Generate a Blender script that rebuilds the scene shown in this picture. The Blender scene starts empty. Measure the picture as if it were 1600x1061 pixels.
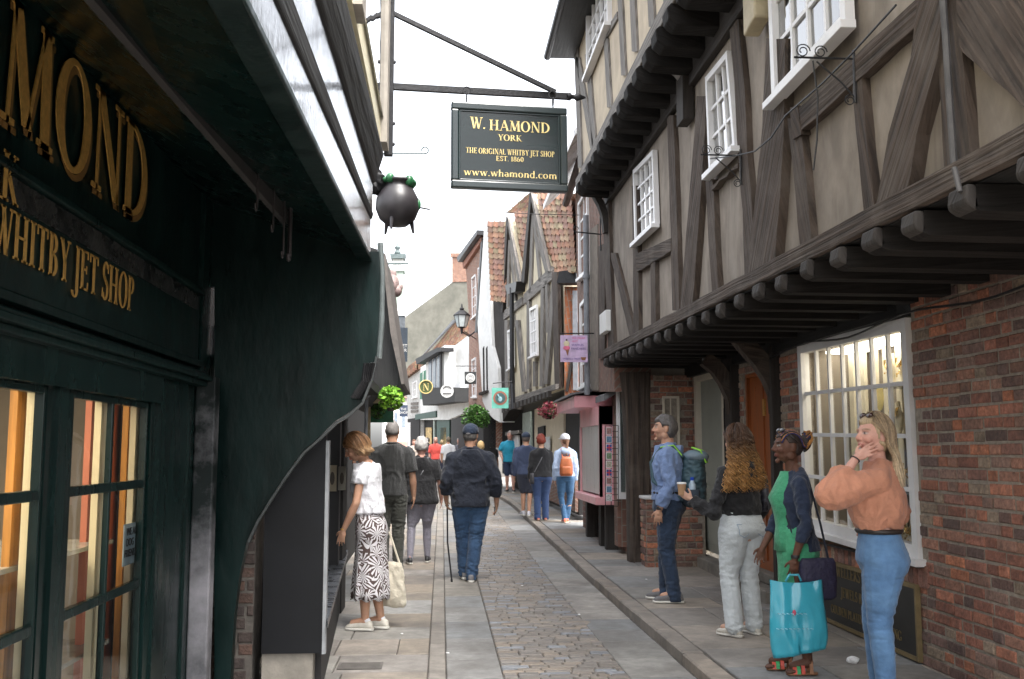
import bpy, math, random
import numpy as np
from mathutils import Vector, Matrix, noise
random.seed(7)
PI = math.pi
C = bpy.context.scene.collection
# ---------------------------------------------------------------- camera, sky, sun, exposure
CAM_H = 1.56; F = 1560.0; PITCH = math.atan(172.5/F); YAW = math.atan(110/math.hypot(F, 172.5))
cd = bpy.data.cameras.new('camera'); cam = bpy.data.objects.new('camera', cd); C.objects.link(cam)
cam.location = (0, 0, CAM_H); cam.rotation_euler = (PI/2+PITCH, 0, -YAW)
cd.sensor_width = 36; cd.lens = 36*F/1600; cd.clip_end = 2000; cd.clip_start = .05
cd.dof.use_dof = True; cd.dof.focus_distance = 8.0; cd.dof.aperture_fstop = 14.0
bpy.context.scene.camera = cam
w = bpy.data.worlds.new('World'); bpy.context.scene.world = w; w.use_nodes = True
nt = w.node_tree; nt.nodes.clear()
sky = nt.nodes.new('ShaderNodeTexSky'); sky.sky_type = 'NISHITA'; sky.sun_disc = False
SUN_EL, SUN_AZ = math.radians(62), math.radians(150)
sky.sun_elevation = SUN_EL; sky.sun_rotation = SUN_AZ; sky.dust_density = 4; sky.air_density = 1.0; sky.ozone_density = 1.0
hs = nt.nodes.new('ShaderNodeHueSaturation'); hs.inputs['Saturation'].default_value = .22
tc = nt.nodes.new('ShaderNodeTexCoord'); nz = nt.nodes.new('ShaderNodeTexNoise'); nz.inputs['Scale'].default_value = 1.6; nz.inputs['Detail'].default_value = 4
mr = nt.nodes.new('ShaderNodeMapRange'); mr.inputs['From Min'].default_value = .3; mr.inputs['From Max'].default_value = .7; mr.inputs['To Min'].default_value = .85; mr.inputs['To Max'].default_value = 1.15
mx = nt.nodes.new('ShaderNodeVectorMath'); mx.operation = 'SCALE'
bg = nt.nodes.new('ShaderNodeBackground'); bg.inputs['Strength'].default_value = .15
ow = nt.nodes.new('ShaderNodeOutputWorld')
nt.links.new(sky.outputs[0], hs.inputs['Color']); nt.links.new(tc.outputs['Generated'], nz.inputs['Vector'])
nt.links.new(nz.outputs[0], mr.inputs[0]); nt.links.new(hs.outputs[0], mx.inputs[0]); nt.links.new(mr.outputs[0], mx.inputs['Scale'])
nt.links.new(mx.outputs[0], bg.inputs[0]); nt.links.new(bg.outputs[0], ow.inputs[0])
sl = bpy.data.lights.new('sun', 'SUN'); sl.energy = 1.2; sl.angle = math.radians(25); sl.color = (1, .96, .9)
so = bpy.data.objects.new('sun', sl); C.objects.link(so)
so.rotation_euler = Vector((math.sin(SUN_AZ)*math.cos(SUN_EL), math.cos(SUN_AZ)*math.cos(SUN_EL), math.sin(SUN_EL))).to_track_quat('Z', 'Y').to_euler()
vs = bpy.context.scene.view_settings; vs.view_transform = 'Standard'; vs.look = 'None'; vs.exposure = 2.25; vs.gamma = 1
# ---------------------------------------------------------------- pixel rays (photograph pixels -> real places at a chosen depth)
CR = Matrix.Rotation(-YAW, 3, 'Z') @ Matrix.Rotation(PI/2+PITCH, 3, 'X')
CO = Vector((0, 0, CAM_H))
def ray(px, py): return CR @ Vector((px-800, 530.5-py, -F))
def hX(px, py, X): d = ray(px, py); return CO + d*(X/d.x)
def hY(px, py, Y): d = ray(px, py); return CO + d*(Y/d.y)
def hZ(px, py, Z): d = ray(px, py); return CO + d*((Z-CAM_H)/d.z)
def hP(px, py, A, B):                       # vertical plane through ground points A,B
    n = Vector((-(B[1]-A[1]), B[0]-A[0], 0)); d = ray(px, py); a = Vector((A[0], A[1], 0))
    return CO + d*((a-CO).dot(n)/d.dot(n))
def rise(y): return max(0.0, y-12)*.012
def bend(y): return -.0067*max(0.0, y-24)**2 if y < 60 else -.0067*36**2-.48*(y-60)
# ---------------------------------------------------------------- mesh builder
ORG = {}
class MB:
    def __init__(s): s.v = []; s.f = []; s.c = []; s.uv = []; s.col = (1, 1, 1)
    def add(s, vs, fs, uvs=None):
        n = len(s.v); s.v += [tuple(v) for v in vs]
        for i, f in enumerate(fs):
            s.f.append(tuple(n+k for k in f)); s.c.append(s.col)
            s.uv.append(uvs[i] if uvs else None)
    def frame(s, o, ax, ay, az):            # box from corner o along three axis vectors; uv runs along the longest
        o = Vector(o); ax = Vector(ax); ay = Vector(ay); az = Vector(az)
        P = [o+ax*i+ay*j+az*k for i in (0, 1) for j in (0, 1) for k in (0, 1)]
        fs = [(0, 1, 3, 2), (4, 6, 7, 5), (0, 4, 5, 1), (2, 3, 7, 6), (0, 2, 6, 4), (1, 5, 7, 3)]
        if ax.cross(ay).dot(az) < 0: fs = [f[::-1] for f in fs]
        L = [ax.length, ay.length, az.length]; k = L.index(max(L)); a = [ax, ay, az][k].normalized(); off = random.uniform(0, 50)
        oth = [v.normalized() for i, v in enumerate((ax, ay, az)) if i != k]
        uvs = [[((P[q]-o).dot(a)+off, (P[q]-o).dot(oth[0])+(P[q]-o).dot(oth[1])*.7+off*.37) for q in f] for f in fs]
        s.add(P, fs, uvs)
    def box(s, a, b):
        a = Vector(a); b = Vector(b); s.frame(a, (b.x-a.x, 0, 0), (0, b.y-a.y, 0), (0, 0, b.z-a.z))
    def beam(s, p, q, w, h, up=(0, 0, 1)):
        p = Vector(p); q = Vector(q); d = q-p; u = Vector(up); sd = d.cross(u)
        if sd.length < 1e-6: sd = d.cross(Vector((0, 1, 0)))
        sd.normalize(); u = sd.cross(d).normalized()
        s.frame(p-sd*w/2-u*h/2, d, sd*w, u*h)
    def prism(s, poly, ext):
        P = [Vector(p) for p in poly]; e = Vector(ext); n = len(P)
        nrm = Vector((0, 0, 0))
        for i in range(n): nrm += P[i].cross(P[(i+1) % n])
        if nrm.dot(e) > 0: P = P[::-1]
        a = max((P[j]-P[i] for i in range(n) for j in range(i)), key=lambda v: v.length).normalized()
        nn = e.normalized(); b = nn.cross(a); off = random.uniform(0, 50)
        U = lambda p: (p.dot(a)+off, p.dot(b)+p.dot(nn)*.7+off*.3)
        V = P+[p+e for p in P]
        fs = [tuple(range(n)), tuple(range(2*n-1, n-1, -1))]+[(i, i+n, (i+1) % n+n, (i+1) % n) for i in range(n)]
        s.add(V, fs, [[U(V[k]) for k in f] for f in fs])
    def quad(s, *P):
        P = [Vector(p) for p in P]; a = (P[1]-P[0]); b = P[-1]-P[0]; an = a.normalized(); bn = (b-an*b.dot(an)).normalized()
        s.add(P, [tuple(range(len(P)))], [[((p-P[0]).dot(an), (p-P[0]).dot(bn)) for p in P]])
    def tube(s, pts, r, n=8, caps=True):
        pts = [Vector(p) for p in pts]; m = len(pts)
        if not hasattr(r, '__len__'): r = [r]*m
        t = (pts[1]-pts[0]).normalized(); ref = Vector((0, 0, 1)) if abs(t.z) < .9 else Vector((1, 0, 0))
        u = t.cross(ref).normalized(); V = []; L = 0; Ls = []
        for i, p in enumerate(pts):
            t = (pts[min(i+1, m-1)]-pts[max(i-1, 0)]).normalized()
            u = (u-t*u.dot(t)).normalized(); w_ = t.cross(u)
            if i: L += (p-pts[i-1]).length
            Ls.append(L)
            for k in range(n): a = 2*PI*k/n; V.append(p+(u*math.cos(a)+w_*math.sin(a))*r[i])
        fs = []; uv = []
        for i in range(m-1):
            for k in range(n):
                k2 = (k+1) % n; fs.append((i*n+k, i*n+k2, (i+1)*n+k2, (i+1)*n+k))
                uv.append([(Ls[i], k*.03), (Ls[i], k*.03+.03), (Ls[i+1], k*.03+.03), (Ls[i+1], k*.03)])
        if caps:
            fs.append(tuple(range(n))[::-1]); fs.append(tuple((m-1)*n+k for k in range(n)))
            uv += [[(0, 0)]*n]*2
        s.add(V, fs, uv)
    def cap(s, p, q, r0, r1, n=12):         # tapered capsule
        p = Vector(p); q = Vector(q); d = (q-p)
        if d.length < 1e-5: return s.ell(p, (r0, r0, r0))
        d.normalize(); pts = []; rr = []
        for a in (.15, .5, .85): pts.append(p-d*r0*math.cos(a*PI/2)); rr.append(r0*math.sin(a*PI/2))
        pts += [p, q]; rr += [r0, r1]
        for a in (.85, .5, .15): pts.append(q+d*r1*math.cos(a*PI/2)); rr.append(r1*math.sin(a*PI/2))
        s.tube(pts, rr, n)
    def ell(s, c, r, M=None, nu=14, nv=10, fn=None):
        c = Vector(c); V = []
        for j in range(nv+1):
            th = PI*j/nv
            for i in range(nu):
                a = 2*PI*i/nu; d = Vector((math.sin(th)*math.cos(a), math.sin(th)*math.sin(a), math.cos(th)))
                p = Vector((d.x*r[0], d.y*r[1], d.z*r[2]))
                if fn: p = fn(p)
                if M: p = M @ p
                V.append(c+p)
        fs = [(j*nu+i, (j+1)*nu+i, (j+1)*nu+(i+1) % nu, j*nu+(i+1) % nu) for j in range(nv) for i in range(nu)]
        s.add(V, fs)
    def loft(s, rings, n=20, ex=2.0):       # rings: (center, a, b[, right, fwd])
        V = []
        for R in rings:
            c = Vector(R[0]); rt = Vector(R[3]) if len(R) > 3 else Vector((1, 0, 0)); fw = Vector(R[4]) if len(R) > 4 else Vector((0, 1, 0))
            for k in range(n):
                a = 2*PI*k/n; ca, sa = math.cos(a), math.sin(a)
                V.append(c+rt*R[1]*math.copysign(abs(ca)**(2/ex), ca)+fw*R[2]*math.copysign(abs(sa)**(2/ex), sa))
        m = len(rings)
        fs = [(i*n+k, i*n+(k+1) % n, (i+1)*n+(k+1) % n, (i+1)*n+k) for i in range(m-1) for k in range(n)]
        fs += [tuple(range(n))[::-1], tuple((m-1)*n+k for k in range(n))]
        s.add(V, fs)
    def lathe(s, c, prof, n=20, axis=None):
        c = Vector(c); V = []
        for r, z in prof:
            for k in range(n):
                a = 2*PI*k/n; p = Vector((r*math.cos(a), r*math.sin(a), z)); V.append(c+(axis @ p if axis else p))
        m = len(prof)
        fs = [(i*n+k, i*n+(k+1) % n, (i+1)*n+(k+1) % n, (i+1)*n+k) for i in range(m-1) for k in range(n)]
        fs += [tuple(range(n))[::-1], tuple((m-1)*n+k for k in range(n))]
        s.add(V, fs)
    def mesh(s, name, org=None):
        me = bpy.data.meshes.new(name); o = org or Vector((0, 0, 0))
        me.from_pydata([(v[0]-o[0], v[1]-o[1], v[2]-o[2]) for v in s.v], [], s.f)
        ca = me.color_attributes.new('Col', 'FLOAT_COLOR', 'CORNER'); ul = me.uv_layers.new(name='UVMap')
        cols = []; uvs = []
        for p, c, u in zip(s.f, s.c, s.uv):
            cols += [x for _ in p for x in (c[0], c[1], c[2], 1)]
            if u: uvs += [x for q in u for x in q]
            else: uvs += [x for k in p for x in (s.v[k][0]+s.v[k][1], s.v[k][2])]
        ca.data.foreach_set('color', cols); ul.data.foreach_set('uv', uvs)
        return me
    def build(s, name, m=None, parent=None, smooth=False, bevel=0, fix=False):
        org = ORG.get(parent.name) if parent else None
        o = bpy.data.objects.new(name, s.mesh(name, org)); C.objects.link(o)
        if fix:
            import bmesh
            b = bmesh.new(); b.from_mesh(o.data); bmesh.ops.recalc_face_normals(b, faces=b.faces); b.to_mesh(o.data); b.free()
        if m: o.data.materials.append(m)
        if parent:
            o.parent = parent
            if org is not None: ORG[o.name] = org
        if smooth: o.data.polygons.foreach_set('use_smooth', [True]*len(o.data.polygons))
        if bevel:
            bm_ = o.modifiers.new('bevel', 'BEVEL'); bm_.width = bevel; bm_.segments = 2; bm_.limit_method = 'ANGLE'
        return o
def tag(o, label, cat, group=None, kind=None):
    if label: o['label'] = label
    if cat: o['category'] = cat
    if group: o['group'] = group
    if kind: o['kind'] = kind
    return o
def thing(name, label, cat, loc=(0, 0, 0), group=None, rz=0, local=False):
    o = bpy.data.objects.new(name, None); C.objects.link(o); o.location = loc; o.rotation_euler.z = rz; o.empty_display_size = .1
    if not local: ORG[o.name] = Vector(loc)
    return tag(o, label, cat, group)
# ---------------------------------------------------------------- materials
MT = {}
def mat(name, base=(.5, .5, .5), rough=.6, var=.25, scale=8.0, bump=.0, bscale=None, metal=0, coat=0, grain=None, attr=False, spec=.5,
        emis=None, stretch=None, dirt=None, dscale=1.2, detail=6, sheen=0, rvar=0, trans=0, bdist=.01, stain=None):
    if name in MT: return MT[name]
    m = bpy.data.materials.new(name); m.use_nodes = True; t = m.node_tree; N = t.nodes; L = t.links
    b = N['Principled BSDF']; b.inputs['Roughness'].default_value = rough; b.inputs['Metallic'].default_value = metal
    b.inputs['Coat Weight'].default_value = coat; b.inputs['Coat Roughness'].default_value = .08
    b.inputs['Specular IOR Level'].default_value = spec; b.inputs['Sheen Weight'].default_value = sheen
    if trans: b.inputs['Transmission Weight'].default_value = trans
    tc = N.new('ShaderNodeTexCoord'); mp = N.new('ShaderNodeMapping')
    L.new(tc.outputs['UV' if grain else 'Object'], mp.inputs[0])
    if grain: mp.inputs['Scale'].default_value = (grain[0], grain[1], grain[1])
    elif stretch: mp.inputs['Scale'].default_value = stretch
    n1 = N.new('ShaderNodeTexNoise'); n1.inputs['Scale'].default_value = scale if not grain else 1.0; n1.inputs['Detail'].default_value = detail; n1.inputs['Roughness'].default_value = .6
    L.new(mp.outputs[0], n1.inputs['Vector'])
    r = N.new('ShaderNodeMapRange'); r.inputs['From Min'].default_value = .3; r.inputs['From Max'].default_value = .7
    r.inputs['To Min'].default_value = 1-var; r.inputs['To Max'].default_value = 1+var; L.new(n1.outputs[0], r.inputs[0])
    mu = N.new('ShaderNodeVectorMath'); mu.operation = 'SCALE'; L.new(r.outputs[0], mu.inputs['Scale'])
    if attr:
        at = N.new('ShaderNodeVertexColor'); at.layer_name = 'Col'
        L.new(at.outputs[0], mu.inputs[0])
    else: mu.inputs[0].default_value = base
    out = mu.outputs[0]
    if dirt:
        n2 = N.new('ShaderNodeTexNoise'); n2.inputs['Scale'].default_value = dscale; n2.inputs['Detail'].default_value = 8; n2.inputs['Roughness'].default_value = .65
        L.new(tc.outputs['Object'], n2.inputs['Vector'])
        r2 = N.new('ShaderNodeMapRange'); r2.inputs['From Min'].default_value = .45; r2.inputs['From Max'].default_value = .68; r2.inputs['To Max'].default_value = dirt[3] if len(dirt) > 3 else .7
        L.new(n2.outputs[0], r2.inputs[0]); mi = N.new('ShaderNodeMix'); mi.data_type = 'RGBA'
        L.new(r2.outputs[0], mi.inputs[0]); L.new(out, mi.inputs[6]); mi.inputs[7].default_value = (*dirt[:3], 1); out = mi.outputs[2]
    if stain:
        n4 = N.new('ShaderNodeTexNoise'); n4.inputs['Scale'].default_value = 1.0; n4.inputs['Detail'].default_value = 7; n4.inputs['Distortion'].default_value = 1.2
        m4 = N.new('ShaderNodeMapping'); m4.inputs['Scale'].default_value = (5, 5, 1.3); L.new(tc.outputs['Object'], m4.inputs[0]); L.new(m4.outputs[0], n4.inputs['Vector'])
        r4 = N.new('ShaderNodeMapRange'); r4.inputs['From Min'].default_value = .5; r4.inputs['From Max'].default_value = .72; r4.inputs['To Max'].default_value = .7
        L.new(n4.outputs[0], r4.inputs[0]); i4 = N.new('ShaderNodeMix'); i4.data_type = 'RGBA'; L.new(r4.outputs[0], i4.inputs[0]); L.new(out, i4.inputs[6]); i4.inputs[7].default_value = (*stain, 1); out = i4.outputs[2]
    L.new(out, b.inputs['Base Color'])
    if rvar:
        r3 = N.new('ShaderNodeMapRange'); r3.inputs['From Min'].default_value = .3; r3.inputs['From Max'].default_value = .7
        r3.inputs['To Min'].default_value = max(0, rough-rvar); r3.inputs['To Max'].default_value = rough+rvar; L.new(n1.outputs[0], r3.inputs[0]); L.new(r3.outputs[0], b.inputs['Roughness'])
    if bump:
        n3 = N.new('ShaderNodeTexNoise'); n3.inputs['Scale'].default_value = bscale or (1.0 if grain else scale*2); n3.inputs['Detail'].default_value = 5
        L.new(mp.outputs[0], n3.inputs['Vector']); bp = N.new('ShaderNodeBump'); bp.inputs['Strength'].default_value = bump; bp.inputs['Distance'].default_value = bdist
        L.new(n3.outputs[0], bp.inputs['Height']); L.new(bp.outputs[0], b.inputs['Normal'])
    if emis: b.inputs['Emission Color'].default_value = (*emis[:3], 1); b.inputs['Emission Strength'].default_value = emis[3]
    MT[name] = m; return m
def glass(name='thin_glass', tint=(.95, .97, .96), ref=1.0):
    if name in MT: return MT[name]
    m = bpy.data.materials.new(name); m.use_nodes = True; t = m.node_tree; N = t.nodes; L = t.links; N.clear()
    o = N.new('ShaderNodeOutputMaterial'); tr = N.new('ShaderNodeBsdfTransparent'); tr.inputs[0].default_value = (*tint, 1)
    gl = N.new('ShaderNodeBsdfGlossy'); gl.inputs['Roughness'].default_value = .02; fr = N.new('ShaderNodeFresnel'); fr.inputs[0].default_value = 1.5
    mm = N.new('ShaderNodeMath'); mm.operation = 'MULTIPLY'; mm.inputs[1].default_value = ref; mm.use_clamp = True; L.new(fr.outputs[0], mm.inputs[0])
    nz = N.new('ShaderNodeTexNoise'); nz.inputs['Scale'].default_value = 3; bp = N.new('ShaderNodeBump'); bp.inputs['Strength'].default_value = .15; bp.inputs['Distance'].default_value = .01
    tc = N.new('ShaderNodeTexCoord'); L.new(tc.outputs['Object'], nz.inputs['Vector']); L.new(nz.outputs[0], bp.inputs['Height']); L.new(bp.outputs[0], gl.inputs['Normal'])
    mi = N.new('ShaderNodeMixShader'); L.new(mm.outputs[0], mi.inputs[0]); L.new(tr.outputs[0], mi.inputs[1]); L.new(gl.outputs[0], mi.inputs[2]); L.new(mi.outputs[0], o.inputs[0])
    MT[name] = m; return m
def brickmat(name, c1, c2, mortar, bw=.225, bh=.075):
    if name in MT: return MT[name]
    m = mat(name, c1, .85, var=.3, scale=6, bump=.3, bscale=40); t = m.node_tree; N = t.nodes; L = t.links; b = N['Principled BSDF']
    br = N.new('ShaderNodeTexBrick'); br.inputs['Scale'].default_value = 1; br.inputs['Brick Width'].default_value = bw; br.inputs['Row Height'].default_value = bh
    br.inputs['Mortar Size'].default_value = .008; br.inputs['Color1'].default_value = (*c1, 1); br.inputs['Color2'].default_value = (*c2, 1); br.inputs['Mortar'].default_value = (*mortar, 1)
    uv = N.new('ShaderNodeUVMap'); L.new(uv.outputs[0], br.inputs['Vector'])
    src = b.inputs['Base Color'].links[0].from_node; L.new(br.outputs['Color'], src.inputs[0])
    return m
DK = (.011, .017, .017)
M_green = mat('dark green gloss paint', (.0028, .0115, .0105), .26, var=.35, scale=5, bump=.25, bscale=14, stretch=(1, 1, .25), rvar=.08, spec=.28)
M_greenrough = mat('worn dark green paint', (.0026, .0105, .0098), .36, var=.5, scale=5, bump=.35, bscale=16, stretch=(1, 1, .35), dirt=(.007, .017, .0155), dscale=2, rvar=.1, spec=.2)
M_glossboard = mat('glossy dark painted board', (.02, .022, .026), .15, var=.4, scale=5, bump=.22, bscale=26, rvar=.09, coat=.3, spec=.8)
M_glossboard.node_tree.nodes['Principled BSDF'].inputs['IOR'].default_value = 1.9
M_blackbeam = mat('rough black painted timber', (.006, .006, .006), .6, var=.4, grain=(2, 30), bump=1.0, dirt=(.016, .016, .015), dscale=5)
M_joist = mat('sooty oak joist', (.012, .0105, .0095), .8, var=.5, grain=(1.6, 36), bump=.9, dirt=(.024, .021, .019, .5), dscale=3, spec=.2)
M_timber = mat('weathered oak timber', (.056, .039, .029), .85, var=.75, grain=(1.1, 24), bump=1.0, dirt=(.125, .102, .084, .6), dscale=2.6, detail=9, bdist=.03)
M_timberdark = mat('dark oak timber', (.026, .021, .018), .75, var=.5, grain=(1.6, 36), bump=1.0, dirt=(.055, .048, .042, .5), dscale=2.5)
M_timbergrey = mat('grey bleached timber', (.17, .155, .14), .85, var=.6, grain=(1.6, 26), bump=.9, bdist=.02)
M_plaster = mat('brown lime plaster', (.275, .235, .195), .92, var=.26, scale=5, bump=.35, bscale=14, stretch=(1, 1, .6), dirt=(.175, .148, .125, .85), dscale=1.1, stain=(.345, .305, .26))
M_plaster2 = mat('cream lime plaster', (.50, .42, .31), .92, var=.14, scale=4, bump=.3, bscale=14, dirt=(.34, .28, .22, .7), dscale=1.4, stain=(.56, .48, .37))
M_brick = mat('old handmade brick', attr=True, rough=.88, var=.38, scale=34, bump=.8, bscale=60, dirt=(.085, .065, .055, .5), dscale=7)
M_mortar = mat('grey brown mortar', (.29, .25, .205), .95, var=.3, scale=20, bump=.6)
M_flag = mat('york stone', attr=True, rough=.78, var=.24, scale=11, bump=.45, bscale=40, dirt=(.12, .11, .10, .75), dscale=1.7, rvar=.12)
M_sett = mat('worn sett stone', attr=True, rough=.6, var=.25, scale=20, bump=.5, bscale=50, rvar=.15)
M_joint = mat('dirt joints', (.085, .075, .065), .95, var=.4, scale=14, bump=.5)
M_white = mat('white gloss paint', (.78, .77, .77), .35, var=.08, scale=10, bump=.15, dirt=(.5, .49, .48, .4), dscale=5)
M_whiter = mat('white render', (.78, .78, .76), .85, var=.06, scale=5, dirt=(.6, .59, .56, .5), dscale=2)
M_cream = mat('cream paint', (.74, .68, .48), .5, var=.1, scale=8, stretch=(1, 1, .2))
M_oak = mat('orange varnished oak', (.50, .24, .055), .35, var=.35, scale=5, stretch=(8, 8, .5), bump=.1)
M_salmon = mat('salmon painted wall', (.48, .17, .11), .7, var=.12, scale=3)
M_iron = mat('black iron', (.02, .02, .022), .5, var=.3, scale=20, bump=.3, metal=.3)
M_lead = mat('grey lead', (.22, .23, .25), .6, var=.2, scale=8, bump=.2)
M_gold = mat('gold leaf', (.62, .36, .10), .38, var=.2, scale=40, metal=.55, bump=.1)
M_goldbright = mat('bright gold leaf', (.80, .62, .26), .4, var=.12, scale=40, metal=.25)
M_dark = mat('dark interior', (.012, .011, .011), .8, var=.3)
M_tile = mat('clay pantile', attr=True, rough=.85, var=.3, scale=18, bump=.4, dirt=(.25, .24, .12, .35), dscale=3)
M_glass = glass()
M_glassref = glass('window glass', (.75, .8, .8), 2.5)
M_skin = {}
# ================================================================ THE GROUND
def stonefield(name, mat_, xs, y0, y1, dy, z, gap=.006, pal=None, jz=.003, jy=.0, vary=0, bevel=.006, th=.05, split=None, kerbdrop=False):
    mb = MB(); y = y0
    while y < y1:
        d = dy*random.uniform(1-vary, 1+vary)
        if y > 30: d = max(d, dy*1.5)
        cols = xs(y) if callable(xs) else xs
        for a, b in zip(cols[:-1], cols[1:]):
            ya = y+random.uniform(-jy, jy); yb = y+d+random.uniform(-jy, jy)*.3
            bb = lambda Y: bend(Y); zz = z+random.uniform(-jz, jz); c = random.choice(pal); k = random.uniform(.85, 1.15)
            mb.col = tuple(q*k for q in c)
            g = gap/2; tl = random.uniform(-jz, jz)*.6
            P = lambda X, Y, Z, i: Vector((X+bb(Y), Y, Z+rise(Y)+(tl if i else -tl)))
            top = [P(a+g+bevel, ya+g+bevel, zz, 0), P(b-g-bevel, ya+g+bevel, zz, 1), P(b-g-bevel, yb-g-bevel, zz, 1), P(a+g+bevel, yb-g-bevel, zz, 0)]
            mid = [P(a+g, ya+g, zz-bevel, 0), P(b-g, ya+g, zz-bevel, 1), P(b-g, yb-g, zz-bevel, 1), P(a+g, yb-g, zz-bevel, 0)]
            bot = [p-Vector((0, 0, th)) for p in mid]
            mb.add(top+mid+bot, [(0, 1, 2, 3)]+[(4+i, 4+(i+1) % 4, (i+1) % 4, i) for i in range(4)]+[(8+i, 8+(i+1) % 4, 4+(i+1) % 4, 4+i) for i in range(4)])
        y += d
    o = mb.build(name, mat_); o['kind'] = 'structure'; return o
FL = [(.27, .235, .195), (.25, .22, .19), (.30, .255, .205), (.24, .22, .20), (.24, .23, .21), (.28, .24, .195), (.26, .24, .22)]
FLB = [(.24, .24, .235), (.25, .245, .235), (.225, .23, .23), (.26, .25, .23)]
SE = [(.20, .175, .15), (.175, .155, .135), (.22, .19, .16), (.24, .20, .16), (.18, .165, .15), (.20, .18, .16), (.20, .18, .16), (.21, .22, .235)]
def flagcols(y):
    random.seed(int(y*97)); xs = [-1.9]; x = -1.9
    while x < -.45: x += random.uniform(.45, .75); xs.append(min(x, -.085))
    if xs[-1] < -.085: xs.append(-.085)
    if len(xs) > 2 and xs[-1]-xs[-2] < .2: xs.pop(-2)
    return xs
def flagcols_r(y):
    random.seed(int(y*131)); xs = [1.96]; x = 1.96
    while x < 4.3: x += random.uniform(.5, .85); xs.append(x)
    return xs
stonefield('pavement', M_flag, flagcols, 1.0, 62, .72, 0, pal=FL+FLB[:2], vary=.3, jz=.003, gap=.007)
stonefield('kerb_strip', M_flag, [-.083, .043], 1.0, 62, 1.1, .001, pal=[(.27, .245, .215), (.25, .23, .2)], vary=.35, gap=.006)
stonefield('channel_slabs', M_flag, [.045, .44], 1.0, 62, .8, -.002, pal=FLB+[(.27, .25, .22)], vary=.3, gap=.007, jz=.003)
def settcols(y):
    x = .442; xs = [x]
    while x < 1.14: x += random.uniform(.10, .24); xs.append(x)
    xs.append(1.315); return xs
stonefield('cobbled_road', M_sett, settcols, 1.0, 45, .088, -.004, pal=SE, vary=.22, jz=.003, gap=.007, bevel=.008, jy=.0025)
stonefield('channel_slabs', M_flag, [1.317, 1.778], 1.0, 62, .75, -.012, pal=FLB+[(.28, .26, .235)], vary=.35, gap=.007, jz=.004)
stonefield('kerb', M_flag, [1.782, 1.957], 1.0, 62, .85, .07, pal=[(.25, .22, .19), (.27, .23, .19)], vary=.35, gap=.014, bevel=.012, th=.14, jz=.006)
stonefield('pavement', M_flag, flagcols_r, 1.0, 62, .78, .07, pal=FL+FLB, vary=.3, gap=.008, jz=.003)
random.seed(11)
g = MB(); ys = [-60, 0, 6, 12, 18, 24, 28, 32, 36, 40, 45, 50, 56, 64, 90, 300]
for y0, y1 in zip(ys[:-1], ys[1:]):
    g.quad((-120, y0, rise(min(y0, 64))-.016), (120, y0, rise(min(y0, 64))-.022), (120, y1, rise(min(y1, 64))-.022), (-120, y1, rise(min(y1, 64))-.022))
g.build('ground', M_joint)['kind'] = 'structure'
g = MB()
for y0, y1 in zip(ys[1:-2], ys[2:-1]):
    g.quad((1.80+bend(y0), y0, rise(y0)+.057), (5.6, y0, rise(y0)+.057), (5.6, y1, rise(y1)+.057), (1.80+bend(y1), y1, rise(y1)+.057))
g.build('pavement_bed', M_joint)['kind'] = 'structure'
# drain cover and litter
t = MB(); p = hZ(563, 1040, .006)
t.box((p.x-.16, p.y-.10, .002), (p.x+.16, p.y+.10, .010))
for i in range(5): t.box((p.x-.14, p.y-.085+i*.035, .010), (p.x+.14, p.y-.07+i*.035, .014))
tag(t.build('drain_cover', mat('cast iron cover', (.12, .11, .10), .7, bump=.3)), 'small rectangular metal drain cover set in the left flagstones', 'drain cover')
t = MB(); p = hZ(1333, 1032, .09)
t.ell((p.x, p.y, .095), (.045, .03, .025), fn=lambda q: q*(1+.35*noise.noise(q*45)))
tag(t.build('crumpled_tissue', mat('tissue', (.8, .8, .8), .9)), 'crumpled white tissue lying on the right pavement by the brick wall', 'litter')
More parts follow.
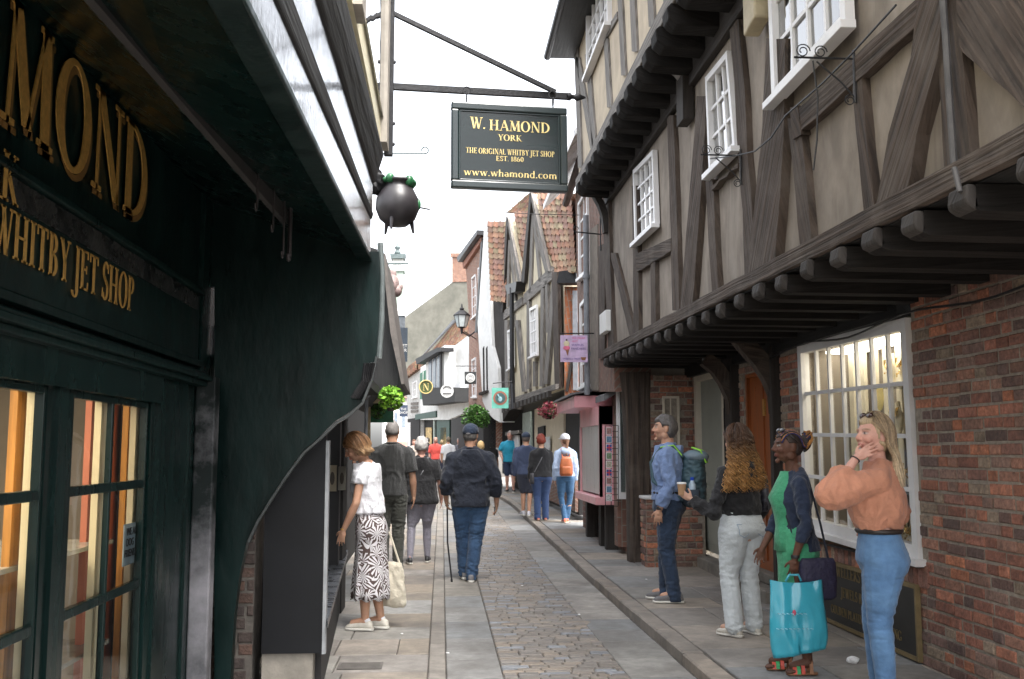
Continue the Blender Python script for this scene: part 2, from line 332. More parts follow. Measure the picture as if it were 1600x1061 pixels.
# ================================================================ LETTERING
def ringpoly(cx, cy, rx, ry, wx, wy, a0=0, a1=360, n=28):
    P = []
    N = max(4, int(n*abs(a1-a0)/360)); out = []; inn = []
    for i in range(N+1):
        a = math.radians(a0+(a1-a0)*i/N); out.append((cx+rx*math.cos(a), cy+ry*math.sin(a))); inn.append((cx+(rx-wx)*math.cos(a), cy+(ry-wy)*math.sin(a)))
    return [[out[i], out[i+1], inn[i+1], inn[i]] for i in range(N)]
def glyph(ch, T=.17, t=.055):
    P = []; se = .05; sw = .16
    def V(x, y0=0, y1=1, w=T): P.append([(x-w/2, y0), (x+w/2, y0), (x+w/2, y1), (x-w/2, y1)])
    def S(x, y, w=sw, up=True): P.append([(x-w, y), (x+w, y), (x+w, y+se), (x-w, y+se)] if up else [(x-w, y-se), (x+w, y-se), (x+w, y), (x-w, y)])
    def D(x0, y0, x1, y1, w=T): P.append([(x0-w/2, y0), (x0+w/2, y0), (x1+w/2, y1), (x1-w/2, y1)])
    def H(x0, x1, y, w=t): P.append([(x0, y-w/2), (x1, y-w/2), (x1, y+w/2), (x0, y+w/2)])
    def tri(*p): P.append(list(p))
    R = lambda *a, **k: P.extend(ringpoly(*a, **k))
    if ch == ' ': return [], .32
    if ch == '.': P.append([(.06, 0), (.2, 0), (.2, .13), (.06, .13)]); return P, .28
    if ch == 'I': V(.2); S(.2, 0); S(.2, 1, up=False); return P, .42
    if ch == 'H': V(.2); V(.72); H(.2, .72, .5, t); [S(x, 0) or S(x, 1, up=False) for x in (.2, .72)]; return P, .95
    if ch == 'M':
        D(.16, 0, .22, 1, t); D(.24, 1, .52, .06, T); D(.52, .06, .82, 1, t); D(.88, 0, .84, 1, T); S(.16, 0, .12); S(.88, 0); S(.2, 1, .13, False); S(.84, 1, .13, False); return P, 1.06
    if ch == 'W':
        D(.18, 1, .40, 0, T); D(.42, 0, .60, .85, t); D(.56, 1, .80, 0, T); D(.82, 0, 1.04, 1, t); S(.18, 1, .15, False); S(.56, 1, .12, False); S(1.04, 1, .13, False); return P, 1.16
    if ch == 'N': D(.16, 0, .18, 1, t); D(.2, 1, .74, 0, T); V(.76, 0, 1, t); S(.16, 0, .13); S(.16, 1, .12, False); S(.76, 1, .13, False); return P, .92
    if ch == 'A': D(.12, 0, .44, 1, t); D(.76, 0, .44, 1, T); H(.22, .66, .34); S(.12, 0, .12); S(.76, 0, .15); return P, .88
    if ch == 'O': R(.45, .5, .43, .52, T*1.05, t); return P, .92
    if ch == 'Q': R(.45, .5, .43, .52, T*1.05, t); D(.55, .1, .85, -.2, t); return P, .92
    if ch == 'C': R(.47, .5, .43, .52, T*1.05, t, a0=45, a1=318); V(.77, .68, .95, t); return P, .86
    if ch == 'G': R(.47, .5, .43, .52, T*1.05, t, a0=45, a1=322); V(.78, .68, .95, t); V(.78, .05, .42, T*.9); S(.78, .42, .12, False); return P, .95
    if ch == 'D': V(.2); R(.28, .5, .56, .5, T*1.05, t, a0=-90, a1=90); S(.2, 0, .14); S(.2, 1, .14, False); H(.2, .3, t/2); H(.2, .3, 1-t/2); return P, .92
    if ch == 'P': V(.2); R(.3, .74, .36, .26, T, t, a0=-90, a1=90); H(.2, .32, .5); H(.2, .32, 1-t/2); S(.2, 0); S(.2, 1, .14, False); return P, .72
    if ch == 'R': V(.2); R(.3, .74, .34, .26, T, t, a0=-90, a1=90); H(.2, .34, .5); H(.2, .32, 1-t/2); D(.42, .5, .72, 0, T); S(.2, 0); S(.2, 1, .14, False); S(.74, 0, .11); return P, .84
    if ch == 'B': V(.2); R(.3, .76, .31, .24, T, t, a0=-90, a1=90); R(.3, .27, .36, .27, T, t, a0=-90, a1=90); H(.2, .32, .53); H(.2, .32, 1-t/2); H(.2, .32, t/2); S(.2, 0, .13); S(.2, 1, .13, False); return P, .76
    if ch == 'E': V(.2); H(.2, .62, 1-t/2); H(.2, .66, t/2); H(.2, .52, .52); V(.61, .8, 1, t); V(.65, 0, .22, t); V(.52, .42, .62, t); S(.2, 0, .14); S(.2, 1, .14, False); return P, .74
    if ch == 'L': V(.2); H(.2, .64, t/2); V(.63, 0, .24, t); S(.2, 0, .14); S(.2, 1, .14, False); return P, .70
    if ch == 'T': V(.4); H(.06, .74, 1-t/2); V(.08, .78, 1, t); V(.72, .78, 1, t); S(.4, 0); return P, .8
    if ch == 'Y': D(.16, 1, .42, .45, T); D(.42, .45, .68, 1, t); V(.42, 0, .48); S(.16, 1, .13, False); S(.68, 1, .12, False); S(.42, 0); return P, .8
    if ch == 'K': V(.2); D(.26, .42, .66, 1, t); D(.36, .55, .72, 0, T); S(.2, 0); S(.2, 1, .14, False); S(.66, 1, .11, False); S(.74, 0, .12); return P, .84
    if ch == 'J': V(.26, -.12, 1); R(.1, -.12, .245, .16, T*.8, t, a0=180, a1=360); S(.26, 1, .15, False); return P, .46
    if ch == 'S':
        R(.32, .755, .25, .265, T*.85, t*1.2, a0=20, a1=250); R(.32, .265, .27, .285, T*.85, t*1.2, a0=-160, a1=75); D(.2, .62, .46, .4, T); V(.55, .72, .95, t); V(.08, .05, .28, t); return P, .64
    if ch == 'F': V(.2); H(.2, .62, 1-t/2); H(.2, .52, .5); V(.61, .8, 1, t); S(.2, 0, .14); S(.2, 1, .14, False); return P, .66
    if ch == 'V': D(.16, 1, .42, 0, T); D(.44, 0, .70, 1, t); S(.16, 1, .13, False); S(.7, 1, .12, False); return P, .84
    if ch == '1': V(.26); S(.26, 0); D(.1, .82, .24, 1, t); return P, .5
    if ch == '8': R(.32, .75, .24, .26, T*.8, t); R(.32, .26, .29, .28, T*.8, t); return P, .66
    if ch == '6': R(.33, .3, .29, .31, T*.9, t); R(.5, .3, .46, .7, T*.8, t, a0=100, a1=182); return P, .68
    if ch == '0': R(.33, .5, .29, .52, T*.9, t); return P, .68
    x = .66                                                    # lower case
    if ch == 'w': D(.12, x, .30, 0, T*.8); D(.31, 0, .44, x, t); D(.44, x, .62, 0, T*.8); D(.63, 0, .78, x, t); S(.12, x, .1, False); S(.44, x, .08, False); S(.78, x, .09, False); return P, .88
    if ch == 'h': V(.16, 0, 1, T*.8); R(.36, x-.24, .2, .24, T*.8, t, a0=0, a1=150); V(.49, 0, x-.22, T*.8); S(.16, 0, .11); S(.49, 0, .11); return P, .66
    if ch == 'n': V(.16, 0, x, T*.8); R(.36, x-.24, .2, .24, T*.8, t, a0=0, a1=150); V(.49, 0, x-.22, T*.8); S(.16, 0, .11); S(.49, 0, .11); return P, .66
    if ch == 'm':
        V(.16, 0, x, T*.8)
        for k in (0, .33): R(.36+k, x-.24, .2, .24, T*.8, t, a0=0, a1=150); V(.49+k, 0, x-.22, T*.8); S(.49+k, 0, .1)
        S(.16, 0, .11); return P, .98
    if ch == 'a': R(.24, .2, .2, .21, T*.75, t); V(.42, 0, x-.16, T*.8); R(.26, x-.2, .225, .2, T*.8, t, a0=0, a1=140); return P, .54
    if ch == 'o': R(.31, x/2, .28, x/2+.02, T*.8, t); return P, .64
    if ch == 'd': R(.29, x/2, .26, x/2+.02, T*.8, t); V(.5, 0, 1, T*.8); return P, .66
    if ch == 'c': R(.31, x/2, .27, x/2+.02, T*.8, t, a0=40, a1=320); return P, .54
    return [], .4
def lettering(lines, O, U, Vv, nrm, m, parent, name='lettering', depth=.003):
    """lines: (text, centre_u or left_u, baseline_v, height, track, align). O,U,Vv: origin and unit axes of the board, nrm outward."""
    mb = MB(); O = Vector(O); U = Vector(U); Vv = Vector(Vv); nrm = Vector(nrm)
    for txt, u0, v0, h, wx, al in lines:
        gl = [glyph(c) for c in txt]; W = sum(a for _, a in gl)*h*wx
        x = u0-W/2 if al == 'c' else (u0-W if al == 'r' else u0)
        for ps, a in gl:
            for poly in ps:
                P = [O+U*(x+p[0]*h*wx)+Vv*(v0+p[1]*h)+nrm*.0015 for p in poly]
                mb.prism(P, nrm*depth)
            x += a*h*wx
    return mb.build(name, m, parent, fix=True)
def sans(txt, O, U, Vv, size, m, parent, name='lettering', align='CENTER'):
    cu = bpy.data.curves.new('lettering', 'FONT'); cu.body = txt; cu.size = size; cu.align_x = align; cu.extrude = .001
    ob = bpy.data.objects.new('tmp', cu); C.objects.link(ob); dg = bpy.context.evaluated_depsgraph_get()
    me = bpy.data.meshes.new_from_object(ob.evaluated_get(dg)); bpy.data.objects.remove(ob)
    U = Vector(U).normalized(); Vv = Vector(Vv).normalized(); N_ = U.cross(Vv); O = Vector(O)+N_*.003
    org = ORG.get(parent.name, Vector((0, 0, 0)))
    M = Matrix(((U.x, Vv.x, N_.x, O.x-org.x), (U.y, Vv.y, N_.y, O.y-org.y), (U.z, Vv.z, N_.z, O.z-org.z), (0, 0, 0, 1)))
    me.transform(M); me.materials.clear(); me.materials.append(m)
    o = bpy.data.objects.new(name, me); C.objects.link(o); o.parent = parent; return o
# ================================================================ SHARED BUILDING PIECES
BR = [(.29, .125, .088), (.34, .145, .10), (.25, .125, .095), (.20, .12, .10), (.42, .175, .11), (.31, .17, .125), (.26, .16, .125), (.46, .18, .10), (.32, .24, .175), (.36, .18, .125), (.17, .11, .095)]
BR2 = [(.36, .12, .06), (.42, .15, .08), (.30, .10, .06), (.38, .16, .10)]
def bricks(mb, O, U, N_, W, H, holes=(), pal=BR, bw=.225, bh=.064, j=.017, wob=.006):
    O = Vector(O); U = Vector(U).normalized(); N_ = Vector(N_).normalized(); Z = Vector((0, 0, 1)); z = 0; r = 0
    while z < H-.02:
        u = -random.uniform(0, .2); hh = bh
        while u < W:
            b = bw*random.uniform(.9, 1.08) if random.random() > .38 else bw*.5*random.uniform(.9, 1.1)
            a0 = max(u, 0); a1 = min(u+b, W); u += b+j
            if a1-a0 < .04: continue
            def inh(x, zz): return any(h[0] < x < h[1] and h[2] < zz < h[3] for h in holes)
            if inh((a0+a1)/2, z+hh/2) : continue
            for h in holes:
                if h[2] < z+hh/2 < h[3]:
                    if a0 < h[0] < a1: a1 = h[0]-.005
                    elif a0 < h[1] < a1: a0 = h[1]+.005
            if a1-a0 < .03: continue
            k = random.uniform(.72, 1.2); c = random.choice(pal); mb.col = tuple(q*k for q in c)
            pr = .010+random.uniform(-wob, wob); e = .006; dz = random.uniform(-.003, .003)+.006*noise.noise(Vector((a0*.7, z*2, 3)))
            A = O+U*a0+Z*(z+dz); w_ = U*(a1-a0); h_ = Z*(hh+random.uniform(-.003, .003)); n0 = N_*pr
            base = [A, A+w_, A+w_+h_, A+h_]; f1 = [p+N_*(pr-e) for p in base]
            f2 = [A+U*e+Z*e+n0, A+w_-U*e+Z*e+n0, A+w_+h_-U*e-Z*e+n0, A+h_+U*e-Z*e+n0]
            mb.add(base+f1+f2, [(8, 9, 10, 11)]+[(i, (i+1) % 4, 4+(i+1) % 4, 4+i) for i in range(4)]+[(4+i, 4+(i+1) % 4, 8+(i+1) % 4, 8+i) for i in range(4)])
        z += bh+j; r += 1
def sash(parent, P, nrm, cols, rows, fw=.06, mw=.022, mat_=None, gl=None, sill=True, back=None, name='window', depth=.07, bow=0):
    """P: four corners (bl, br, tr, tl). A window part with frame, muntins, glass, sill as sub-parts."""
    P = [Vector(p) for p in P]; nrm = Vector(nrm).normalized(); mat_ = mat_ or M_white; gl = gl or M_glassref
    def at(u, v, o=0): return (P[0]*(1-u)+P[1]*u)*(1-v)+(P[3]*(1-u)+P[2]*u)*v+nrm*o
    W = (P[1]-P[0]).length; Hh = (P[3]-P[0]).length; fu, fv = fw/W, fw/Hh
    def bar(mb, u0, v0, u1, v1, o0, o1):
        q = [at(u0, v0, o0), at(u1, v0, o0), at(u1, v1, o0), at(u0, v1, o0)]; mb.prism(q, nrm*(o1-o0))
    mb = MB(); bar(mb, 0, 0, fu, 1, -depth*.6, .02); bar(mb, 1-fu, 0, 1, 1, -depth*.6, .02); bar(mb, fu, 1-fv, 1-fu, 1, -depth*.6, .018); bar(mb, fu, 0, 1-fu, fv, -depth*.6, .018)
    win = mb.build(name, mat_, parent, fix=True)
    mb = MB(); mu, mv = mw/W, mw/Hh
    for i in range(1, cols): u = fu+(1-2*fu)*i/cols; bar(mb, u-mu/2, fv, u+mu/2, 1-fv, -.035, -.005)
    for i in range(1, rows): v = fv+(1-2*fv)*i/rows; bar(mb, fu, v-mv/2, 1-fu, v+mv/2, -.034, -.008)
    if cols*rows > 1: mb.build('glazing_bar', mat_, win, fix=True)
    mb = MB(); mb.quad(at(fu, fv, -.025), at(1-fu, fv, -.025), at(1-fu, 1-fv, -.025), at(fu, 1-fv, -.025)); mb.build('pane', gl, win)
    if back is not None:
        mb = MB(); bar(mb, fu*.5, fv*.5, 1-fu*.5, 1-fv*.5, -depth*.6-.16, -depth*.6-.13); mb.build('blind', back, win, fix=True)
    if sill:
        mb = MB(); e = .05/W; q = [at(-e, -.05/Hh, -.02), at(1+e, -.05/Hh, -.02), at(1+e, 0, -.02), at(-e, 0, -.02)]; mb.prism(q, nrm*.09); mb.build('sill', mat_, win, fix=True, bevel=.004)
    return win
M_curt = mat('pale curtain', (.30, .31, .31), .9, var=.3, scale=6, stretch=(14, 14, .5))
M_room = mat('dim room', (.05, .05, .052), .9, var=.4, scale=2)
# ================================================================ RIGHT: TIMBER FRAMED HOUSE
TH = thing('timber_framed_house', 'large jettied timber framed house with brown plaster above red brick, nearest on the right', 'house', (3.38, 8, 0))
XW, XF, XU = 3.38, 2.30, 1.88            # ground-floor wall, first floor, second floor
wY = [hX(1262, 820, XW).y, hX(1441, 885, XW).y]
holes = [(wY[1]-3.6-.0, wY[0]-3.6, .62, 3), (9.85-3.6, 11.0-3.6, -1, 2.32), (11.75-3.6, 13.15-3.6, -1, 2.45)]
mb = MB(); holes.append((7.0-3.6, 20, 2.44, 4)); bricks(mb, (XW, 3.6, .07), (0, 1, 0), (-1, 0, 0), 9.7, 2.64, holes)
wall = mb.build('brick_wall', M_brick, TH)
mb = MB()
for y0, y1, z0, z1 in [(3.0, wY[1], 0, 2.70), (wY[1], wY[0], 0, .69), (wY[0], 9.85, 0, 2.55), (11.0, 11.75, 0, 2.55), (13.15, 13.4, 0, 2.55), (9.85, 11.0, 2.4, 2.55), (11.75, 13.15, 2.52, 2.56)]:
    mb.box((XW-.001, y0, z0), (XW+.25, y1, z1))
mb.build('mortar', M_mortar, wall)
# soldier course under the window
mb = MB(); y = wY[1]-.1
while y < wY[0]+.1:
    k = random.uniform(.8, 1.2); mb.col = tuple(q*k for q in random.choice(BR)); mb.box((XW-.018, y, .60), (XW+.02, y+.062, .755)); y += .072
mb.build('brick_sill_course', M_brick, TH)
# bowed shop window
zb, zt = .80, 2.515
P = [(XW-.015, wY[0], zb+.06), (XW-.015, wY[1]-.02, zb), (XW-.015, wY[1]+.03, zt), (XW-.015, wY[0]+.04, zt+.03)]
sw_ = sash(TH, P, (-1, 0, 0), 7, 4, fw=.085, mw=.032, gl=M_glass, name='shop_window', depth=.10)
mb = MB(); mb.box((XW-.06, wY[1]-.06, .74), (XW+.0, wY[0]+.03, .752)); mb.build('lead_flashing', M_iron, sw_)
# lit display behind the glass
mb = MB(); a, b = wY[1]+.02, wY[0]-.02
mb.box((XW+.62, a, .7), (XW+.66, b, 2.5)); mb.box((XW+.1, a, .72), (XW+.62, b, .78)); mb.box((XW+.1, a-.04, .7), (XW+.62, a, 2.5)); mb.box((XW+.1, b, .7), (XW+.62, b+.04, 2.5)); mb.box((XW+.1, a, 2.48), (XW+.62, b, 2.52))
mb.build('display_case', mat('brown display lining', (.20, .17, .135), .8, var=.1), TH)
mb = MB()
for i in range(9):
    yy = a+(b-a)*(i+.5)/9; mb.box((XW+.40, yy-.06, .8), (XW+.43, yy+.04, 2.45))
mb.build('lit_side_strip', mat('lit bar side cream', (.66, .60, .46), .5, var=.15), TH)  # pale strips added to imitate the lit sides of the glazing bars
for zz in (1.22, 1.66, 2.06):
    mb = MB(); mb.box((XW+.14, a+.02, zz), (XW+.52, a+1.05, zz+.012)); mb.build('shelf', mat('grey glass shelf', (.35, .36, .34), .2), TH)
mb = MB(); mb.box((XW+.2, a+.05, 2.452), (XW+.5, b-.05, 2.474))
mb.build('display_lamp', mat('lamp glow', (.9, .85, .7), .5, emis=(1, .92, .78, 2.1)), TH)
M_bust = mat('cream velvet', (.62, .55, .42), .9); random.seed(5); nb = 0
for zz, n in ((.78, 9), (1.235, 6), (1.675, 6), (2.075, 5)):
    for i in range(n):
        yy = a+.12+(.98 if zz > .8 else (b-a-.2))*i/n+random.uniform(0, .05); xx = XW+.22+random.uniform(0, .12)
        where = {.78: 'window floor', 1.235: 'lower glass shelf', 1.675: 'middle glass shelf', 2.075: 'top glass shelf'}[zz]
        r = thing('jewellery_stand', 'cream bust with gold necklace on the %s of the jeweller window' % where, 'jewellery stand', (xx, yy, zz), 'jewellery stands in the lit window')
        t = MB(); t.loft([((xx, yy, zz+.004), .05, .05), ((xx, yy, zz+.02), .02, .02), ((xx, yy, zz+.09), .03, .05), ((xx, yy, zz+.16), .03, .065), ((xx, yy, zz+.2), .018, .03), ((xx, yy, zz+.27), .015, .018)], n=12); t.build('bust', M_bust, r, smooth=True)
        t = MB()
        for rr in (.05, .062, .072): t.tube([(xx-.035-.01*math.sin(q), yy+rr*math.cos(q), zz+.17-rr*math.sin(q)*1.1+.05) for q in [PI*k/8 for k in range(9)]], .005, 5)
        for k in range(5): t.ell((xx-.05, yy+random.uniform(-.05, .05), zz+random.uniform(.06, .15)), (.008, .009, .009), nu=6, nv=5)
        t.build('necklace', mat('shop gold', (.85, .6, .25), .22, metal=.9), r); nb += 1
t = MB(); p = (XW+.12, a+.82, 1.98); t.ell(p, (.006, .075, .11)); tag(t.build('oval_price_card', mat('gold card', (.75, .6, .22), .5)), 'oval gold card hanging behind the glazing of the jeweller window', 'card')
# plaque
PL = thing('wall_plaque', 'long black and gold jewellers plaque under the white shop window', 'sign', (XW-.03, 7.9, .1))
t = MB(); t.box((XW-.035, 6.98, .10), (XW-.012, 8.8, .60)); t.build('board', mat('black sign paint', (.02, .02, .019), .45, var=.2), PL)
t = MB()
for q in [((6.96, .085), (8.82, .115)), ((6.96, .585), (8.82, .615)), ((6.96, .115), (6.985, .585)), ((8.795, .115), (8.82, .585))]: t.box((XW-.048, q[0][0], q[0][1]), (XW-.012, q[1][0], q[1][1]))
t.build('border', mat('dull brass', (.24, .18, .09), .5, metal=.4), PL)
lettering([('JEWELLERS WORKSHOP', .91, .44, .095, .95, 'c'), ('JEWELS RESET', .80, .28, .08, .95, 'c'), ('GOLDEN PLATING   REPOLISHING', .91, .12, .07, .95, 'c')],
          (XW-.035, 8.8, .06), (0, -1, 0), (0, 0, 1), (-1, 0, 0), mat('faded gilt', (.17, .125, .055), .5), PL)
# orange door, grey door, posts, steps
D1 = MB(); D1.box((XW+.06, 9.9, .30), (XW+.10, 10.95, 2.38)); d1 = D1.build('orange_door', mat('orange brown varnished door', (.30, .085, .022), .35, var=.35, scale=4, stretch=(6, 6, .4), rvar=.1), TH)
D = MB()
for y0, y1, z0, z1 in [(10.0, 10.38, .4, 1.1), (10.48, 10.85, .4, 1.1), (10.0, 10.38, 1.25, 2.25), (10.48, 10.85, 1.25, 2.25)]: D.box((XW+.045, y0, z0), (XW+.06, y1, z1))
D.build('door_panel', MT['orange brown varnished door'], d1)
D = MB(); D.box((XW+.035, 10.4, 1.92), (XW+.058, 10.47, 2.1)); D.build('brass_plate', M_gold, d1)
D = MB(); D.box((XW+.02, 9.85, .3), (XW+.2, 9.9, 2.4)); D.box((XW+.02, 10.95, .3), (XW+.2, 11.0, 2.4)); D.box((XW+.02, 9.9, 2.36), (XW+.2, 10.95, 2.4)); D.build('door_frame', MT['orange brown varnished door'], d1)
M_grd = mat('grey green door paint', (.30, .31, .265), .5, var=.1, scale=3)
D = MB(); D.box((XW+.05, 11.85, .27), (XW+.09, 13.05, 2.46)); d2 = D.build('grey_door', M_grd, TH)
D = MB(); D.box((XW+.035, 11.97, .38), (XW+.05, 12.92, 1.0)); D.box((XW+.035, 11.97, 1.12), (XW+.05, 12.92, 2.3)); D.build('door_panel', M_grd, d2)
D = MB(); D.box((XW-.02, 11.75, .2), (XW+.12, 11.85, 2.56)); D.box((XW-.02, 13.05, .2), (XW+.12, 13.15, 2.56)); D.box((XW-.02, 11.85, 2.46), (XW+.12, 13.05, 2.56)); D.build('door_frame', mat('beige door frame paint', (.60, .54, .44), .5, var=.08), d2)
D = MB(); D.box((XW-.22, 9.75, 0), (XW+.3, 11.1, .19)); D.box((XW-.05, 9.85, .19), (XW+.3, 11.0, .30)); D.box((XW-.12, 11.6, 0), (XW+.3, 13.2, .21)); D.build('door_step', mat('worn stone step', (.22, .20, .17), .85, var=.25, bump=.5, dirt=(.1, .09, .08)), TH, bevel=.015)
for yy, w_ in ((11.3, .30), (9.80, .09)):
    t = MB(); t.box((XW-.10, yy-w_/2, .1), (XW+.03, yy+w_/2, 2.6)); t.build('wall_post', M_timberdark, TH)
t = MB(); t.box((XW-.10, 11.43, 1.45), (XW-.05, 11.47, 2.2)); t.build('glazed_slit', mat('dark slit', (.02, .02, .02), .2), TH)
t = MB(); t.box((XW-.05, 11.52, 1.35), (XW-.03, 11.66, 2.05))
tag(t.build('menu_board', mat('dark board', (.02, .022, .022), .3)), 'narrow dark notice board on the brick between the two doors', 'notice board')
def arcpoly(px, w_, Y, thick, m, name, parent, flip=1):
    c = [hY(x, y, Y) for x, y in px]; A = []; B = []
    for i, p in enumerate(c):
        t_ = (c[min(i+1, len(c)-1)]-c[max(i-1, 0)]).normalized(); n_ = Vector((t_.z, 0, -t_.x)); A.append(p+n_*w_/2); B.append(p-n_*w_/2)
    mb = MB()
    for i in range(len(c)-1): mb.prism([A[i], A[i+1], B[i+1], B[i]], (0, thick, 0))
    return mb.build(name, m, parent, fix=True)
arcpoly([(1104, 560), (1122, 575), (1136, 595), (1148, 622), (1155, 664)], .16, 11.2, .14, M_timber, 'curved_brace', TH)
arcpoly([(1150, 515), (1168, 538), (1190, 562), (1207, 588), (1218, 615), (1221, 645)], .17, 9.8, .14, M_timber, 'curved_brace', TH)
# wall beam, floor, joists, jetty beam
t = MB(); t.box((XW-.08, 7.0, 2.53), (XW+.2, 13.4, 2.70)); t.build('wall_beam', M_blackbeam, TH)
t = MB(); zj = lambda y: 2.672+.0128*(y-3.77)
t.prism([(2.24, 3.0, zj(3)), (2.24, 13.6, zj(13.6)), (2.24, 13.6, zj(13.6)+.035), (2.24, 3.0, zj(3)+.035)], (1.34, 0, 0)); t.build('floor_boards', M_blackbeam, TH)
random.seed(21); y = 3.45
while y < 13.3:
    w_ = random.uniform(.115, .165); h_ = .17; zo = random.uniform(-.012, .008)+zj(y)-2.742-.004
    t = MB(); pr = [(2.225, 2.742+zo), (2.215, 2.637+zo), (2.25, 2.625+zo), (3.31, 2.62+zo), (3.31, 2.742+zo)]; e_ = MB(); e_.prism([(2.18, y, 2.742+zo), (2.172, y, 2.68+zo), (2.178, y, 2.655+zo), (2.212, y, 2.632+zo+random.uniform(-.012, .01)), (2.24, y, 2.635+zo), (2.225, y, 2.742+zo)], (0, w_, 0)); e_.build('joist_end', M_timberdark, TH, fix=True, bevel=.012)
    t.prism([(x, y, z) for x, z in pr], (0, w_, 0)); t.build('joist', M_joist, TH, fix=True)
    y += random.uniform(.43, .50)
def plank(xa, xb, prof, m, name, parent, n=22, wob=.012, seed=0):
    """long beam along Y from ya to yb with a slightly uneven outline; prof(y)->(z0,z1)"""
    ya, yb = prof[0], prof[1]; fn = prof[2]; V = []; mb = MB(); off = seed*3.1
    for i in range(n+1):
        y = ya+(yb-ya)*i/n; z0, z1 = fn(y); z0 += wob*noise.noise(Vector((y*1.7, seed, 0))); z1 += wob*noise.noise(Vector((y*1.7, seed, 5))); dx = wob*noise.noise(Vector((y*1.3, seed, 9)))
        V += [(xa+dx, y, z0), (xa+dx, y, z1), (xb, y, z1), (xb, y, z0)]
    fs = []; uv = []
    for i in range(n):
        for k in range(4):
            k2 = (k+1) % 4; fs.append((4*i+k, 4*i+4+k, 4*i+4+k2, 4*i+k2))
            y0 = V[4*i][1]; y1 = V[4*i+4][1]; a_ = [0, .22, .4, .62, .8][k]+off; b_ = [.22, .4, .62, .8][k]+off
            uv.append([(y0, a_), (y1, a_), (y1, b_), (y0, b_)])
    fs += [(0, 1, 2, 3), (4*n+3, 4*n+2, 4*n+1, 4*n)]; uv += [[(0, 0), (.02, .2), (.04, .2), (.04, 0)]]*2
    mb.add(V, fs, uv); return mb.build(name, m, parent, fix=True, bevel=.008)
plank(2.20, 2.42, (3.0, 13.62, lambda y: (2.677+.0144*(y-3.77), 2.797+.0134*(y-3.77))), M_timber, 'jetty_beam', TH, seed=1)
t = MB(); t.box((XF+.02, 3.0, 2.76), (XF+.25, 13.6, 5.25)); fw_ = t.build('first_floor_wall', M_plaster, TH)
t = MB(); t.box((2.56, 13.45, .0), (5.4, 13.6, 5.25)); t.build('end_wall', M_plaster, TH)
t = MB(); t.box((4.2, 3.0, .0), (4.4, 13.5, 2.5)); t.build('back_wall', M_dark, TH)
M_tv = M_timber
def fpoly(px, X=2.272, th=.08, m=None, name='timber_stud', parent=TH, cut=True):
    P0 = [hX(x, y, X) for x, y in px]; P = []
    for a_, b_ in zip(P0, P0[1:]+P0[:1]):
        n_ = max(1, int((b_-a_).length/.14)); pr_ = Vector((0, -(b_-a_).z, (b_-a_).y)).normalized()
        for k in range(n_): q_ = a_.lerp(b_, k/n_); P.append(q_+pr_*(.016*noise.noise(q_*4.1)+.008*noise.noise(q_*11)) if k else q_)
    mb = MB(); mb.prism(P, (th, 0, 0)); return mb.build(name, m or M_timber, parent, fix=True)
def stud(a, b, w0, w1=None, **k):
    w1 = w1 or w0; return fpoly([(a[0]-w0/2, a[1]), (a[0]+w0/2, a[1]), (b[0]+w1/2, b[1]), (b[0]-w1/2, b[1])], **k)
def subdiv(px, w0, w1, **k):              # stud following several points, edges wander
    A = [(x-(w0+(w1-w0)*i/(len(px)-1))/2, y) for i, (x, y) in enumerate(px)]; B = [(x+(w0+(w1-w0)*i/(len(px)-1))/2, y) for i, (x, y) in enumerate(px)]
    return fpoly(A+B[::-1], **k)
subdiv([(946, 300), (949, 420), (955, 548)], 9, 9)
subdiv([(957, 395), (972, 455), (989, 530)], 9, 9, name='diagonal_brace', X=2.282)
subdiv([(991, 290), (993, 400), (994, 520)], 8, 8)
stud((1020, 405), (1021, 510), 7, 7)
subdiv([(1047, 180), (1052, 330), (1056, 485)], 10, 11)
subdiv([(1096, 150), (1093, 210), (1087, 290), (1072, 482)], 15, 19, name='diagonal_brace', X=2.262)
subdiv([(1108, 280), (1112, 370), (1118, 462)], 11, 11)
subdiv([(1146, 30), (1155, 130), (1160, 240), (1168, 330), (1171, 437)], 15, 15)
subdiv([(1212, 60), (1208, 200), (1200, 300), (1187, 432)], 30, 42, name='diagonal_brace', X=2.255)
subdiv([(1240, 185), (1246, 240), (1252, 300), (1260, 395)], 20, 18)
subdiv([(1337, 95), (1345, 200), (1358, 330)], 15, 17)
subdiv([(1458, -30), (1444, 90), (1410, 210), (1392, 320)], 40, 46, name='diagonal_brace', X=2.25)
subdiv([(1461, -30), (1474, 110), (1484, 275)], 17, 16)
subdiv([(1482, -60), (1494, 110), (1504, 262)], 24, 24)
fpoly([(1490, -90), (1546, -60), (1720, 130), (1720, 260), (1600, 168), (1500, 78)], name='diagonal_brace', X=2.25)
fpoly([(1246, 170), (1455, -25), (1455, 22), (1250, 205)], name='window_rail', X=2.262)
fpoly([(1234, 168), (1246, 165), (1252, 210), (1238, 218)], name='window_rail', X=2.257)
fpoly([(993, 397), (1048, 372), (1048, 392), (995, 425)], name='window_rail', X=2.265)
fpoly([(1110, 292), (1153, 255), (1153, 262), (1140, 268), (1136, 276), (1124, 282), (1118, 292), (1111, 298)], name='carved_window_rail', X=2.26)
plank(2.255, 2.36, (6.2, 13.6, lambda y: (4.88+.012*(y-6), 5.16)), M_timberdark, 'wall_plate', TH, seed=3)
plank(2.24, 2.36, (3.0, 6.2, lambda y: (4.98, 5.16)), M_timberdark, 'wall_plate', TH, seed=4)
def PX(X, *q): return [hX(x, y, X) for x, y in q]
for q, c, r in ((((994, 380), (1026, 350), (1022, 234), (991, 266)), 4, 4), (((1111, 271), (1152, 230), (1139, 79), (1105, 121)), 3, 3)):
    sash(TH, PX(2.27, *q), (-1, 0, 0), c, r, fw=.055, mw=.025, back=M_curt, depth=.06)
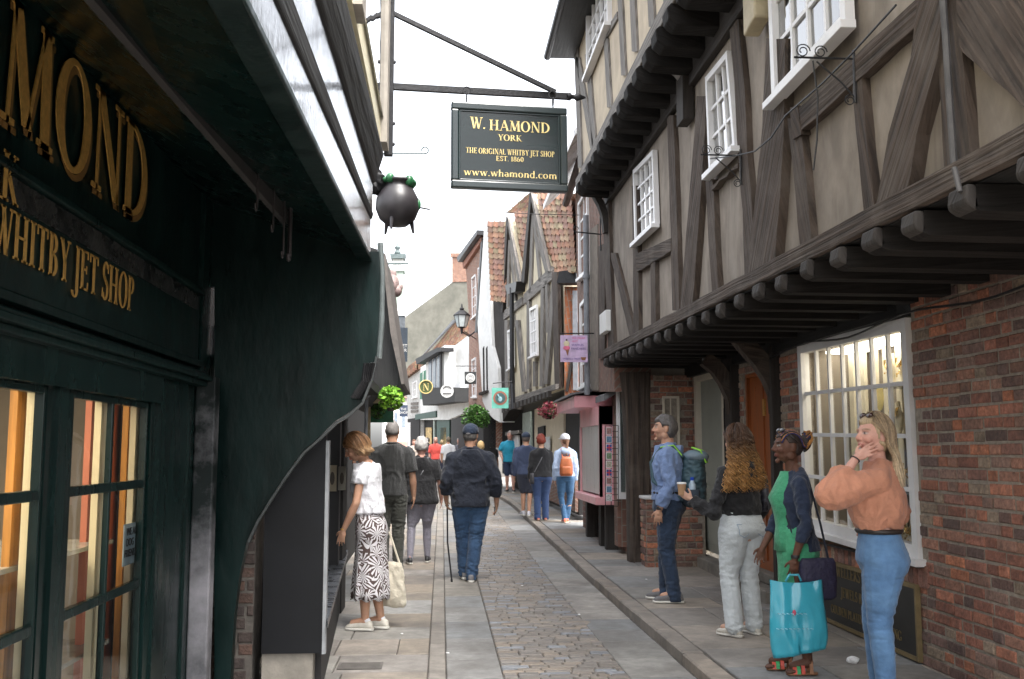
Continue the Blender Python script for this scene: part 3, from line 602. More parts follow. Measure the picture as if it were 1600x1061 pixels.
sash(TH, [(2.25, 6.46, 3.93), (2.25, 5.2, 3.93), (2.25, 5.22, 5.0), (2.25, 6.48, 5.0)], (-1, 0, 0), 4, 3, fw=.07, mw=.028, back=M_curt, depth=.06)
for zz in (4.05, 4.42, 4.8):
    t = MB(); t.tube([(2.20, 6.38, zz), (2.16, 6.1, zz), (2.20, 5.84, zz)], .004, 4)
# upper jetty
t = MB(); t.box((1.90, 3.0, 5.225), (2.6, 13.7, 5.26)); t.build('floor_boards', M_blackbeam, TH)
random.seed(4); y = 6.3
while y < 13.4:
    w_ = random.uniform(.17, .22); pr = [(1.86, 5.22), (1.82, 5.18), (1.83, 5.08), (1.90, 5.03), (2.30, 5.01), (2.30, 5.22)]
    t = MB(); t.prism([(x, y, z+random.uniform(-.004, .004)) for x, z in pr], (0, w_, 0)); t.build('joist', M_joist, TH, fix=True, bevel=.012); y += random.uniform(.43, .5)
plank(1.86, 2.0, (3.0, 13.72, lambda y: (5.21, 5.37)), M_timbergrey, 'jetty_beam', TH, seed=6)
t = MB(); t.box((XU+.03, 3.0, 5.3), (XU+.25, 13.7, 7.35)); t.build('second_floor_wall', M_plaster2, TH)
uk = dict(X=1.885, th=.06, m=M_timbergrey)
stud((899, 55), (906, 262), 6, **uk); subdiv([(902, 90), (910, 140), (926, 232)], 7, 8, name='diagonal_brace', **uk)
stud((917, 85), (928, 228), 6, 7, **uk); stud((946, 60), (952, 168), 6, 7, **uk); stud((967, -20), (974, 118), 7, **uk); stud((985, -60), (991, 80), 8, **uk); stud((1013, -60), (1018, 42), 9, **uk); stud((1035, -60), (1041, 5), 9, **uk)
fpoly([(921, 92), (964, 18), (964, 30), (922, 103)], name='window_rail', **uk)
sash(TH, [(1.875, 12.55, 6.42), (1.875, 10.85, 6.42), (1.875, 10.85, 7.32), (1.875, 12.55, 7.32)], (-1, 0, 0), 5, 3, fw=.06, mw=.03, back=M_curt, depth=.06)
t = MB(); t.prism([(1.50, 3, 7.32), (1.50, 3, 7.38), (3.3, 3, 9.4), (3.3, 3, 9.3)], (0, 10.9, 0)); t.build('roof', M_tile, TH, fix=True)
t = MB(); t.box((1.52, 3.0, 7.24), (1.93, 13.95, 7.31)); t.build('eaves_soffit', M_blackbeam, TH)
t = MB(); t.tube([(1.50, 3.0, 7.28), (1.50, 14.0, 7.28)], .055, 10); t.build('gutter', M_iron, TH)
arcpoly([(1044, 90), (1064, 104), (1081, 124), (1091, 150), (1096, 176)], .11, 8.85, .14, M_timbergrey, 'curved_brace', TH)
arcpoly([(916, 285), (930, 300), (940, 318), (946, 336), (949, 362)], .09, 13.4, .15, M_timberdark, 'curved_brace', TH)
t = MB(); t.box((2.20, 8.8, 4.6), (2.3, 9.05, 5.05)); t.build('bracket_post', M_timberdark, TH)
# corner post, return wall and low brick wall at the far end
t = MB(); A = hY(978, 872, 13.3); t.loft([((2.64, 13.42, .05), .15, .15), ((2.65, 13.42, 1.2), .16, .15), ((2.63, 13.42, 2.1), .18, .16), ((2.60, 13.42, 2.6), .22, .17)], n=16, ex=5)
t.uv = [[(t.v[k][2], math.atan2(t.v[k][1]-13.42, t.v[k][0]-2.6)*.15) for k in f] for f in t.f]; t.build('corner_post', M_timber, TH, fix=True)
mb = MB(); bricks(mb, (2.8, 13.30, .07), (1, 0, 0), (0, -1, 0), .62, 2.5, [(.17, .38, .9, 2.2)]); rw = mb.build('return_wall', M_brick, TH)
t = MB(); t.box((2.78, 13.30, 0), (3.5, 13.4, 2.56)); t.build('mortar', M_mortar, rw)
sash(TH, [(2.96, 13.285, .97), (3.19, 13.285, .97), (3.19, 13.285, 2.28), (2.96, 13.285, 2.28)], (0, -1, 0), 2, 3, fw=.03, mw=.015, gl=M_glassref, back=M_room, depth=.03, mat_=MT['beige door frame paint'])
mb = MB(); bricks(mb, (2.62, 12.78, .07), (1, 0, 0), (0, -1, 0), .72, .85); bricks(mb, (2.61, 13.1, .07), (0, -1, 0), (-1, 0, 0), .32, .85); lw = mb.build('low_wall', M_brick, TH)
t = MB(); t.box((2.615, 12.785, 0), (3.38, 13.1, .925)); t.build('mortar', M_mortar, lw)
t = MB(); t.box((2.59, 12.75, .93), (3.36, 13.12, .97)); t.build('coping', M_white, lw, bevel=.01)
t = MB(); q = [hX(943, 492, 2.26), hX(953, 517, 2.26)]; t.box((2.2, q[1].y, q[1].z), (2.28, q[0].y, q[0].z)); tag(t.build('alarm_box', M_whiter, bevel=.01), 'small white alarm box on the far end of the timber house wall', 'alarm box')
t = MB(); q = hX(1180, 25, 2.2); t.prism([(2.16, q.y+.16, q.z-.09), (2.16, q.y-.10, q.z-.05), (2.16, q.y-.10, q.z+.3), (2.16, q.y+.16, q.z+.25)], (.12, 0, 0)); tag(t.build('alarm_box', mat('faded yellow plastic', (.45, .38, .25), .6, var=.2), fix=True, bevel=.015), 'faded yellow cream alarm box high between the timber house windows', 'alarm box')
def scrollbracket(px, X, label, size=.3):
    o = hX(px[0], px[1], X); r = thing('sign_bracket', label, 'bracket', tuple(o), 'wrought iron scroll brackets on the timber house')
    t = MB(); t.tube([o, o+Vector((-size*1.35, 0, .0))], .006, 6)
    t.tube([o+Vector((0, 0, -size*.9)), o+Vector((-size*.3, 0, -size*.55)), o+Vector((-size*.85, 0, -.02))], .005, 6)
    t.tube([o+Vector((0, 0, .05)), o+Vector((0, 0, -size))], .008, 6)
    t.build('iron_arm', M_iron, r)
    for cx, cz, rr in ((-size*.75, .035, .038), (-size*1.15, .038, .042), (-size*.12, -size*.95, .035)):
        t = MB(); t.tube([o+Vector((cx+rr*(1-k/34)*math.cos(k*.45), 0, cz+rr*(1-k/34)*math.sin(k*.45))) for k in range(24)], .0035, 5); t.build('iron_scroll', M_iron, r)
scrollbracket((1157, 243), 2.26, 'black wrought iron scroll bracket under the small upper window', .23)
scrollbracket((1334, 92), 2.26, 'black wrought iron scroll bracket with dangling wire under the wide upper window', .25)
t = MB(); o = hX(1270, 95, 2.0); t.tube([o, o+Vector((.02, 0, -.2)), o+Vector((0, -.02, -.45)), o+Vector((-.03, -.03, -.62))], .005, 5); tag(t.build('dangling_wire', M_iron), 'thin black wire dangling from the scroll bracket', 'wire')
t = MB(); pts = [hX(*q, 2.2) for q in ((1400, 8), (1330, 85), (1285, 130), (1228, 180), (1205, 215), (1180, 236), (1150, 243), (1110, 248))]; t.tube(pts, .006, 5); tag(t.build('cable', M_iron), 'loose black cable strung along the timber house between its upper windows', 'cable')
t = MB(); t.tube([hX(*q, 2.235) for q in ((1471, -30), (1478, 60), (1484, 160), (1491, 262))], .016, 6); t.tube([hX(*q, 2.17) for q in ((1491, 262), (1500, 300))], .012, 6); tag(t.build('grey_conduit', mat('dull conduit', (.085, .08, .078), .7, var=.3)), 'grey conduit running down the nearest timber stud', 'pipe')
t = MB(); t.tube([(XW-.09, y_, 2.50+.03*math.sin(y_*3)) for y_ in np.linspace(4, 11, 30)], .009, 5); tag(t.build('cable', M_iron), 'sagging dark cable clipped under the joists above the shop window', 'cable')
HS = thing('hanging_sign', 'small black hanging sign under the jetty above the grey door', 'sign', tuple(hY(1120, 555, 11.6)))
a, b = hY(1099, 541, 11.6), hY(1158, 571, 11.6); t = MB(); t.box((a.x, 11.58, b.z), (b.x, 11.61, a.z)); t.build('board', mat('black sign paint'), HS)
t = MB(); t.box((a.x-.012, 11.57, b.z), (a.x, 11.62, a.z+.02)); t.build('edge', M_lead, HS)
t = MB(); t.tube([(a.x+.05, 11.6, a.z), (a.x+.05, 11.6, 2.75)], .005, 5); t.tube([(b.x-.05, 11.6, a.z), (b.x-.05, 11.6, 2.75)], .005, 5); t.build('chain', M_iron, HS)
t = MB(); random.seed(3)
for zz, n in ((.6, 9), (.3, 5)):
    for k in range(n): x_ = a.x+(b.x-a.x)*(.18+.07*k); z_ = b.z+(a.z-b.z)*zz; t.tube([(x_, 11.575, z_), (x_+.01, 11.575, z_+.02), (x_+.018, 11.575, z_-.004)], .0025, 4)
t.build('script_lettering', MT['faded gilt'], HS)
# ================================================================ LEFT: DARK GREEN SHOP
SH = thing('jewellery_shop', 'dark green painted jet shop with gold fascia letters and overhanging cornice, nearest on the left', 'shop', (-1.5, 5, 0))
XS = -1.5
def sY(px): return hX(px, 700, XS).y
def box(parent, name, m, a, b, bevel=0):
    t = MB(); t.box(a, b); return t.build(name, m, parent, bevel=bevel)
# window wall: frames
yr, ym, yl = [hX(q, 700, XS+.005).y for q in (229, 172, 109)]; yk = hX(68, 700, XS+.005).y
box(SH, 'corner_panel', M_green, (XS-.03, yr+.02, 0), (XS+.02, 6.25, 1.95))
box(SH, 'panel_moulding', M_green, (XS+.02, yr+.12, .2), (XS+.035, yr+.16, 1.85)); box(SH, 'panel_moulding', M_green, (XS+.02, 5.95, .2), (XS+.035, 5.99, 1.85))
box(SH, 'mullion', M_green, (XS-.035, yk, 0), (XS+.012, yl-.01, 1.86)); box(SH, 'mullion', M_green, (XS+.012, yk+.08, 0), (XS+.026, yl-.09, 1.86))
box(SH, 'window_head', M_green, (XS-.12, 1.0, 1.80), (XS+.05, yr+.1, 1.94))
for i, (x, z0, z1) in enumerate(((.09, 1.94, 1.97), (.12, 1.97, 2.0), (.07, 2.0, 2.03))): box(SH, 'cornice_moulding', M_greenrough, (XS-.1, 1.0, z0), (XS+x, 6.2, z1), .006)
box(SH, 'stall_riser', M_green, (XS-.12, 1.0, 0), (XS+.03, yr+.02, .36))
def shopwin(y0, y1, cols, z0=.36, z1=1.80):
    t = MB(); t.quad((XS-.015, y0, z0), (XS-.015, y1, z0), (XS-.015, y1, z1), (XS-.015, y0, z1)); wn = t.build('window', M_glass, SH)
    t = MB(); t.box((XS-.03, y1-.022, z0), (XS+.008, y1, z1)); t.box((XS-.03, y0, z0), (XS+.008, y0+.022, z1)); t.box((XS-.03, y0+.022, z1-.03), (XS+.008, y1-.022, z1)); t.build('frame', M_green, wn, bevel=.004)
    t = MB()
    for zz in (.88, 1.37): t.box((XS-.026, y0, zz), (XS+.005, y1, zz+.042))
    for k in range(1, cols): yy = y0+(y1-y0)*(k/cols if cols > 2 else .50); t.box((XS-.025, yy-.013, z0), (XS+.004, yy+.013, z1))
    t.build('glazing_bar', M_green, wn, bevel=.006); return wn
shopwin(yl, yr, 2); shopwin(1.6, yk, 4)
# interior
II = MB(); II.box((XS-2.6, 1.0, 0), (XS-2.5, 6.2, 2.3)); II.box((XS-2.5, 6.05, 0), (XS-.14, 6.12, 2.3)); II.box((XS-2.5, 1.0, 2.25), (XS-.14, 6.05, 2.3)); II.box((XS-2.5, 1.0, 0), (XS-.14, 6.05, .05))
II.build('interior_wall', mat('warm grey interior', (.20, .18, .15), .8, var=.15, scale=2), SH)
def strip(px, m, X, w_, name): y_ = hX(px, 700, X).y; box(SH, name, m, (X-.02, y_-w_/2, .3), (X, y_+w_/2, 2.0))
def pstrip(pa, pb, X, m, name):
    ya, yb = hX(pa, 700, X).y, hX(pb, 700, X).y; box(SH, name, m, (X-.03, ya, .2), (X, yb, 1.98))
for q in ((156, 170), (211, 226), (51, 67), (-40, -22)): pstrip(*q, XS-.05, M_cream, 'window_reveal')
pstrip(199, 213, XS-.13, M_oak, 'oak_post'); pstrip(24, 38, XS-.13, M_oak, 'oak_post'); pstrip(36, 54, XS-.17, mat('brown oak', (.22, .085, .02), .4, var=.3, scale=4, stretch=(8, 8, .5)), 'oak_post')
pstrip(141, 158, XS-.2, M_salmon, 'salmon_panel'); pstrip(176, 198, XS-.2, M_salmon, 'salmon_panel'); pstrip(196, 201, XS-.15, M_dark, 'dark_post')
for zz in (1.10, .62): box(SH, 'glass_shelf', mat('grey glass shelf'), (XS-.75, 1.7, zz), (XS-.12, yr-.06, zz+.02))
t = MB(); t.box((XS-1.3, 2.2, 2.2), (XS-.6, 4.9, 2.24)); t.build('ceiling_lamp', mat('warm ceiling lamp', (.9, .8, .6), .5, emis=(1, .80, .56, 3.4)), SH)
LS = thing('table_lamp', 'table lamp with a round cream shade inside the nearest shop window', 'lamp', (XS-.4, 3.45, 1.12))
t = MB(); t.lathe((XS-.45, 3.62, 1.12), [(.05, 0), (.05, .02), (.012, .03), (.012, .14)], 12); t.build('base', M_gold, LS)
t = MB(); t.lathe((XS-.45, 3.62, 1.26), [(.13, 0), (.13, .06), (.11, .12), (.07, .17), (.02, .19)], 20); t.build('lamp_shade', mat('cream lamp shade', (.8, .7, .5), .8, emis=(1, .75, .45, .7)), LS, smooth=True)
random.seed(9)
for i in range(9):
    yy = 2.6+i*.27+random.uniform(-.05, .05); xx = XS-.3-random.uniform(0, .2); low = i % 2; zz = .64 if low else 1.12
    r = thing('jewellery_stand', 'gold jewellery rack on the %s shelf behind the green shop window' % ('lower' if low else 'upper'), 'jewellery stand', (xx, yy, zz), 'jewellery racks in the green shop window')
    t = MB(); t.tube([(xx, yy, zz), (xx, yy, zz+.17)], .006, 6); t.tube([(xx, yy-.06, zz+.17), (xx, yy+.06, zz+.17)], .005, 6); t.tube([(xx, yy-.06, zz+.09), (xx, yy+.06, zz+.09)], .005, 6); t.lathe((xx, yy, zz), [(.045, 0), (.045, .01), (.006, .015)], 10); t.build('stand', M_gold, r)
    for k in range(6): t = MB(); t.ell((xx, yy-.055+.022*k, zz+.05+.08*(k % 2)), (.01, .012, .022), nu=6, nv=5); t.build('pendant', mat('jet bead', (.015, .015, .02), .1) if k % 2 else M_gold, r)
NT = thing('window_notice', 'pale blue handwritten dog notice taped inside the green shop window', 'notice', (XS-.045, 4.85, .96))
n0, n1 = hX(189, 850, XS-.04), hX(217, 900, XS-.04); box(NT, 'paper', mat('blue paper', (.22, .30, .36), .8), (XS-.032, n0.y, 1.0), (XS-.027, n1.y+.01, 1.20))
sans('WE ARE\nDOG  \u2198\nFRIENDLY', (XS-.027, n0.y+.125, 1.145), (0, 1, 0), (0, 0, 1), .052, mat('ink', (.02, .02, .025), .8), NT)
# fascia board
FA = MB(); FA.box((XS-.1, 1.0, 2.03), (XS-.01, 6.22, 3.25)); fas = FA.build('fascia', M_greenrough, SH)
box(SH, 'lower_fascia_board', M_greenrough, (XS-.01, 1.0, 2.10), (XS+.015, 6.18, 2.50), .004); box(SH, 'fascia_bead', M_greenrough, (XS-.01, 1.0, 2.50), (XS+.045, 6.18, 2.535), .008); box(SH, 'fascia_bead', M_greenrough, (XS-.01, 1.0, 2.06), (XS+.04, 6.18, 2.10), .008)
box(SH, 'sunk_board', mat('sooty gloss board', (.012, .013, .013), .28, var=.4, scale=6, bump=.8, bscale=22, dirt=(.05, .048, .045), dscale=2.5, rvar=.15), (XS+.015, 1.0, 2.40), (XS+.022, 6.1, 2.495))
dO = hX(215, 345, XS); mO = hX(65, 250, XS)
def fitletters(txt, pxr, yb, pxtop, m, wfac, x_plane, name, outline=None):
    R0 = hX(pxr, yb, x_plane); T0 = hX(pxr, pxtop, x_plane); h = T0.z-R0.z
    return lettering([(txt, 0, 0, h, wfac, 'r')], R0, (0, 1, 0), (0, 0, 1), (1, 0, 0), m, SH, name, .004), h
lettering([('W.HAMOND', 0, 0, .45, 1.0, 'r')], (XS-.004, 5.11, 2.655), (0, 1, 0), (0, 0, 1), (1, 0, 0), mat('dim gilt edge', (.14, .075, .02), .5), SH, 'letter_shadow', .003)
lettering([('W.HAMOND', 0, 0, .45, 1.0, 'r')], (XS+.0, 5.08, 2.68), (0, 1, 0), (0, 0, 1), (1, 0, 0), M_gold, SH, 'gold_lettering', .005)
k_ = hX(22, 322, XS+.03); lettering([('YORK', 0, 0, .17, .95, 'r')], (XS+.03, k_.y+.02, k_.z), (0, 1, 0), (0, 0, 1), (1, 0, 0), M_gold, SH, 'gold_lettering', .003)
k_ = hX(207, 488, XS+.02); lettering([('THE ORIGINAL WHITBY JET SHOP', 0, 0, .165, .86, 'r')], (XS+.022, k_.y, k_.z), (0, 1, 0), (0, 0, 1), (1, 0, 0), M_gold, SH, 'gold_lettering', .003)
# cove and soffit, overhanging cornice
def rail(far, pf, near, zf, X=-.49, Xn=None):
    a = hX(far[0], far[1], X); b = hX(near, 0, Xn or X); d = (a-b); return b-d*((b.y-1.0)/d.y), b+d*((6.5-b.y)/d.y)
A0, A1 = rail((577, 400), 0, 381.6, 0, -.475); B0, B1 = rail((585, 356), 0, 429, 0, -.477); C0, C1 = rail((588, 350), 0, 455, 0, -.468); D0, D1_ = rail((591, 317), 0, 494, 0, -.468); E0, E1 = rail((613, 289), 0, 544, 0, -.385, -.41)
def seg(a0, b0, a1, b1, th, m, name, bevel=0):           # slab between two rails, thickness to the building side
    t = MB(); e = Vector((-th, 0, 0)); P0 = [a0, b0, b0+e, a0+e]; P1 = [a1, b1, b1+e, a1+e]
    V = P0+P1; fs = [(0, 1, 2, 3), (7, 6, 5, 4)]+[(k, 4+k, 4+(k+1) % 4, (k+1) % 4) for k in range(4)]
    L_ = (a1-a0).length; uv = [[(0, 0), (.1, 0), (.1, .1), (0, .1)]]*2+[[(0, k*.2), (L_, k*.2), (L_, k*.2+.2), (0, k*.2+.2)] for k in range(4)]
    t.add(V, fs, uv); return t.build(name, m, SH, fix=True, bevel=bevel)
z3 = lambda z: Vector((0, 0, z))
seg(A0, B0, A1, B1, .08, M_glossboard, 'cornice_board', .004)
seg(A0-z3(.03)+Vector((.015, 0, 0)), A0+Vector((.015, 0, 0)), A1-z3(.03)+Vector((.015, 0, 0)), A1+Vector((.015, 0, 0)), .09, M_greenrough, 'cornice_bead', .006)
seg(B0+Vector((.008, 0, 0)), C0+Vector((.010, 0, .0)), B1+Vector((.008, 0, 0)), C1+Vector((.010, 0, .0)), .12, M_blackbeam, 'cornice_moulding', .008)
seg(C0+z3(.002), D0, C1+z3(.002), D1_, .10, M_glossboard, 'cornice_board', .004)
seg(D0+Vector((.012, 0, 0)), E0, D1_+Vector((.012, 0, 0)), E1, .22, M_blackbeam, 'bressummer', .02)
t = MB(); V = [(XS-.02, 1.0, 3.16), (A0.x-.03, 1.0, A0.z+.01), (A1.x-.03, 6.5, A1.z+.01), (XS-.02, 6.5, 3.16)]; t.prism(V, (0, 0, .06)); t.build('soffit', M_green, SH, fix=True)
for y_ in (): box(SH, 'soffit_joint', M_greenrough, (XS, y_, 3.0), (XS+.1, y_+.03, 3.15))
# curved end bracket, dark panel
cv = [(378, 393), (592, 393), (594, 430), (592, 500), (588, 555), (580, 592), (566, 628), (545, 645), (525, 657), (499, 682), (474, 704), (449, 738), (424, 776), (402, 812), (386, 845), (374, 900), (366, 960), (360, 1061), (352, 1120), (335, 1120), (335, 393)]
t = MB(); P = [hY(x, y, 6.42) for x, y in cv]; cc = hY(400, 500, 6.42)
n_ = len(P)
t.prism(P, (0, .09, 0)); t.box((-1.6, 6.43, 2.6), (-.52, 6.49, 3.15)); t.build('curved_bracket', M_greenrough, SH, fix=True)
t = MB(); pts = [hY(x+1, y+2, 6.38) for x, y in [(588, 555), (580, 592), (566, 628), (545, 647), (525, 659), (499, 684), (474, 706), (449, 740), (424, 778), (402, 814), (388, 845)]]
for i in range(len(pts)-1): t.beam(pts[i], pts[i+1], .05, .015, up=(pts[i+1]-pts[i]).cross(Vector((0, 1, 0))))
t.build('bracket_edge', mat('worn edge', (.035, .04, .04), .5, var=.5, scale=20), SH)
t = MB(); t.tube([hY(x, y, 6.5) for x, y in [(594, 380), (597, 430), (596, 500), (592, 560)]], .02, 8); t.build('cable_bundle', mat('grey cable', (.12, .14, .14), .4), SH)
t = MB(); a_ = hY(585, 575, 6.36); 
for k in range(5): t.tube([a_+Vector((.015*k-.06, -.01*k, .03)), a_+Vector((.01*k-.07, 0, -.08)), a_+Vector((.012*k-.14, .01*k, -.19))], .011, 6)
t.build('pipe_joint', M_iron, SH)
t = MB(); t.box((XS+.02, 6.12, 0), (XS+.14, 6.24, 2.0)); t.build('corner_post', mat('scuffed grey green post', (.008, .012, .012), .6, var=.5, scale=3, dirt=(.30, .29, .31, .9), dscale=1.1, spec=.2), SH, bevel=.01)
box(SH, 'corner_wall', M_green, (XS-.1, 6.225, 0), (XS+.02, 6.6, 3.4))
# brick pier seen between bracket and dark panel
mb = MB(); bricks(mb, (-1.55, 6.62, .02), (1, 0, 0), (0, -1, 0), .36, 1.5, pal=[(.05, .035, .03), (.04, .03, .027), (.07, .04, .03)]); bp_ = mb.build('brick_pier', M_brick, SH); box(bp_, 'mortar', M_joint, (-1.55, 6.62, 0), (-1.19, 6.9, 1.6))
# meat hook rail
RL = thing('hook_rail', 'old timber rail with iron meat hooks under the green shop soffit', 'hook rail', tuple(hZ(300, 180, 2.76)), None)
ra, rb = hY(445, 338, 5.45), hY(150, -10, 2.85)
t = MB(); t.beam(rb+(rb-ra)*.6, ra, .03, .085); t.build('rail', mat('sooty rail', (.022, .02, .02), .7, var=.3, dirt=(.04, .035, .033)), RL)
for f_, L_, wd in ((.0, .28, .018), (.05, .30, .008), (.13, .22, .008), (.24, .2, .008)):
    p = ra+(rb-ra)*f_*1.2; t = MB(); x_ = p+Vector((.03, 0, .06))
    pts = [x_, x_-z3(L_)]+[x_-z3(L_)+Vector((0, -.028+.028*math.cos(q), -.028*math.sin(q))) for q in np.linspace(.3, PI, 6)]
    t.tube(pts, [wd*.7]*2+[wd*.6]*6, 6); t.build('meat_hook', mat('hook metal', (.045, .04, .042), .5, metal=.4), RL)
# upper storey
t = MB(); t.box((-.9, 1.5, 3.63), (-.43, 6.9, 6.5)); t.box((-.9, 1.0, 3.3), (-.62, 6.45, 3.63)); t.build('upper_wall', M_cream, SH)
for y_ in (4.5, 6.6): box(SH, 'window_frame', mat('weathered cream frame', (.33, .30, .26), .7, var=.2), (-.43, y_, 3.63), (-.385, y_+.22, 6.5))
box(SH, 'glass_front', M_glassref, (-.425, 4.75, 3.8), (-.41, 6.6, 6.5))
t = MB(); t.box((-.42, 6.86, 3.62), (-.36, 6.92, 6.6))
for zz in (3.7, 3.85, 4.3, 4.9, 5.0): t.ell((-.355, 6.88, zz), (.012, .012, .015), nu=6, nv=5)
t.build('angle_iron', M_iron, SH)
# side shopfront: dark panel, ledge
NS = thing('lower_shopfront', 'low black boarded shopfront with dark sill beyond the curved green bracket', 'shopfront', (-1.0, 7.5, 0))
a_, b_ = hY(408, 1022, 6.55), hY(503, 1020, 6.55)
t = MB(); t.box((a_.x, 6.55, a_.z), (b_.x, 6.62, 1.75)); t.build('black_panel', mat('matt black board', (.005, .0055, .007), .5, var=.25, scale=4, bump=.15, spec=.25), NS)
t = MB(); t.box((a_.x, 6.58, 0), (b_.x-.06, 6.9, a_.z)); t.build('stone_plinth', mat('worn stone step'), NS)
t = MB(); t.box((b_.x, 6.54, .28), (b_.x+.022, 6.6, 1.62)); t.build('edge_trim', mat('grey trim', (.22, .23, .24), .5), NS)
e0, e1 = hZ(507, 973, .5), hZ(541, 862, .5)
t = MB(); t.prism([(e0.x-.03, e0.y+.25, .5), (e0.x+.01, e0.y+.1, .5), (e1.x, e1.y+.2, .5), (e1.x-.35, e1.y+.2, .5)], (0, 0, -.05)); t.build('sill', mat('dark lead sill', (.06, .065, .075), .3, var=.4, scale=7, bump=.5, rvar=.12), NS, fix=True)
t = MB(); t.prism([(e0.x-.35, 6.7, 0), (e0.x-.05, 6.7, 0), (e1.x-.04, e1.y+.2, 0), (e1.x-.35, e1.y+.2, 0)], (0, 0, .44)); t.build('stall_board', M_dark, NS, fix=True)
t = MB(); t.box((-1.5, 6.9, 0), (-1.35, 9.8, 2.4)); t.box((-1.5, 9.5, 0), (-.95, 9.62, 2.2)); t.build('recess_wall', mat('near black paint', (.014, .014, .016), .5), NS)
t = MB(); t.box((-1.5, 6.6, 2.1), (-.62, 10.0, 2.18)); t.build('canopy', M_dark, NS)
for (x0, y0, x1, y1), c in (((512, 727, 526, 768), (.28, .24, .17)), ((528, 729, 540, 766), (.2, .19, .16)), ((512, 650, 530, 662), (.35, .2, .06))):
    q0, q1 = hY(x0, y1, 9.45), hY(x1, y0, 9.45); po = thing('poster', 'small poster on the dark wall behind the woman in white, %s' % {.28: 'left one', .2: 'right one', .35: 'orange strip on top'}[c[0]], 'poster', tuple(q0))
    t = MB(); t.box((q0.x, 9.46, q0.z), (q1.x, 9.49, q1.z)); t.build('paper', mat('poster %g' % c[0], c, .7, var=.1), po)
    t = MB(); w2, h2 = q1.x-q0.x, q1.z-q0.z; t.ell(((q0.x+q1.x)/2, 9.457, (q0.z+q1.z)/2), (w2*.28, .002, h2*.25)); t.build('picture', mat('poster ink', (.06, .05, .04), .8), po)
# ================================================================ HANGING SIGN OVER THE STREET
YB = 7.0
wl = hY(606, 134, YB); tip = hY(905, 152, YB*1.03)
HB = thing('hanging_shop_sign', 'dark green hanging sign with gold lettering reading W. HAMOND over the street', 'sign', tuple(wl))
t = MB(); t.beam(wl-Vector((.15, 0, 0)), tip-(tip-wl)*.05, .035, .045); t.build('iron_bar', M_iron, HB)
ax = (tip-wl).normalized().to_track_quat('Z', 'Y').to_matrix()
t = MB(); t.lathe(tip-(tip-wl)*.07, [(.022, 0), (.03, .01), (.03, .03), (.018, .04), (.016, .06), (.032, .085), (.022, .11), (.006, .15)], 12, ax); t.build('spear_finial', M_iron, HB, smooth=True)
t = MB(); t.beam(hY(608, 18, YB), hY(868, 144, YB*1.02), .03, .03); t.build('stay', M_iron, HB)
sc = [hY(706, 158, 6.98), hY(886, 168, 7.08), hY(886, 298, 7.08), hY(705, 293, 6.98)]
U = (sc[1]-sc[0]); Wd = math.hypot(U.x, U.y); U = Vector((U.x, U.y, 0)).normalized(); Nn = Vector((U.y, -U.x, 0)); top = (sc[0].z+sc[1].z)/2; bot = (sc[2].z+sc[3].z)/2; Hh = top-bot
tl = sc[0].copy(); drop = (sc[1].z-sc[0].z)/Wd; O = Vector((tl.x, tl.y, sc[3].z)); Vz = Vector((0, 0, 1)); U = (U+Vz*drop*.6).normalized(); Vz = (Vz-U*Vz.dot(U)).normalized()
M_sgn = mat('dark green sign gloss', (.004, .012, .012), .22, var=.25, scale=5, bump=.12, bscale=30, stretch=(.3, 1, 3), coat=.1, spec=.35)
M_sgf = mat('dark green sign frame', (.008, .019, .02), .28, var=.2, scale=8, coat=.15)
t = MB(); t.frame(O+U*.05+Vz*.05-Nn*.0, U*(Wd-.1), Vz*(Hh-.1), -Nn*.03); t.build('board', M_sgn, HB, fix=True)
fr = []
t = MB(); f_ = .055
t.frame(O+Nn*.02, U*Wd, Vz*f_, -Nn*.07); t.frame(O+Vz*(Hh-f_)+Nn*.02, U*Wd, Vz*f_, -Nn*.07); t.frame(O+Vz*f_+Nn*.02, U*f_, Vz*(Hh-2*f_), -Nn*.07); t.frame(O+U*(Wd-f_)+Vz*f_+Nn*.02, U*f_, Vz*(Hh-2*f_), -Nn*.07)
t.build('frame', M_sgf, HB, fix=True, bevel=.01)
t = MB(); g_ = f_; 
for q in ((U*g_+Vz*g_, U*(Wd-2*g_), Vz*.012), (U*g_+Vz*(Hh-g_-.012), U*(Wd-2*g_), Vz*.012), (U*g_+Vz*g_, U*.012, Vz*(Hh-2*g_)), (U*(Wd-g_-.012)+Vz*g_, U*.012, Vz*(Hh-2*g_))): t.frame(O+q[0]+Nn*.009, q[1], q[2], -Nn*.02)
t.build('inner_moulding', M_sgf, HB, fix=True, bevel=.003)
cx = Wd/2
lettering([('W.', cx-.235, Hh*.70, Hh*.135, .95, 'c'), ('HAMOND', cx+.075, Hh*.69, Hh*.125, 1.02, 'c'), ('YORK', cx, Hh*.575, Hh*.072, 1.15, 'c'), ('THE ORIGINAL WHITBY JET SHOP', cx+.005, Hh*.41, Hh*.065, .80, 'c'), ('EST. 1860', cx, Hh*.335, Hh*.056, 1.1, 'c'), ('www.whamond.com', cx+.005, Hh*.15, Hh*.082, 1.28, 'c')],
          O+Nn*.0, U, Vz, Nn, M_goldbright, HB, 'gold_lettering', .003)
for f_ in (.13, .88):
    b0 = O+U*Wd*f_+Vz*Hh; fr_ = wl+(tip-wl)*((b0.x-wl.x)/(tip.x-wl.x)); t = MB()
    t.tube([b0, b0+Vector((0, 0, .02))], .006, 6); zc = (b0.z+fr_.z)/2
    for k in range(2): zz = b0.z+.02+(fr_.z-b0.z-.03)*(k+.5)/2; rr = (fr_.z-b0.z-.03)/3.4; t.tube([(b0.x+(rr*math.cos(q) if k else 0), b0.y+(0 if k else rr*math.cos(q)), zz+rr*math.sin(q)) for q in np.linspace(0, 2*PI, 13)], .005, 5)
    t.build('hook', M_iron, HB)
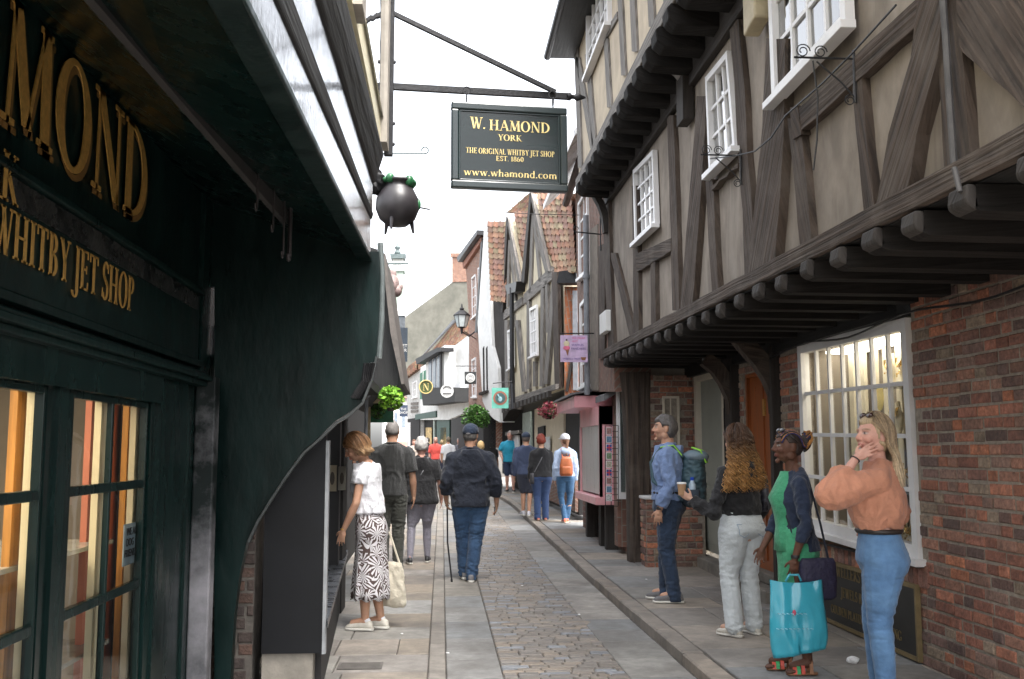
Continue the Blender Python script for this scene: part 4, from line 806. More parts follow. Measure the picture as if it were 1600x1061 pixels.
# cauldron sign beyond
CL = thing('cauldron_sign', 'round black cauldron with green slime hanging from the left wall', 'cauldron', tuple(hY(628, 318, 8.8)))
c0 = hY(621, 320, 8.8); t = MB(); t.lathe(c0, [(.02, -.20), (.09, -.19), (.16, -.13), (.195, -.04), (.19, .05), (.15, .13), (.12, .17), (.13, .19), (.15, .20), (.15, .22), (.12, .22), (.10, .16)], 28); t.build('pot', mat('black cauldron', (.03, .027, .03), .4, var=.3, scale=6, bump=.2), CL, smooth=True)
for a_ in (0.3, 2.4, 4.4): t = MB(); t.tube([c0+Vector((.13*math.cos(a_), .13*math.sin(a_), -.14)), c0+Vector((.15*math.cos(a_), .15*math.sin(a_), -.25))], [.022, .01], 8); t.build('leg', MT['black cauldron'], CL)
t = MB(); random.seed(2)
for k in range(14): a_ = random.uniform(0, 6.28); t.ell(c0+Vector((.13*math.cos(a_), .13*math.sin(a_), .225-random.random()*.03)), (.04, .04, random.uniform(.02, .06)), nu=8, nv=6)
t.ell(c0+Vector((.19, -.02, -.0)), (.02, .03, .05)); t.build('green_slime', mat('green slime', (.025, .13, .05), .3), CL, smooth=True)
t = MB(); t.tube([c0+Vector((.19, 0, -.02)), c0+Vector((.29, -.01, -.04))], .008, 6); t.tube([c0+Vector((-.35, 0, .26)), c0+Vector((-.05, 0, .22))], .012, 6); t.ell(c0+Vector((-.2, -.05, .2)), (.09, .09, .11), fn=lambda q: q*(1+.4*noise.noise(q*30))); t.build('bracket', M_iron, CL)
t = MB(); a_ = hY(598, 240, 8.6); b_ = hY(664, 240, 8.6); t.tube([a_, b_]+[b_+Vector((.03*math.sin(q), 0, .03-.03*math.cos(q))) for q in np.linspace(.4, 5, 10)], .006, 6); tag(t.build('scroll_bracket', mat('green iron', (.03, .06, .06), .4)), 'thin green iron bracket with a curled end above the cauldron', 'bracket')
# ================================================================ THE REST OF THE STREET
class PLN:
    def __init__(s, A, B):
        s.A, s.B = A, B; d = Vector((B[0]-A[0], B[1]-A[1], 0)).normalized(); n = Vector((-d.y, d.x, 0))
        mid = Vector(((A[0]+B[0])/2, (A[1]+B[1])/2, 0))
        if n.dot(mid) < 0: n = -n
        s.d = d; s.n = n                                    # n points away from the camera
    def p(s, x, y, o=0): return hP(x, y, s.A, s.B)-s.n*o    # o: metres proud of the wall
    def poly(s, px, o, th, m, name, parent, bevel=0):
        t = MB(); t.prism([s.p(x, y, o) for x, y in px], s.n*th); return t.build(name, m, parent, fix=True, bevel=bevel)
    def rect(s, x0, y0, x1, y1, *a, **k):
        P0 = s.p(x0, y0); P1 = s.p(x1, y1)
        return s.quadw(P0, P1, *a, **k)
    def win(s, q, parent, c=2, r=3, fw=.07, mw=.03, m=None, back=M_curt, o=.02):
        P = [s.p(x, y, o) for x, y in q]; return sash(parent, P, -s.n, c, r, fw=fw, mw=mw, mat_=m or M_white, back=back, depth=.05, sill=True)
def base_of(pl): return ((pl.A[0]+pl.B[0])/2, (pl.A[1]+pl.B[1])/2, 0)
def brick_uv(o): pass
M_b2 = brickmat('georgian brick', (.34, .16, .10), (.25, .12, .085), (.36, .31, .26))
M_b3 = brickmat('orange brick', (.40, .14, .06), (.30, .10, .05), (.26, .20, .15))
M_b1 = brickmat('brown brick', (.22, .11, .08), (.16, .09, .07), (.2, .18, .15))
M_gw = mat('grey cement render', (.19, .185, .155), .9, var=.2, scale=2, dirt=(.12, .12, .10), dscale=.8)
TL = [(.38, .19, .125), (.34, .165, .115), (.41, .23, .15), (.31, .165, .125), (.37, .25, .17), (.29, .17, .135), (.35, .27, .17)]
def pantiles(O, U, Vd, nu, nv, name, parent, tw=.22, th=.28):
    """roof slope of clay pantiles: O lower corner, U along eave, Vd up the slope (unit vectors)"""
    O = Vector(O); U = Vector(U).normalized(); Vd = Vector(Vd).normalized(); N_ = U.cross(Vd).normalized(); t = MB()
    for j in range(nv):
        for i in range(nu):
            k = random.uniform(.75, 1.15); t.col = tuple(q*k for q in random.choice(TL))
            b = O+U*i*tw+Vd*j*th; S = 6; V = []
            for a in range(S+1):
                x = a/S; h = .028*math.sin(x*2*PI)+.03
                V.append(b+U*x*tw+N_*(h+.025)); V.append(b+U*x*tw+Vd*(th+.04)+N_*(h-.005)); V.append(b+U*x*tw+N_*(h-.0))
            fs = []
            for a in range(S): fs += [(3*a, 3*a+3, 3*a+4, 3*a+1), (3*a+2, 3*a+5, 3*a+3, 3*a)]
            t.add(V, fs)
    t.col = (.2, .1, .07); W, H = nu*tw, nv*th
    t.add([O-N_*.02, O+U*W-N_*.02, O+U*W+Vd*H-N_*.02, O+Vd*H-N_*.02], [(0, 1, 2, 3)])
    return t.build(name, M_tile, parent)
def tileslope(px, pl, rows, cols, name, parent, o=0):
    """tiles filling the four pixel corners (bl, br, tr, tl) on plane pl"""
    P = [pl.p(x, y, o) for x, y in px]; t = MB(); N_ = -pl.n
    def at(u, v): return (P[0]*(1-u)+P[1]*u)*(1-v)+(P[3]*(1-u)+P[2]*u)*v
    for j in range(rows):
        for i in range(cols):
            k = random.uniform(.75, 1.15); t.col = tuple(q*k for q in random.choice(TL)); V = []; S = 5
            for a in range(S+1):
                x = (i+a/S)/cols; h = .022*math.sin(a/S*2*PI)+.025; dz = Vector((0, 0, .02*math.sin(a/S*2*PI)))
                V += [at(x, j/rows)+N_*(h+.03)+dz, at(x, min(1, (j+1.15)/rows))+N_*h+dz, at(x, j/rows)+N_*(h-.02)+dz]
            fs = []
            for a in range(S): fs += [(3*a, 3*a+3, 3*a+4, 3*a+1), (3*a+2, 3*a+5, 3*a+3, 3*a)]
            t.add(V, fs)
    t.col = (.12, .05, .035); t.prism([p-N_*.03 for p in P], pl.n*.15)
    return t.build(name, M_tile, parent, fix=False)
# ---- brick house beyond the timber house
A_ = PLN((2.32, 13.7), (2.32, 17.6))
BH = thing('brick_house', 'narrow red brick house with tall white windows beyond the timber framed house', 'house', base_of(A_))
A_.poly([(960, 120), (899, 300), (905, 612), (960, 612)], 0, .5, M_b1, 'wall', BH)
A_.win([(908, 436), (922, 424), (920, 292), (906, 318)], BH, 2, 4, fw=.06)
A_.win([(910, 606), (922, 600), (921, 460), (909, 475)], BH, 2, 4, fw=.06)
A_.poly([(938, 560), (948, 560), (948, 380), (938, 385)], .03, .05, M_timber, 'timber_strip', BH)
A_.poly([(924, 610), (936, 610), (935, 350), (923, 360)], .015, .05, mat('brown render', (.20, .17, .14), .9), 'wall_strip', BH)
t = MB(); t.prism([(1.85, 13.7, 6.0), (1.85, 13.7, 6.1), (3.2, 13.7, 7.4), (3.2, 13.7, 7.3)], (0, 4.4, 0)); t.build('roof', M_tile, BH, fix=True)
t = MB(); t.tube([hY(910, 240, 15.5), hY(884, 318, 18.2)], .07, 8); t.build('gutter', mat('brown gutter', (.06, .035, .03), .6), BH)
t = MB(); a = hX(914, 300, 2.2); p0 = hX(915, 290, 2.22); t.tube([Vector((2.22, p0.y, 5.2)), Vector((2.22, p0.y, 2.4))], .045, 10)
for zz in (3.0, 4.2): t.lathe((2.22, p0.y, zz), [(.06, 0), (.06, .06)], 10)
dp = t.build('drainpipe', M_lead, BH)
t = MB(); q = hX(930, 365, 2.2); t.tube([q+Vector((.1, .05, 0)), q+Vector((-.28, 0, .02))], .01, 6); t.tube([q+Vector((.08, .02, .25)), q+Vector((.08, .02, -.25))], .01, 6); t.tube([q+Vector((-.28+.04*math.cos(k*.5), 0, .06+.04*math.sin(k*.5))) for k in range(10)], .006, 5)
tag(t.build('sign_bracket', M_iron), 'thin iron bracket beside the drainpipe of the narrow brick house', 'bracket')
# pink shop below it
PS = thing('pink_shop', 'small pink shopfront with a slate topped canopy and bay window', 'shop', (2.5, 15.5, .1))
M_pink = mat('pink gloss paint', (.74, .36, .39), .4, var=.12, scale=4, stretch=(1, 1, .5))
M_slate = mat('grey slate', (.16, .16, .165), .7, var=.25, scale=8, bump=.3)
ca, cb = hY(897, 618, 15.3), hY(870, 634, 17.8); cc = hY(946, 617, 15.3); zb_ = hY(897, 637, 15.3).z
t = MB(); t.prism([(ca.x, ca.y, zb_), (cb.x, cb.y, zb_), (2.9, 17.8, zb_), (2.9, 15.3, zb_)], (0, 0, ca.z-zb_)); t.build('canopy', M_pink, PS, fix=True, bevel=.01)
t = MB(); e = .06; zt_ = ca.z+.003
t.add([(ca.x-e, ca.y-e, zt_), (cb.x-e, cb.y, zt_), (2.95, 17.8, zt_+.18), (2.95, 15.24, zt_+.18), (ca.x-e, ca.y-e, zt_+.03), (cb.x-e, cb.y, zt_+.03), (2.95, 17.8, zt_+.22), (2.95, 15.24, zt_+.22)], [(0, 1, 2, 3), (7, 6, 5, 4), (0, 4, 5, 1), (1, 5, 6, 2), (2, 6, 7, 3), (3, 7, 4, 0)]); t.build('slate_top', M_slate, PS, fix=True)
y0_, y1_ = hX(937, 700, 2.32).y, hX(906, 700, 2.32).y
t = MB(); t.box((2.32, y0_, .86), (2.36, y0_+.07, zb_)); t.box((2.32, y1_-.07, .86), (2.36, y1_, zb_)); t.box((2.32, y0_, .86), (2.52, y0_+.05, zb_)); t.box((2.32, y0_, 1.93), (2.6, y1_, zb_)); t.build('bay_frame', M_pink, PS)
t = MB(); t.box((2.345, y0_+.05, .9), (2.6, y1_-.05, 1.95)); t.build('bay_window', mat('frosted weathered glass', (.42, .40, .385), .35, var=.3, scale=5, stretch=(1, 6, .5), rvar=.1), PS)
t = MB(); t.box((2.24, y0_-.06, .76), (2.62, y1_+.05, .875)); t.build('bay_sill', M_pink, PS, bevel=.01)
for q in (((2.42, y0_+.1, .07), (2.6, y0_+.25, .76)), ((2.42, y0_+.6, .07), (2.6, y0_+.8, .76)), ((2.42, y1_-.1, .07), (2.6, y1_+.1, 2.2))): t = MB(); t.box(*q); t.build('timber_post', M_timberdark, PS)
t = MB(); t.box((2.62, 13.6, 0), (2.8, 18.6, 2.6)); t.build('wall', M_b1, PS)
t = MB(); t.box((2.5, 14.2, .2), (2.64, 14.5, 2.3)); t.build('pink_pier', M_b1, PS)
lettering([('DUTCH', 0, 0, .07, .9, 'c')], (2.343, (y0_+y1_)/2, 1.965), (0, -1, 0), (0, 0, 1), (-1, 0, 0), mat('pale lettering', (.8, .5, .5), .6), PS)
t = MB(); q0, q1 = hY(966, 780, 13.9), hY(977, 606, 13.9); t.box((q0.x, 13.9, q0.z), (q1.x, 14.0, q1.z)); wd = t.build('white_window', M_white, PS)
t = MB(); t.box((q0.x+.035, 13.88, q0.z+.1), (q1.x-.02, 13.9, q1.z-.08)); t.build('pane', M_glassref, wd)
t = MB(); t.prism([hY(x, y, 14.1) for x, y in ((944, 626), (976, 608), (976, 600), (944, 616))], (0, .8, 0)); t.build('lean_to_roof', M_slate, PS, fix=True)
RK = thing('postcard_rack', 'wire rack of postcards including union flags beside the big timber post', 'postcard rack', tuple(hY(955, 792, 13.8)))
t = MB(); 
for x_ in (946, 955, 966): a, b = hY(x_, 790, 13.75), hY(x_, 665, 13.75); t.tube([a, b], .006, 5)
for y_ in range(665, 792, 9): t.tube([hY(946, y_, 13.75), hY(966, y_, 13.75)], .004, 4)
t.build('wire_frame', M_iron, RK)
random.seed(8); CP = [(.3, .16, .15), (.12, .22, .34), (.5, .5, .5), (.16, .24, .14), (.42, .38, .3), (.10, .12, .22)]
for i in range(9):
    a, b = hY(946+1, 668+13*i+11, 13.73), hY(956, 668+13*i, 13.73); t = MB(); t.box((a.x, 13.72, a.z), (b.x, 13.735, b.z)); pc = t.build('postcard', mat('card white', (.72, .72, .74), .5), RK)
    t = MB(); w_, h_ = b.x-a.x, b.z-a.z
    if i in (2, 5):
        t.box((a.x+.005, 13.716, a.z+.006), (b.x-.005, 13.719, b.z-.006)); t.build('flag_blue', mat('card blue', (.04, .06, .25), .5), pc)
        t = MB(); t.box((a.x+.005, 13.708, a.z+h_*.42), (b.x-.005, 13.712, a.z+h_*.58)); t.box((a.x+w_*.43, 13.7085, a.z+.006), (a.x+w_*.57, 13.7115, b.z-.006)); t.build('flag_red', mat('card red', (.55, .04, .05), .5), pc)
    else:
        t.box((a.x+.006, 13.714, a.z+.008), (b.x-.006, 13.718, b.z-.008)); t.build('picture', mat('card picture %d' % (i % 6), CP[i % 6], .5, var=.6, scale=60), pc)
# ---- orange brick return and timber gabled houses
R_ = PLN((2.2, 19.0), (3.2, 18.6))
OB = thing('orange_brick_wall', 'bright orange brick side wall behind the ice cream sign', 'wall', (2.6, 19, 0))
R_.poly([(882, 620), (912, 620), (912, 448), (882, 448)], 0, .3, M_b3, 'wall', OB)
R_.poly([(897, 610), (904, 610), (903, 455), (896, 455)], .08, .08, M_lead, 'drainpipe', OB)
R_.poly([(884, 612), (888, 612), (906, 510), (902, 500)], .05, .05, M_timberdark, 'brace', OB)
R_.poly([(876, 446), (907, 446), (905, 425), (880, 428)], .3, .3, M_iron, 'hopper', OB)
G = PLN((2.36, 19.4), (1.96, 30))
GH = thing('gabled_timber_house', 'timber framed house with two narrow gables and clay tiles, half way down', 'house', base_of(G))
G.poly([(792, 488), (824, 462), (880, 425), (886, 606), (860, 606), (792, 632)], 0, .4, mat('ochre plaster', (.62, .55, .40), .9, var=.15, scale=3, dirt=(.46, .40, .30)), 'wall', GH)
G.poly([(797, 342), (818, 440), (817, 470), (790, 490), (789, 470)], .0, .3, MT['ochre plaster'], 'gable', GH)
G.poly([(835, 303), (862, 414), (866, 440), (823, 464), (823, 440)], .02, .3, MT['ochre plaster'], 'gable', GH)
tk = lambda *q, n='timber_stud', m=M_timbergrey, o=.07: G.poly(q, o, .07, m, n, GH)
tk((790, 486), (820, 464), (820, 476), (790, 500), n='tie_beam'); tk((822, 460), (866, 416), (868, 436), (822, 476), n='tie_beam')
tk((835, 300), (838, 303), (826, 442), (821, 442), n='barge_board', m=M_timberdark, o=.12); tk((835, 300), (838, 303), (866, 424), (861, 424), n='barge_board', o=.12)
tk((797, 338), (800, 342), (791, 488), (787, 488), n='barge_board', m=M_timberdark, o=.12); tk((797, 338), (800, 341), (821, 445), (817, 448), n='barge_board', o=.12)
for x0, x1, a, b, w_ in ((836, 832, 335, 458, 4), (838, 848, 335, 440, 4), (843, 858, 370, 425, 3), (799, 796, 375, 480, 3), (801, 808, 375, 470, 3)): tk((x0-w_/2, a), (x0+w_/2, a), (x1+w_/2, b), (x1-w_/2, b))
for x0, x1, a, b, w_ in ((794, 795, 500, 622, 5), (804, 805, 490, 512, 3), (803, 804, 580, 618, 3), (811, 822, 500, 612, 5), (829, 829, 470, 608, 4), (852, 850, 450, 604, 5), (870, 857, 440, 600, 6), (858, 860, 440, 520, 4), (839, 839, 565, 604, 4)): tk((x0-w_/2, a), (x0+w_/2, a), (x1+w_/2, b), (x1-w_/2, b))
tk((871, 425), (880, 425), (884, 606), (876, 608), n='corner_post', m=M_timber, o=.12)
tk((792, 628), (884, 600), (884, 608), (792, 638), n='jetty_beam', o=.2)
for i in range(13): x = 797+i*6.3; y = 636-i*2.0; tk((x, y), (x+3.4, y-1), (x+3.4, y+8), (x, y+9), n='joist', m=M_timberdark, o=.25)
G.win([(799, 578), (808, 572), (807, 512), (798, 517)], GH, 2, 4, o=.09); G.win([(835, 558), (846, 553), (845, 476), (834, 482)], GH, 3, 4, o=.09)
G2 = PLN((2.9, 20.0), (2.1, 25.8))
tileslope([(862, 430), (899, 424), (892, 302), (838, 302)], G, 13, 7, 'roof', GH, o=-.05)
tileslope([(815, 440), (826, 446), (830, 330), (797, 330)], G, 12, 5, 'roof', GH, o=-.15)
tileslope([(766, 470), (789, 472), (797, 346), (761, 346)], PLN((1.78, 30.0), (1.1, 32.0)), 15, 4, 'roof', GH, o=-.05)
G2_ = PLN((2.8, 30.0), (2.0, 33)); tileslope([(793, 333), (850, 333), (850, 296), (830, 302)], G2_, 4, 8, 'roof', GH)
t = MB(); q = [G.p(x, y, .25) for x, y in ((814, 450), (815, 600), (817, 640))]; t.tube(q, .06, 8); t.build('drainpipe', M_iron, GH)
G.poly([(804, 446), (824, 440), (822, 456), (808, 460)], .28, .25, M_iron, 'hopper', GH)
# ground floor of it
Gg = PLN((2.75, 19.2), (2.45, 30.3))
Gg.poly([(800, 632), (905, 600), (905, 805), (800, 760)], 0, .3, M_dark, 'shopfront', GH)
Gg.poly([(838, 640), (884, 622), (884, 735), (838, 728)], .05, .05, mat('pale wood boards', (.60, .52, .38), .7, var=.3, scale=8, stretch=(14, 14, .4)), 'boarded_front', GH)
Gg.poly([(820, 646), (832, 643), (834, 720), (820, 716)], .07, .06, mat('mint paint', (.38, .45, .40), .5), 'shop_door', GH)
Gg.poly([(846, 668), (856, 665), (856, 705), (846, 702)], .1, .05, M_dark, 'shop_pane', GH)
Gg.poly([(858, 683), (866, 682), (866, 706), (858, 706)], .12, .03, mat('poster white', (.6, .62, .62), .7), 'window_poster', GH)
mb = MB(); Gg.poly([(838, 728), (905, 735), (905, 800), (838, 770)], .08, .06, M_b1, 'brick_base', GH)
# ---- white rendered house end
Wp = PLN((1.78, 30.6), (1.16, 32.3))
WH = thing('white_gabled_house', 'tall narrow white rendered house front leaning over the street', 'house', base_of(Wp))
Wp.poly([(757, 345), (763, 345), (767, 500), (769, 541), (778, 575), (781, 660), (772, 655), (762, 645), (754, 627), (746, 505), (752, 420)], 0, 1.2, M_whiter, 'wall', WH)
Wp.poly([(766, 470), (786, 470), (792, 560), (792, 640), (781, 658), (778, 575), (769, 541)], -.1, 1.0, M_timberdark, 'timber_side', WH)
for x in (756, 761): Wp.poly([(x-1, 545), (x+.8, 541), (x+1.5, 612), (x, 614)], .02, .05, M_dark, 'slit_window', WH)
Wp.poly([(753, 614), (764, 610), (764, 613), (753, 618)], .12, .12, M_timberdark, 'sill', WH)
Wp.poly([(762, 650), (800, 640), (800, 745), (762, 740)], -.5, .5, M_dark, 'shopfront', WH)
Wp.poly([(780, 675), (800, 672), (800, 677), (780, 681)], -.2, .3, M_timbergrey, 'fascia', WH)
for x in (785, 793): Wp.poly([(x-3.5, 680), (x+3, 680), (x+3, 700), (x-3.5, 700)], -.3, .05, M_white, 'window_frame', WH)
# ---- georgian brick house
Gb = PLN((1.43, 33), (.93, 39))
GB = thing('georgian_brick_house', 'red brick house with white sashes behind the street lamp', 'house', base_of(Gb))
Gb.poly([(727, 405), (757, 366), (765, 520), (765, 700), (732, 700), (733, 500)], 0, .5, M_b2, 'wall', GB)
Gb.win([(739, 498), (746, 492), (744, 428), (738, 434)], GB, 2, 4); Gb.win([(749, 488), (755, 482), (753, 415), (748, 419)], GB, 2, 4); Gb.win([(739, 620), (745, 620), (744, 558), (738, 562)], GB, 2, 4)
Gb.poly([(725, 403), (759, 360), (759, 367), (727, 410)], .3, .5, M_iron, 'gutter', GB)
Gb.poly([(727, 411), (757, 370), (757, 377), (728, 420)], .12, .2, mat('red cornice brick', (.35, .15, .1), .8), 'cornice', GB)
Gb.poly([(756, 372), (758, 372), (749, 520), (746, 520)], .1, .08, M_iron, 'drainpipe', GB)
Gb.poly([(712, 655), (765, 645), (765, 735), (712, 728)], .2, .4, M_dark, 'shopfront', GB)
# ---- street lamp on bracket
LP = thing('street_lamp', 'old glass lantern street lamp on a bracket from the red brick house', 'street lamp', tuple(Gb.p(745, 515)))
lc = hY(721.5, 500, 34); t = MB()
t.lathe(lc, [(.12, -.26), (.165, -.235), (.26, .14), (.23, .15)], 6); t.build('lantern', mat('lamp glass', (.55, .6, .6), .15, spec=.8), LP)
t = MB(); t.lathe(lc, [(.29, .14), (.29, .175), (.12, .315), (.06, .35), (.09, .39), (.035, .44), (.02, .54), (.0, .58)], 6)
for k in range(6): a = PI*k/3; t.tube([lc+Vector((.155*math.cos(a), .155*math.sin(a), -.245)), lc+Vector((.265*math.cos(a), .265*math.sin(a), .15))], .013, 4)
t.lathe(lc, [(.03, -.48), (.05, -.30), (.14, -.255)], 6); t.build('cap', M_iron, LP)
t = MB(); q = Gb.p(744, 517); t.tube([lc-z3(.4), (q+lc)/2-z3(.38), q], .025, 6); t.tube([lc-z3(.4)+Vector((.1, 0, 0)), q-z3(.3)], .018, 6); t.build('arm', M_iron, LP)
# ---- chimney and grey gable
K = PLN((-3.5, 64), (3.5, 60))
GG = thing('grey_gable_house', 'tall bare grey rendered gable with a red brick chimney behind the white cottages', 'house', base_of(K))
K.poly([(632, 496), (708, 440), (735, 438), (740, 620), (632, 620)], 0, 3, M_gw, 'gable_wall', GG)
ch = K.poly([(707, 398), (735, 398), (735, 440), (707, 441)], .05, 1.2, M_b2, 'chimney', GG)
K.poly([(705, 396), (737, 396), (737, 402), (705, 402)], .12, 1.3, M_b2, 'chimney_cap', ch)
for x in (711, 718, 725): t = MB(); q = K.p(x, 398, -.5); t.lathe(q, [(.12, 0), (.1, .25), (.12, .28)], 10); t.build('chimney_pot', M_tile, ch)
# ---- white cottages
Wc = PLN((1.35, 44), (-1.7, 54))
WC = thing('white_cottage', 'white rendered cottage with green shutters, oriel window and long clay roof', 'cottage', base_of(Wc))
Wc.poly([(657, 574), (700, 548), (734, 522), (738, 640), (700, 656), (657, 656)], 0, .6, M_whiter, 'wall', WC)
Wr = PLN((1.8, 44.5), (-1.5, 55.5))
tileslope([(657, 573), (737, 522), (737, 488), (715, 500)], Wr, 12, 16, 'roof', WC)
Wr.poly([(656, 566), (660, 562), (718, 500), (714, 500)], .2, .1, M_lead, 'lead_flashing', WC)
sh = Wc.poly([(662, 584), (680, 573), (680, 620), (662, 624)], .2, .2, mat('green shutter paint', (.03, .17, .10), .5, var=.2), 'shutter_window', WC)
for x in (667, 672.5): Wc.poly([(x, 580), (x+1.2, 580), (x+1.2, 622), (x, 622)], .24, .04, MT['mint paint'], 'glazing_bar', sh)
Wc.poly([(680, 606), (736, 606), (736, 628), (684, 634)], .75, .8, M_blackbeam, 'oriel_base', WC)
Wc.poly([(682, 560), (712, 540), (712, 612), (684, 612)], .55, .55, M_whiter, 'oriel', WC)
for x in (690, 697, 704): Wc.poly([(x-2.2, 566-(x-690)*.5), (x+2.2, 562-(x-690)*.5), (x+2.2, 606), (x-2.2, 607)], .6, .04, mat('blue grey glass', (.20, .24, .29), .2), 'oriel_pane', WC)
Wc.poly([(676, 562), (712, 544), (719, 544), (719, 550), (712, 551), (678, 570)], .9, .6, M_iron, 'oriel_roof', WC)
Wc.poly([(709, 552), (711, 550), (711, 620), (709, 620)], .7, .08, M_iron, 'drainpipe', WC)
Wc.poly([(720, 600), (729, 600), (729, 612), (720, 612)], .3, .3, M_white, 'wall_box', WC)
Wg = PLN((1.3, 44.6), (-1.5, 54.5))
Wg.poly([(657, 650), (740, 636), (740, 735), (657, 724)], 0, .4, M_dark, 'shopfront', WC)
Wg.poly([(684, 655), (704, 650), (704, 716), (684, 712)], .06, .05, mat('dark green shop paint', (.012, .06, .045), .45), 'green_shopfront', WC)
for x in (661, 680, 708, 720): Wg.poly([(x, 654), (x+1.6, 654), (x+1.6, 722), (x, 722)], .1, .06, MT['mint paint'] if x < 700 else M_timbergrey, 'shop_post', WC)
Wg.poly([(657, 648), (690, 642), (690, 652), (657, 656)], .3, .35, MT['dark green shop paint'], 'shop_fascia', WC)
for x, c in ((667, (.5, .35, .15)), (690, (.45, .3, .1)), (726, (.2, .15, .12))): Wg.poly([(x, 668), (x+9, 668), (x+9, 695), (x, 695)], .06, .03, mat('lit goods %d' % x, c, .6, var=.7, scale=9), 'shop_pane', WC)
Wl = PLN((-1.6, 54), (-3.4, 60))
W2 = thing('grey_cottage', 'small pale grey cottage with a low tiled roof at the bend of the street', 'cottage', base_of(Wl))
Wl.poly([(636, 592), (657, 578), (657, 730), (636, 730)], 0, .5, mat('pale grey render', (.50, .49, .47), .85), 'wall', W2)
tileslope([(634, 594), (657, 577), (657, 562), (644, 572)], Wl, 4, 6, 'roof', W2, o=.15)
Wl.win([(645, 622), (652, 620), (652, 594), (645, 598)], W2, 1, 2)
for y in (629, 635, 641): Wl.poly([(643, y), (654, y-1), (654, y+3), (643, y+4)], .05, .04, M_timbergrey, 'name_board', W2)
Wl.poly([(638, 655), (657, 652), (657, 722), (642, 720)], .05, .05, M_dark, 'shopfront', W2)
Wl.poly([(640, 660), (643, 660), (643, 722), (640, 722)], .1, .08, M_white, 'shop_post', W2)
# far end closing the street
Fp = PLN((-8, 78), (1, 80))
FE = thing('far_house', 'distant pale house with a pinkish roof closing the view at the bend', 'house', base_of(Fp))
Fp.poly([(600, 622), (645, 622), (645, 735), (600, 735)], 0, 1, M_whiter, 'wall', FE)
Fp.poly([(618, 622), (650, 622), (640, 600), (626, 600)], .5, 1, mat('pinkish roof', (.50, .27, .22), .85, var=.2), 'roof', FE)
Fp.poly([(612, 690), (640, 690), (640, 735), (612, 735)], .1, .1, MT['pinkish roof'], 'lower_wall', FE)
for x in (616, 628): Fp.poly([(x, 645), (x+5, 645), (x+5, 668), (x, 668)], .05, .05, MT['blue grey glass'], 'window', FE)
# ---- lantern turret
Tp = PLN((-2.6, 46), (-1, 46)); TU = thing('lantern_turret', 'pale green square turret with a lantern cap and finial above the left roofs', 'turret', base_of(Tp))
M_tur = mat('pale green turret paint', (.30, .36, .31), .7, var=.08, stretch=(8, 8, .4))
Tp.poly([(606, 423), (630, 423), (631, 482), (606, 482)], 0, .8, M_tur, 'shaft', TU); Tp.poly([(604, 418), (632, 418), (632, 424), (604, 424)], .06, .9, M_tur, 'moulding', TU)
Tp.poly([(605, 482), (633, 482), (633, 493), (605, 493)], .05, .9, M_whiter, 'white_band', TU); Tp.poly([(606, 493), (632, 493), (633, 600), (606, 600)], 0, .8, mat('dark slate wall', (.08, .09, .10), .8), 'lower_wall', TU)
Tp.poly([(609, 397), (634, 397), (632, 404), (611, 404)], .08, .8, mat('dark cap', (.10, .13, .13), .5), 'cap', TU); Tp.poly([(613, 404), (630, 404), (630, 418), (613, 418)], -.1, .5, M_whiter, 'lantern', TU)
t = MB(); q = hY(621, 397, 46.4); t.lathe(q, [(.16, 0), (.14, .1), (.07, .2), (.14, .28), (.13, .34), (.04, .42), (.02, .6)], 10); t.build('finial', MT['dark cap'], TU, smooth=True)
t = MB(); t.tube([hY(598, 412, 20), hY(638, 412, 20)], .02, 6); tag(t.build('sign_bracket', mat('green iron')), 'thin green iron sign arm in front of the turret', 'bracket')
# ---- left row beyond the green shop
LR = thing('left_shop_row', 'dark jettied shops running on beyond the green shop on the left', 'house', (-1.2, 13, 0))
t = MB(); t.prism([hY(x, y, 10.2) for x, y in ((560, 380), (597, 392), (603, 440), (612, 500), (622, 560), (628, 600), (585, 612), (560, 640))], (0, 2.0, 0)); t.build('jetty', M_blackbeam, LR, fix=True)
t = MB(); t.prism([hY(x, y, 10.1) for x, y in ((597, 396), (602, 396), (609, 450), (632, 600), (627, 600), (610, 520))], (0, 2.0, 0)); t.build('barge_board', mat('grey brown board', (.12, .105, .095), .7, var=.3, scale=8), LR, fix=True)
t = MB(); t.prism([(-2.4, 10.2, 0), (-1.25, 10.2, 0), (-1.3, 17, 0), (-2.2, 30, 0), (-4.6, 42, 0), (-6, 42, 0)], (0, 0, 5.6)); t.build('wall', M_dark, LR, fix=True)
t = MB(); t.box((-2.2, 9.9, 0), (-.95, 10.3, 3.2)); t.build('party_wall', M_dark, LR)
t = MB(); t.prism([hY(x, y, 12.0) for x, y in ((585, 612), (600, 596), (612, 604), (606, 618), (588, 628))], (0, .2, 0)); t.build('bracket', M_timberdark, LR, fix=True)
for dx in (0,): t = MB(); a, b = hY(571, 700, 10.0), hY(573, 622, 10.0); t.tube([a, b], .02, 6); t.build('pipe', M_lead, LR)
t = MB(); q = [hY(x, y, 11.0) for x, y in ((572, 712), (578, 712), (578, 630), (620, 628), (620, 622), (572, 623))]; t.prism(q, (0, .1, 0)); t.build('wooden_frame', mat('pale worn wood', (.42, .34, .22), .7, var=.4, scale=8), LR, fix=True)
GS = thing('green_shop_sign', 'green painted shop board under the bright leaves, partly behind the man in grey', 'sign', tuple(hY(600, 640, 11.6)))
t = MB(); a, b = hY(578, 660, 11.6), hY(615, 628, 11.6); t.box((a.x, 11.6, a.z), (b.x, 11.65, b.z)); t.build('board', mat('mid green board', (.02, .14, .07), .5, var=.4, scale=12), GS)
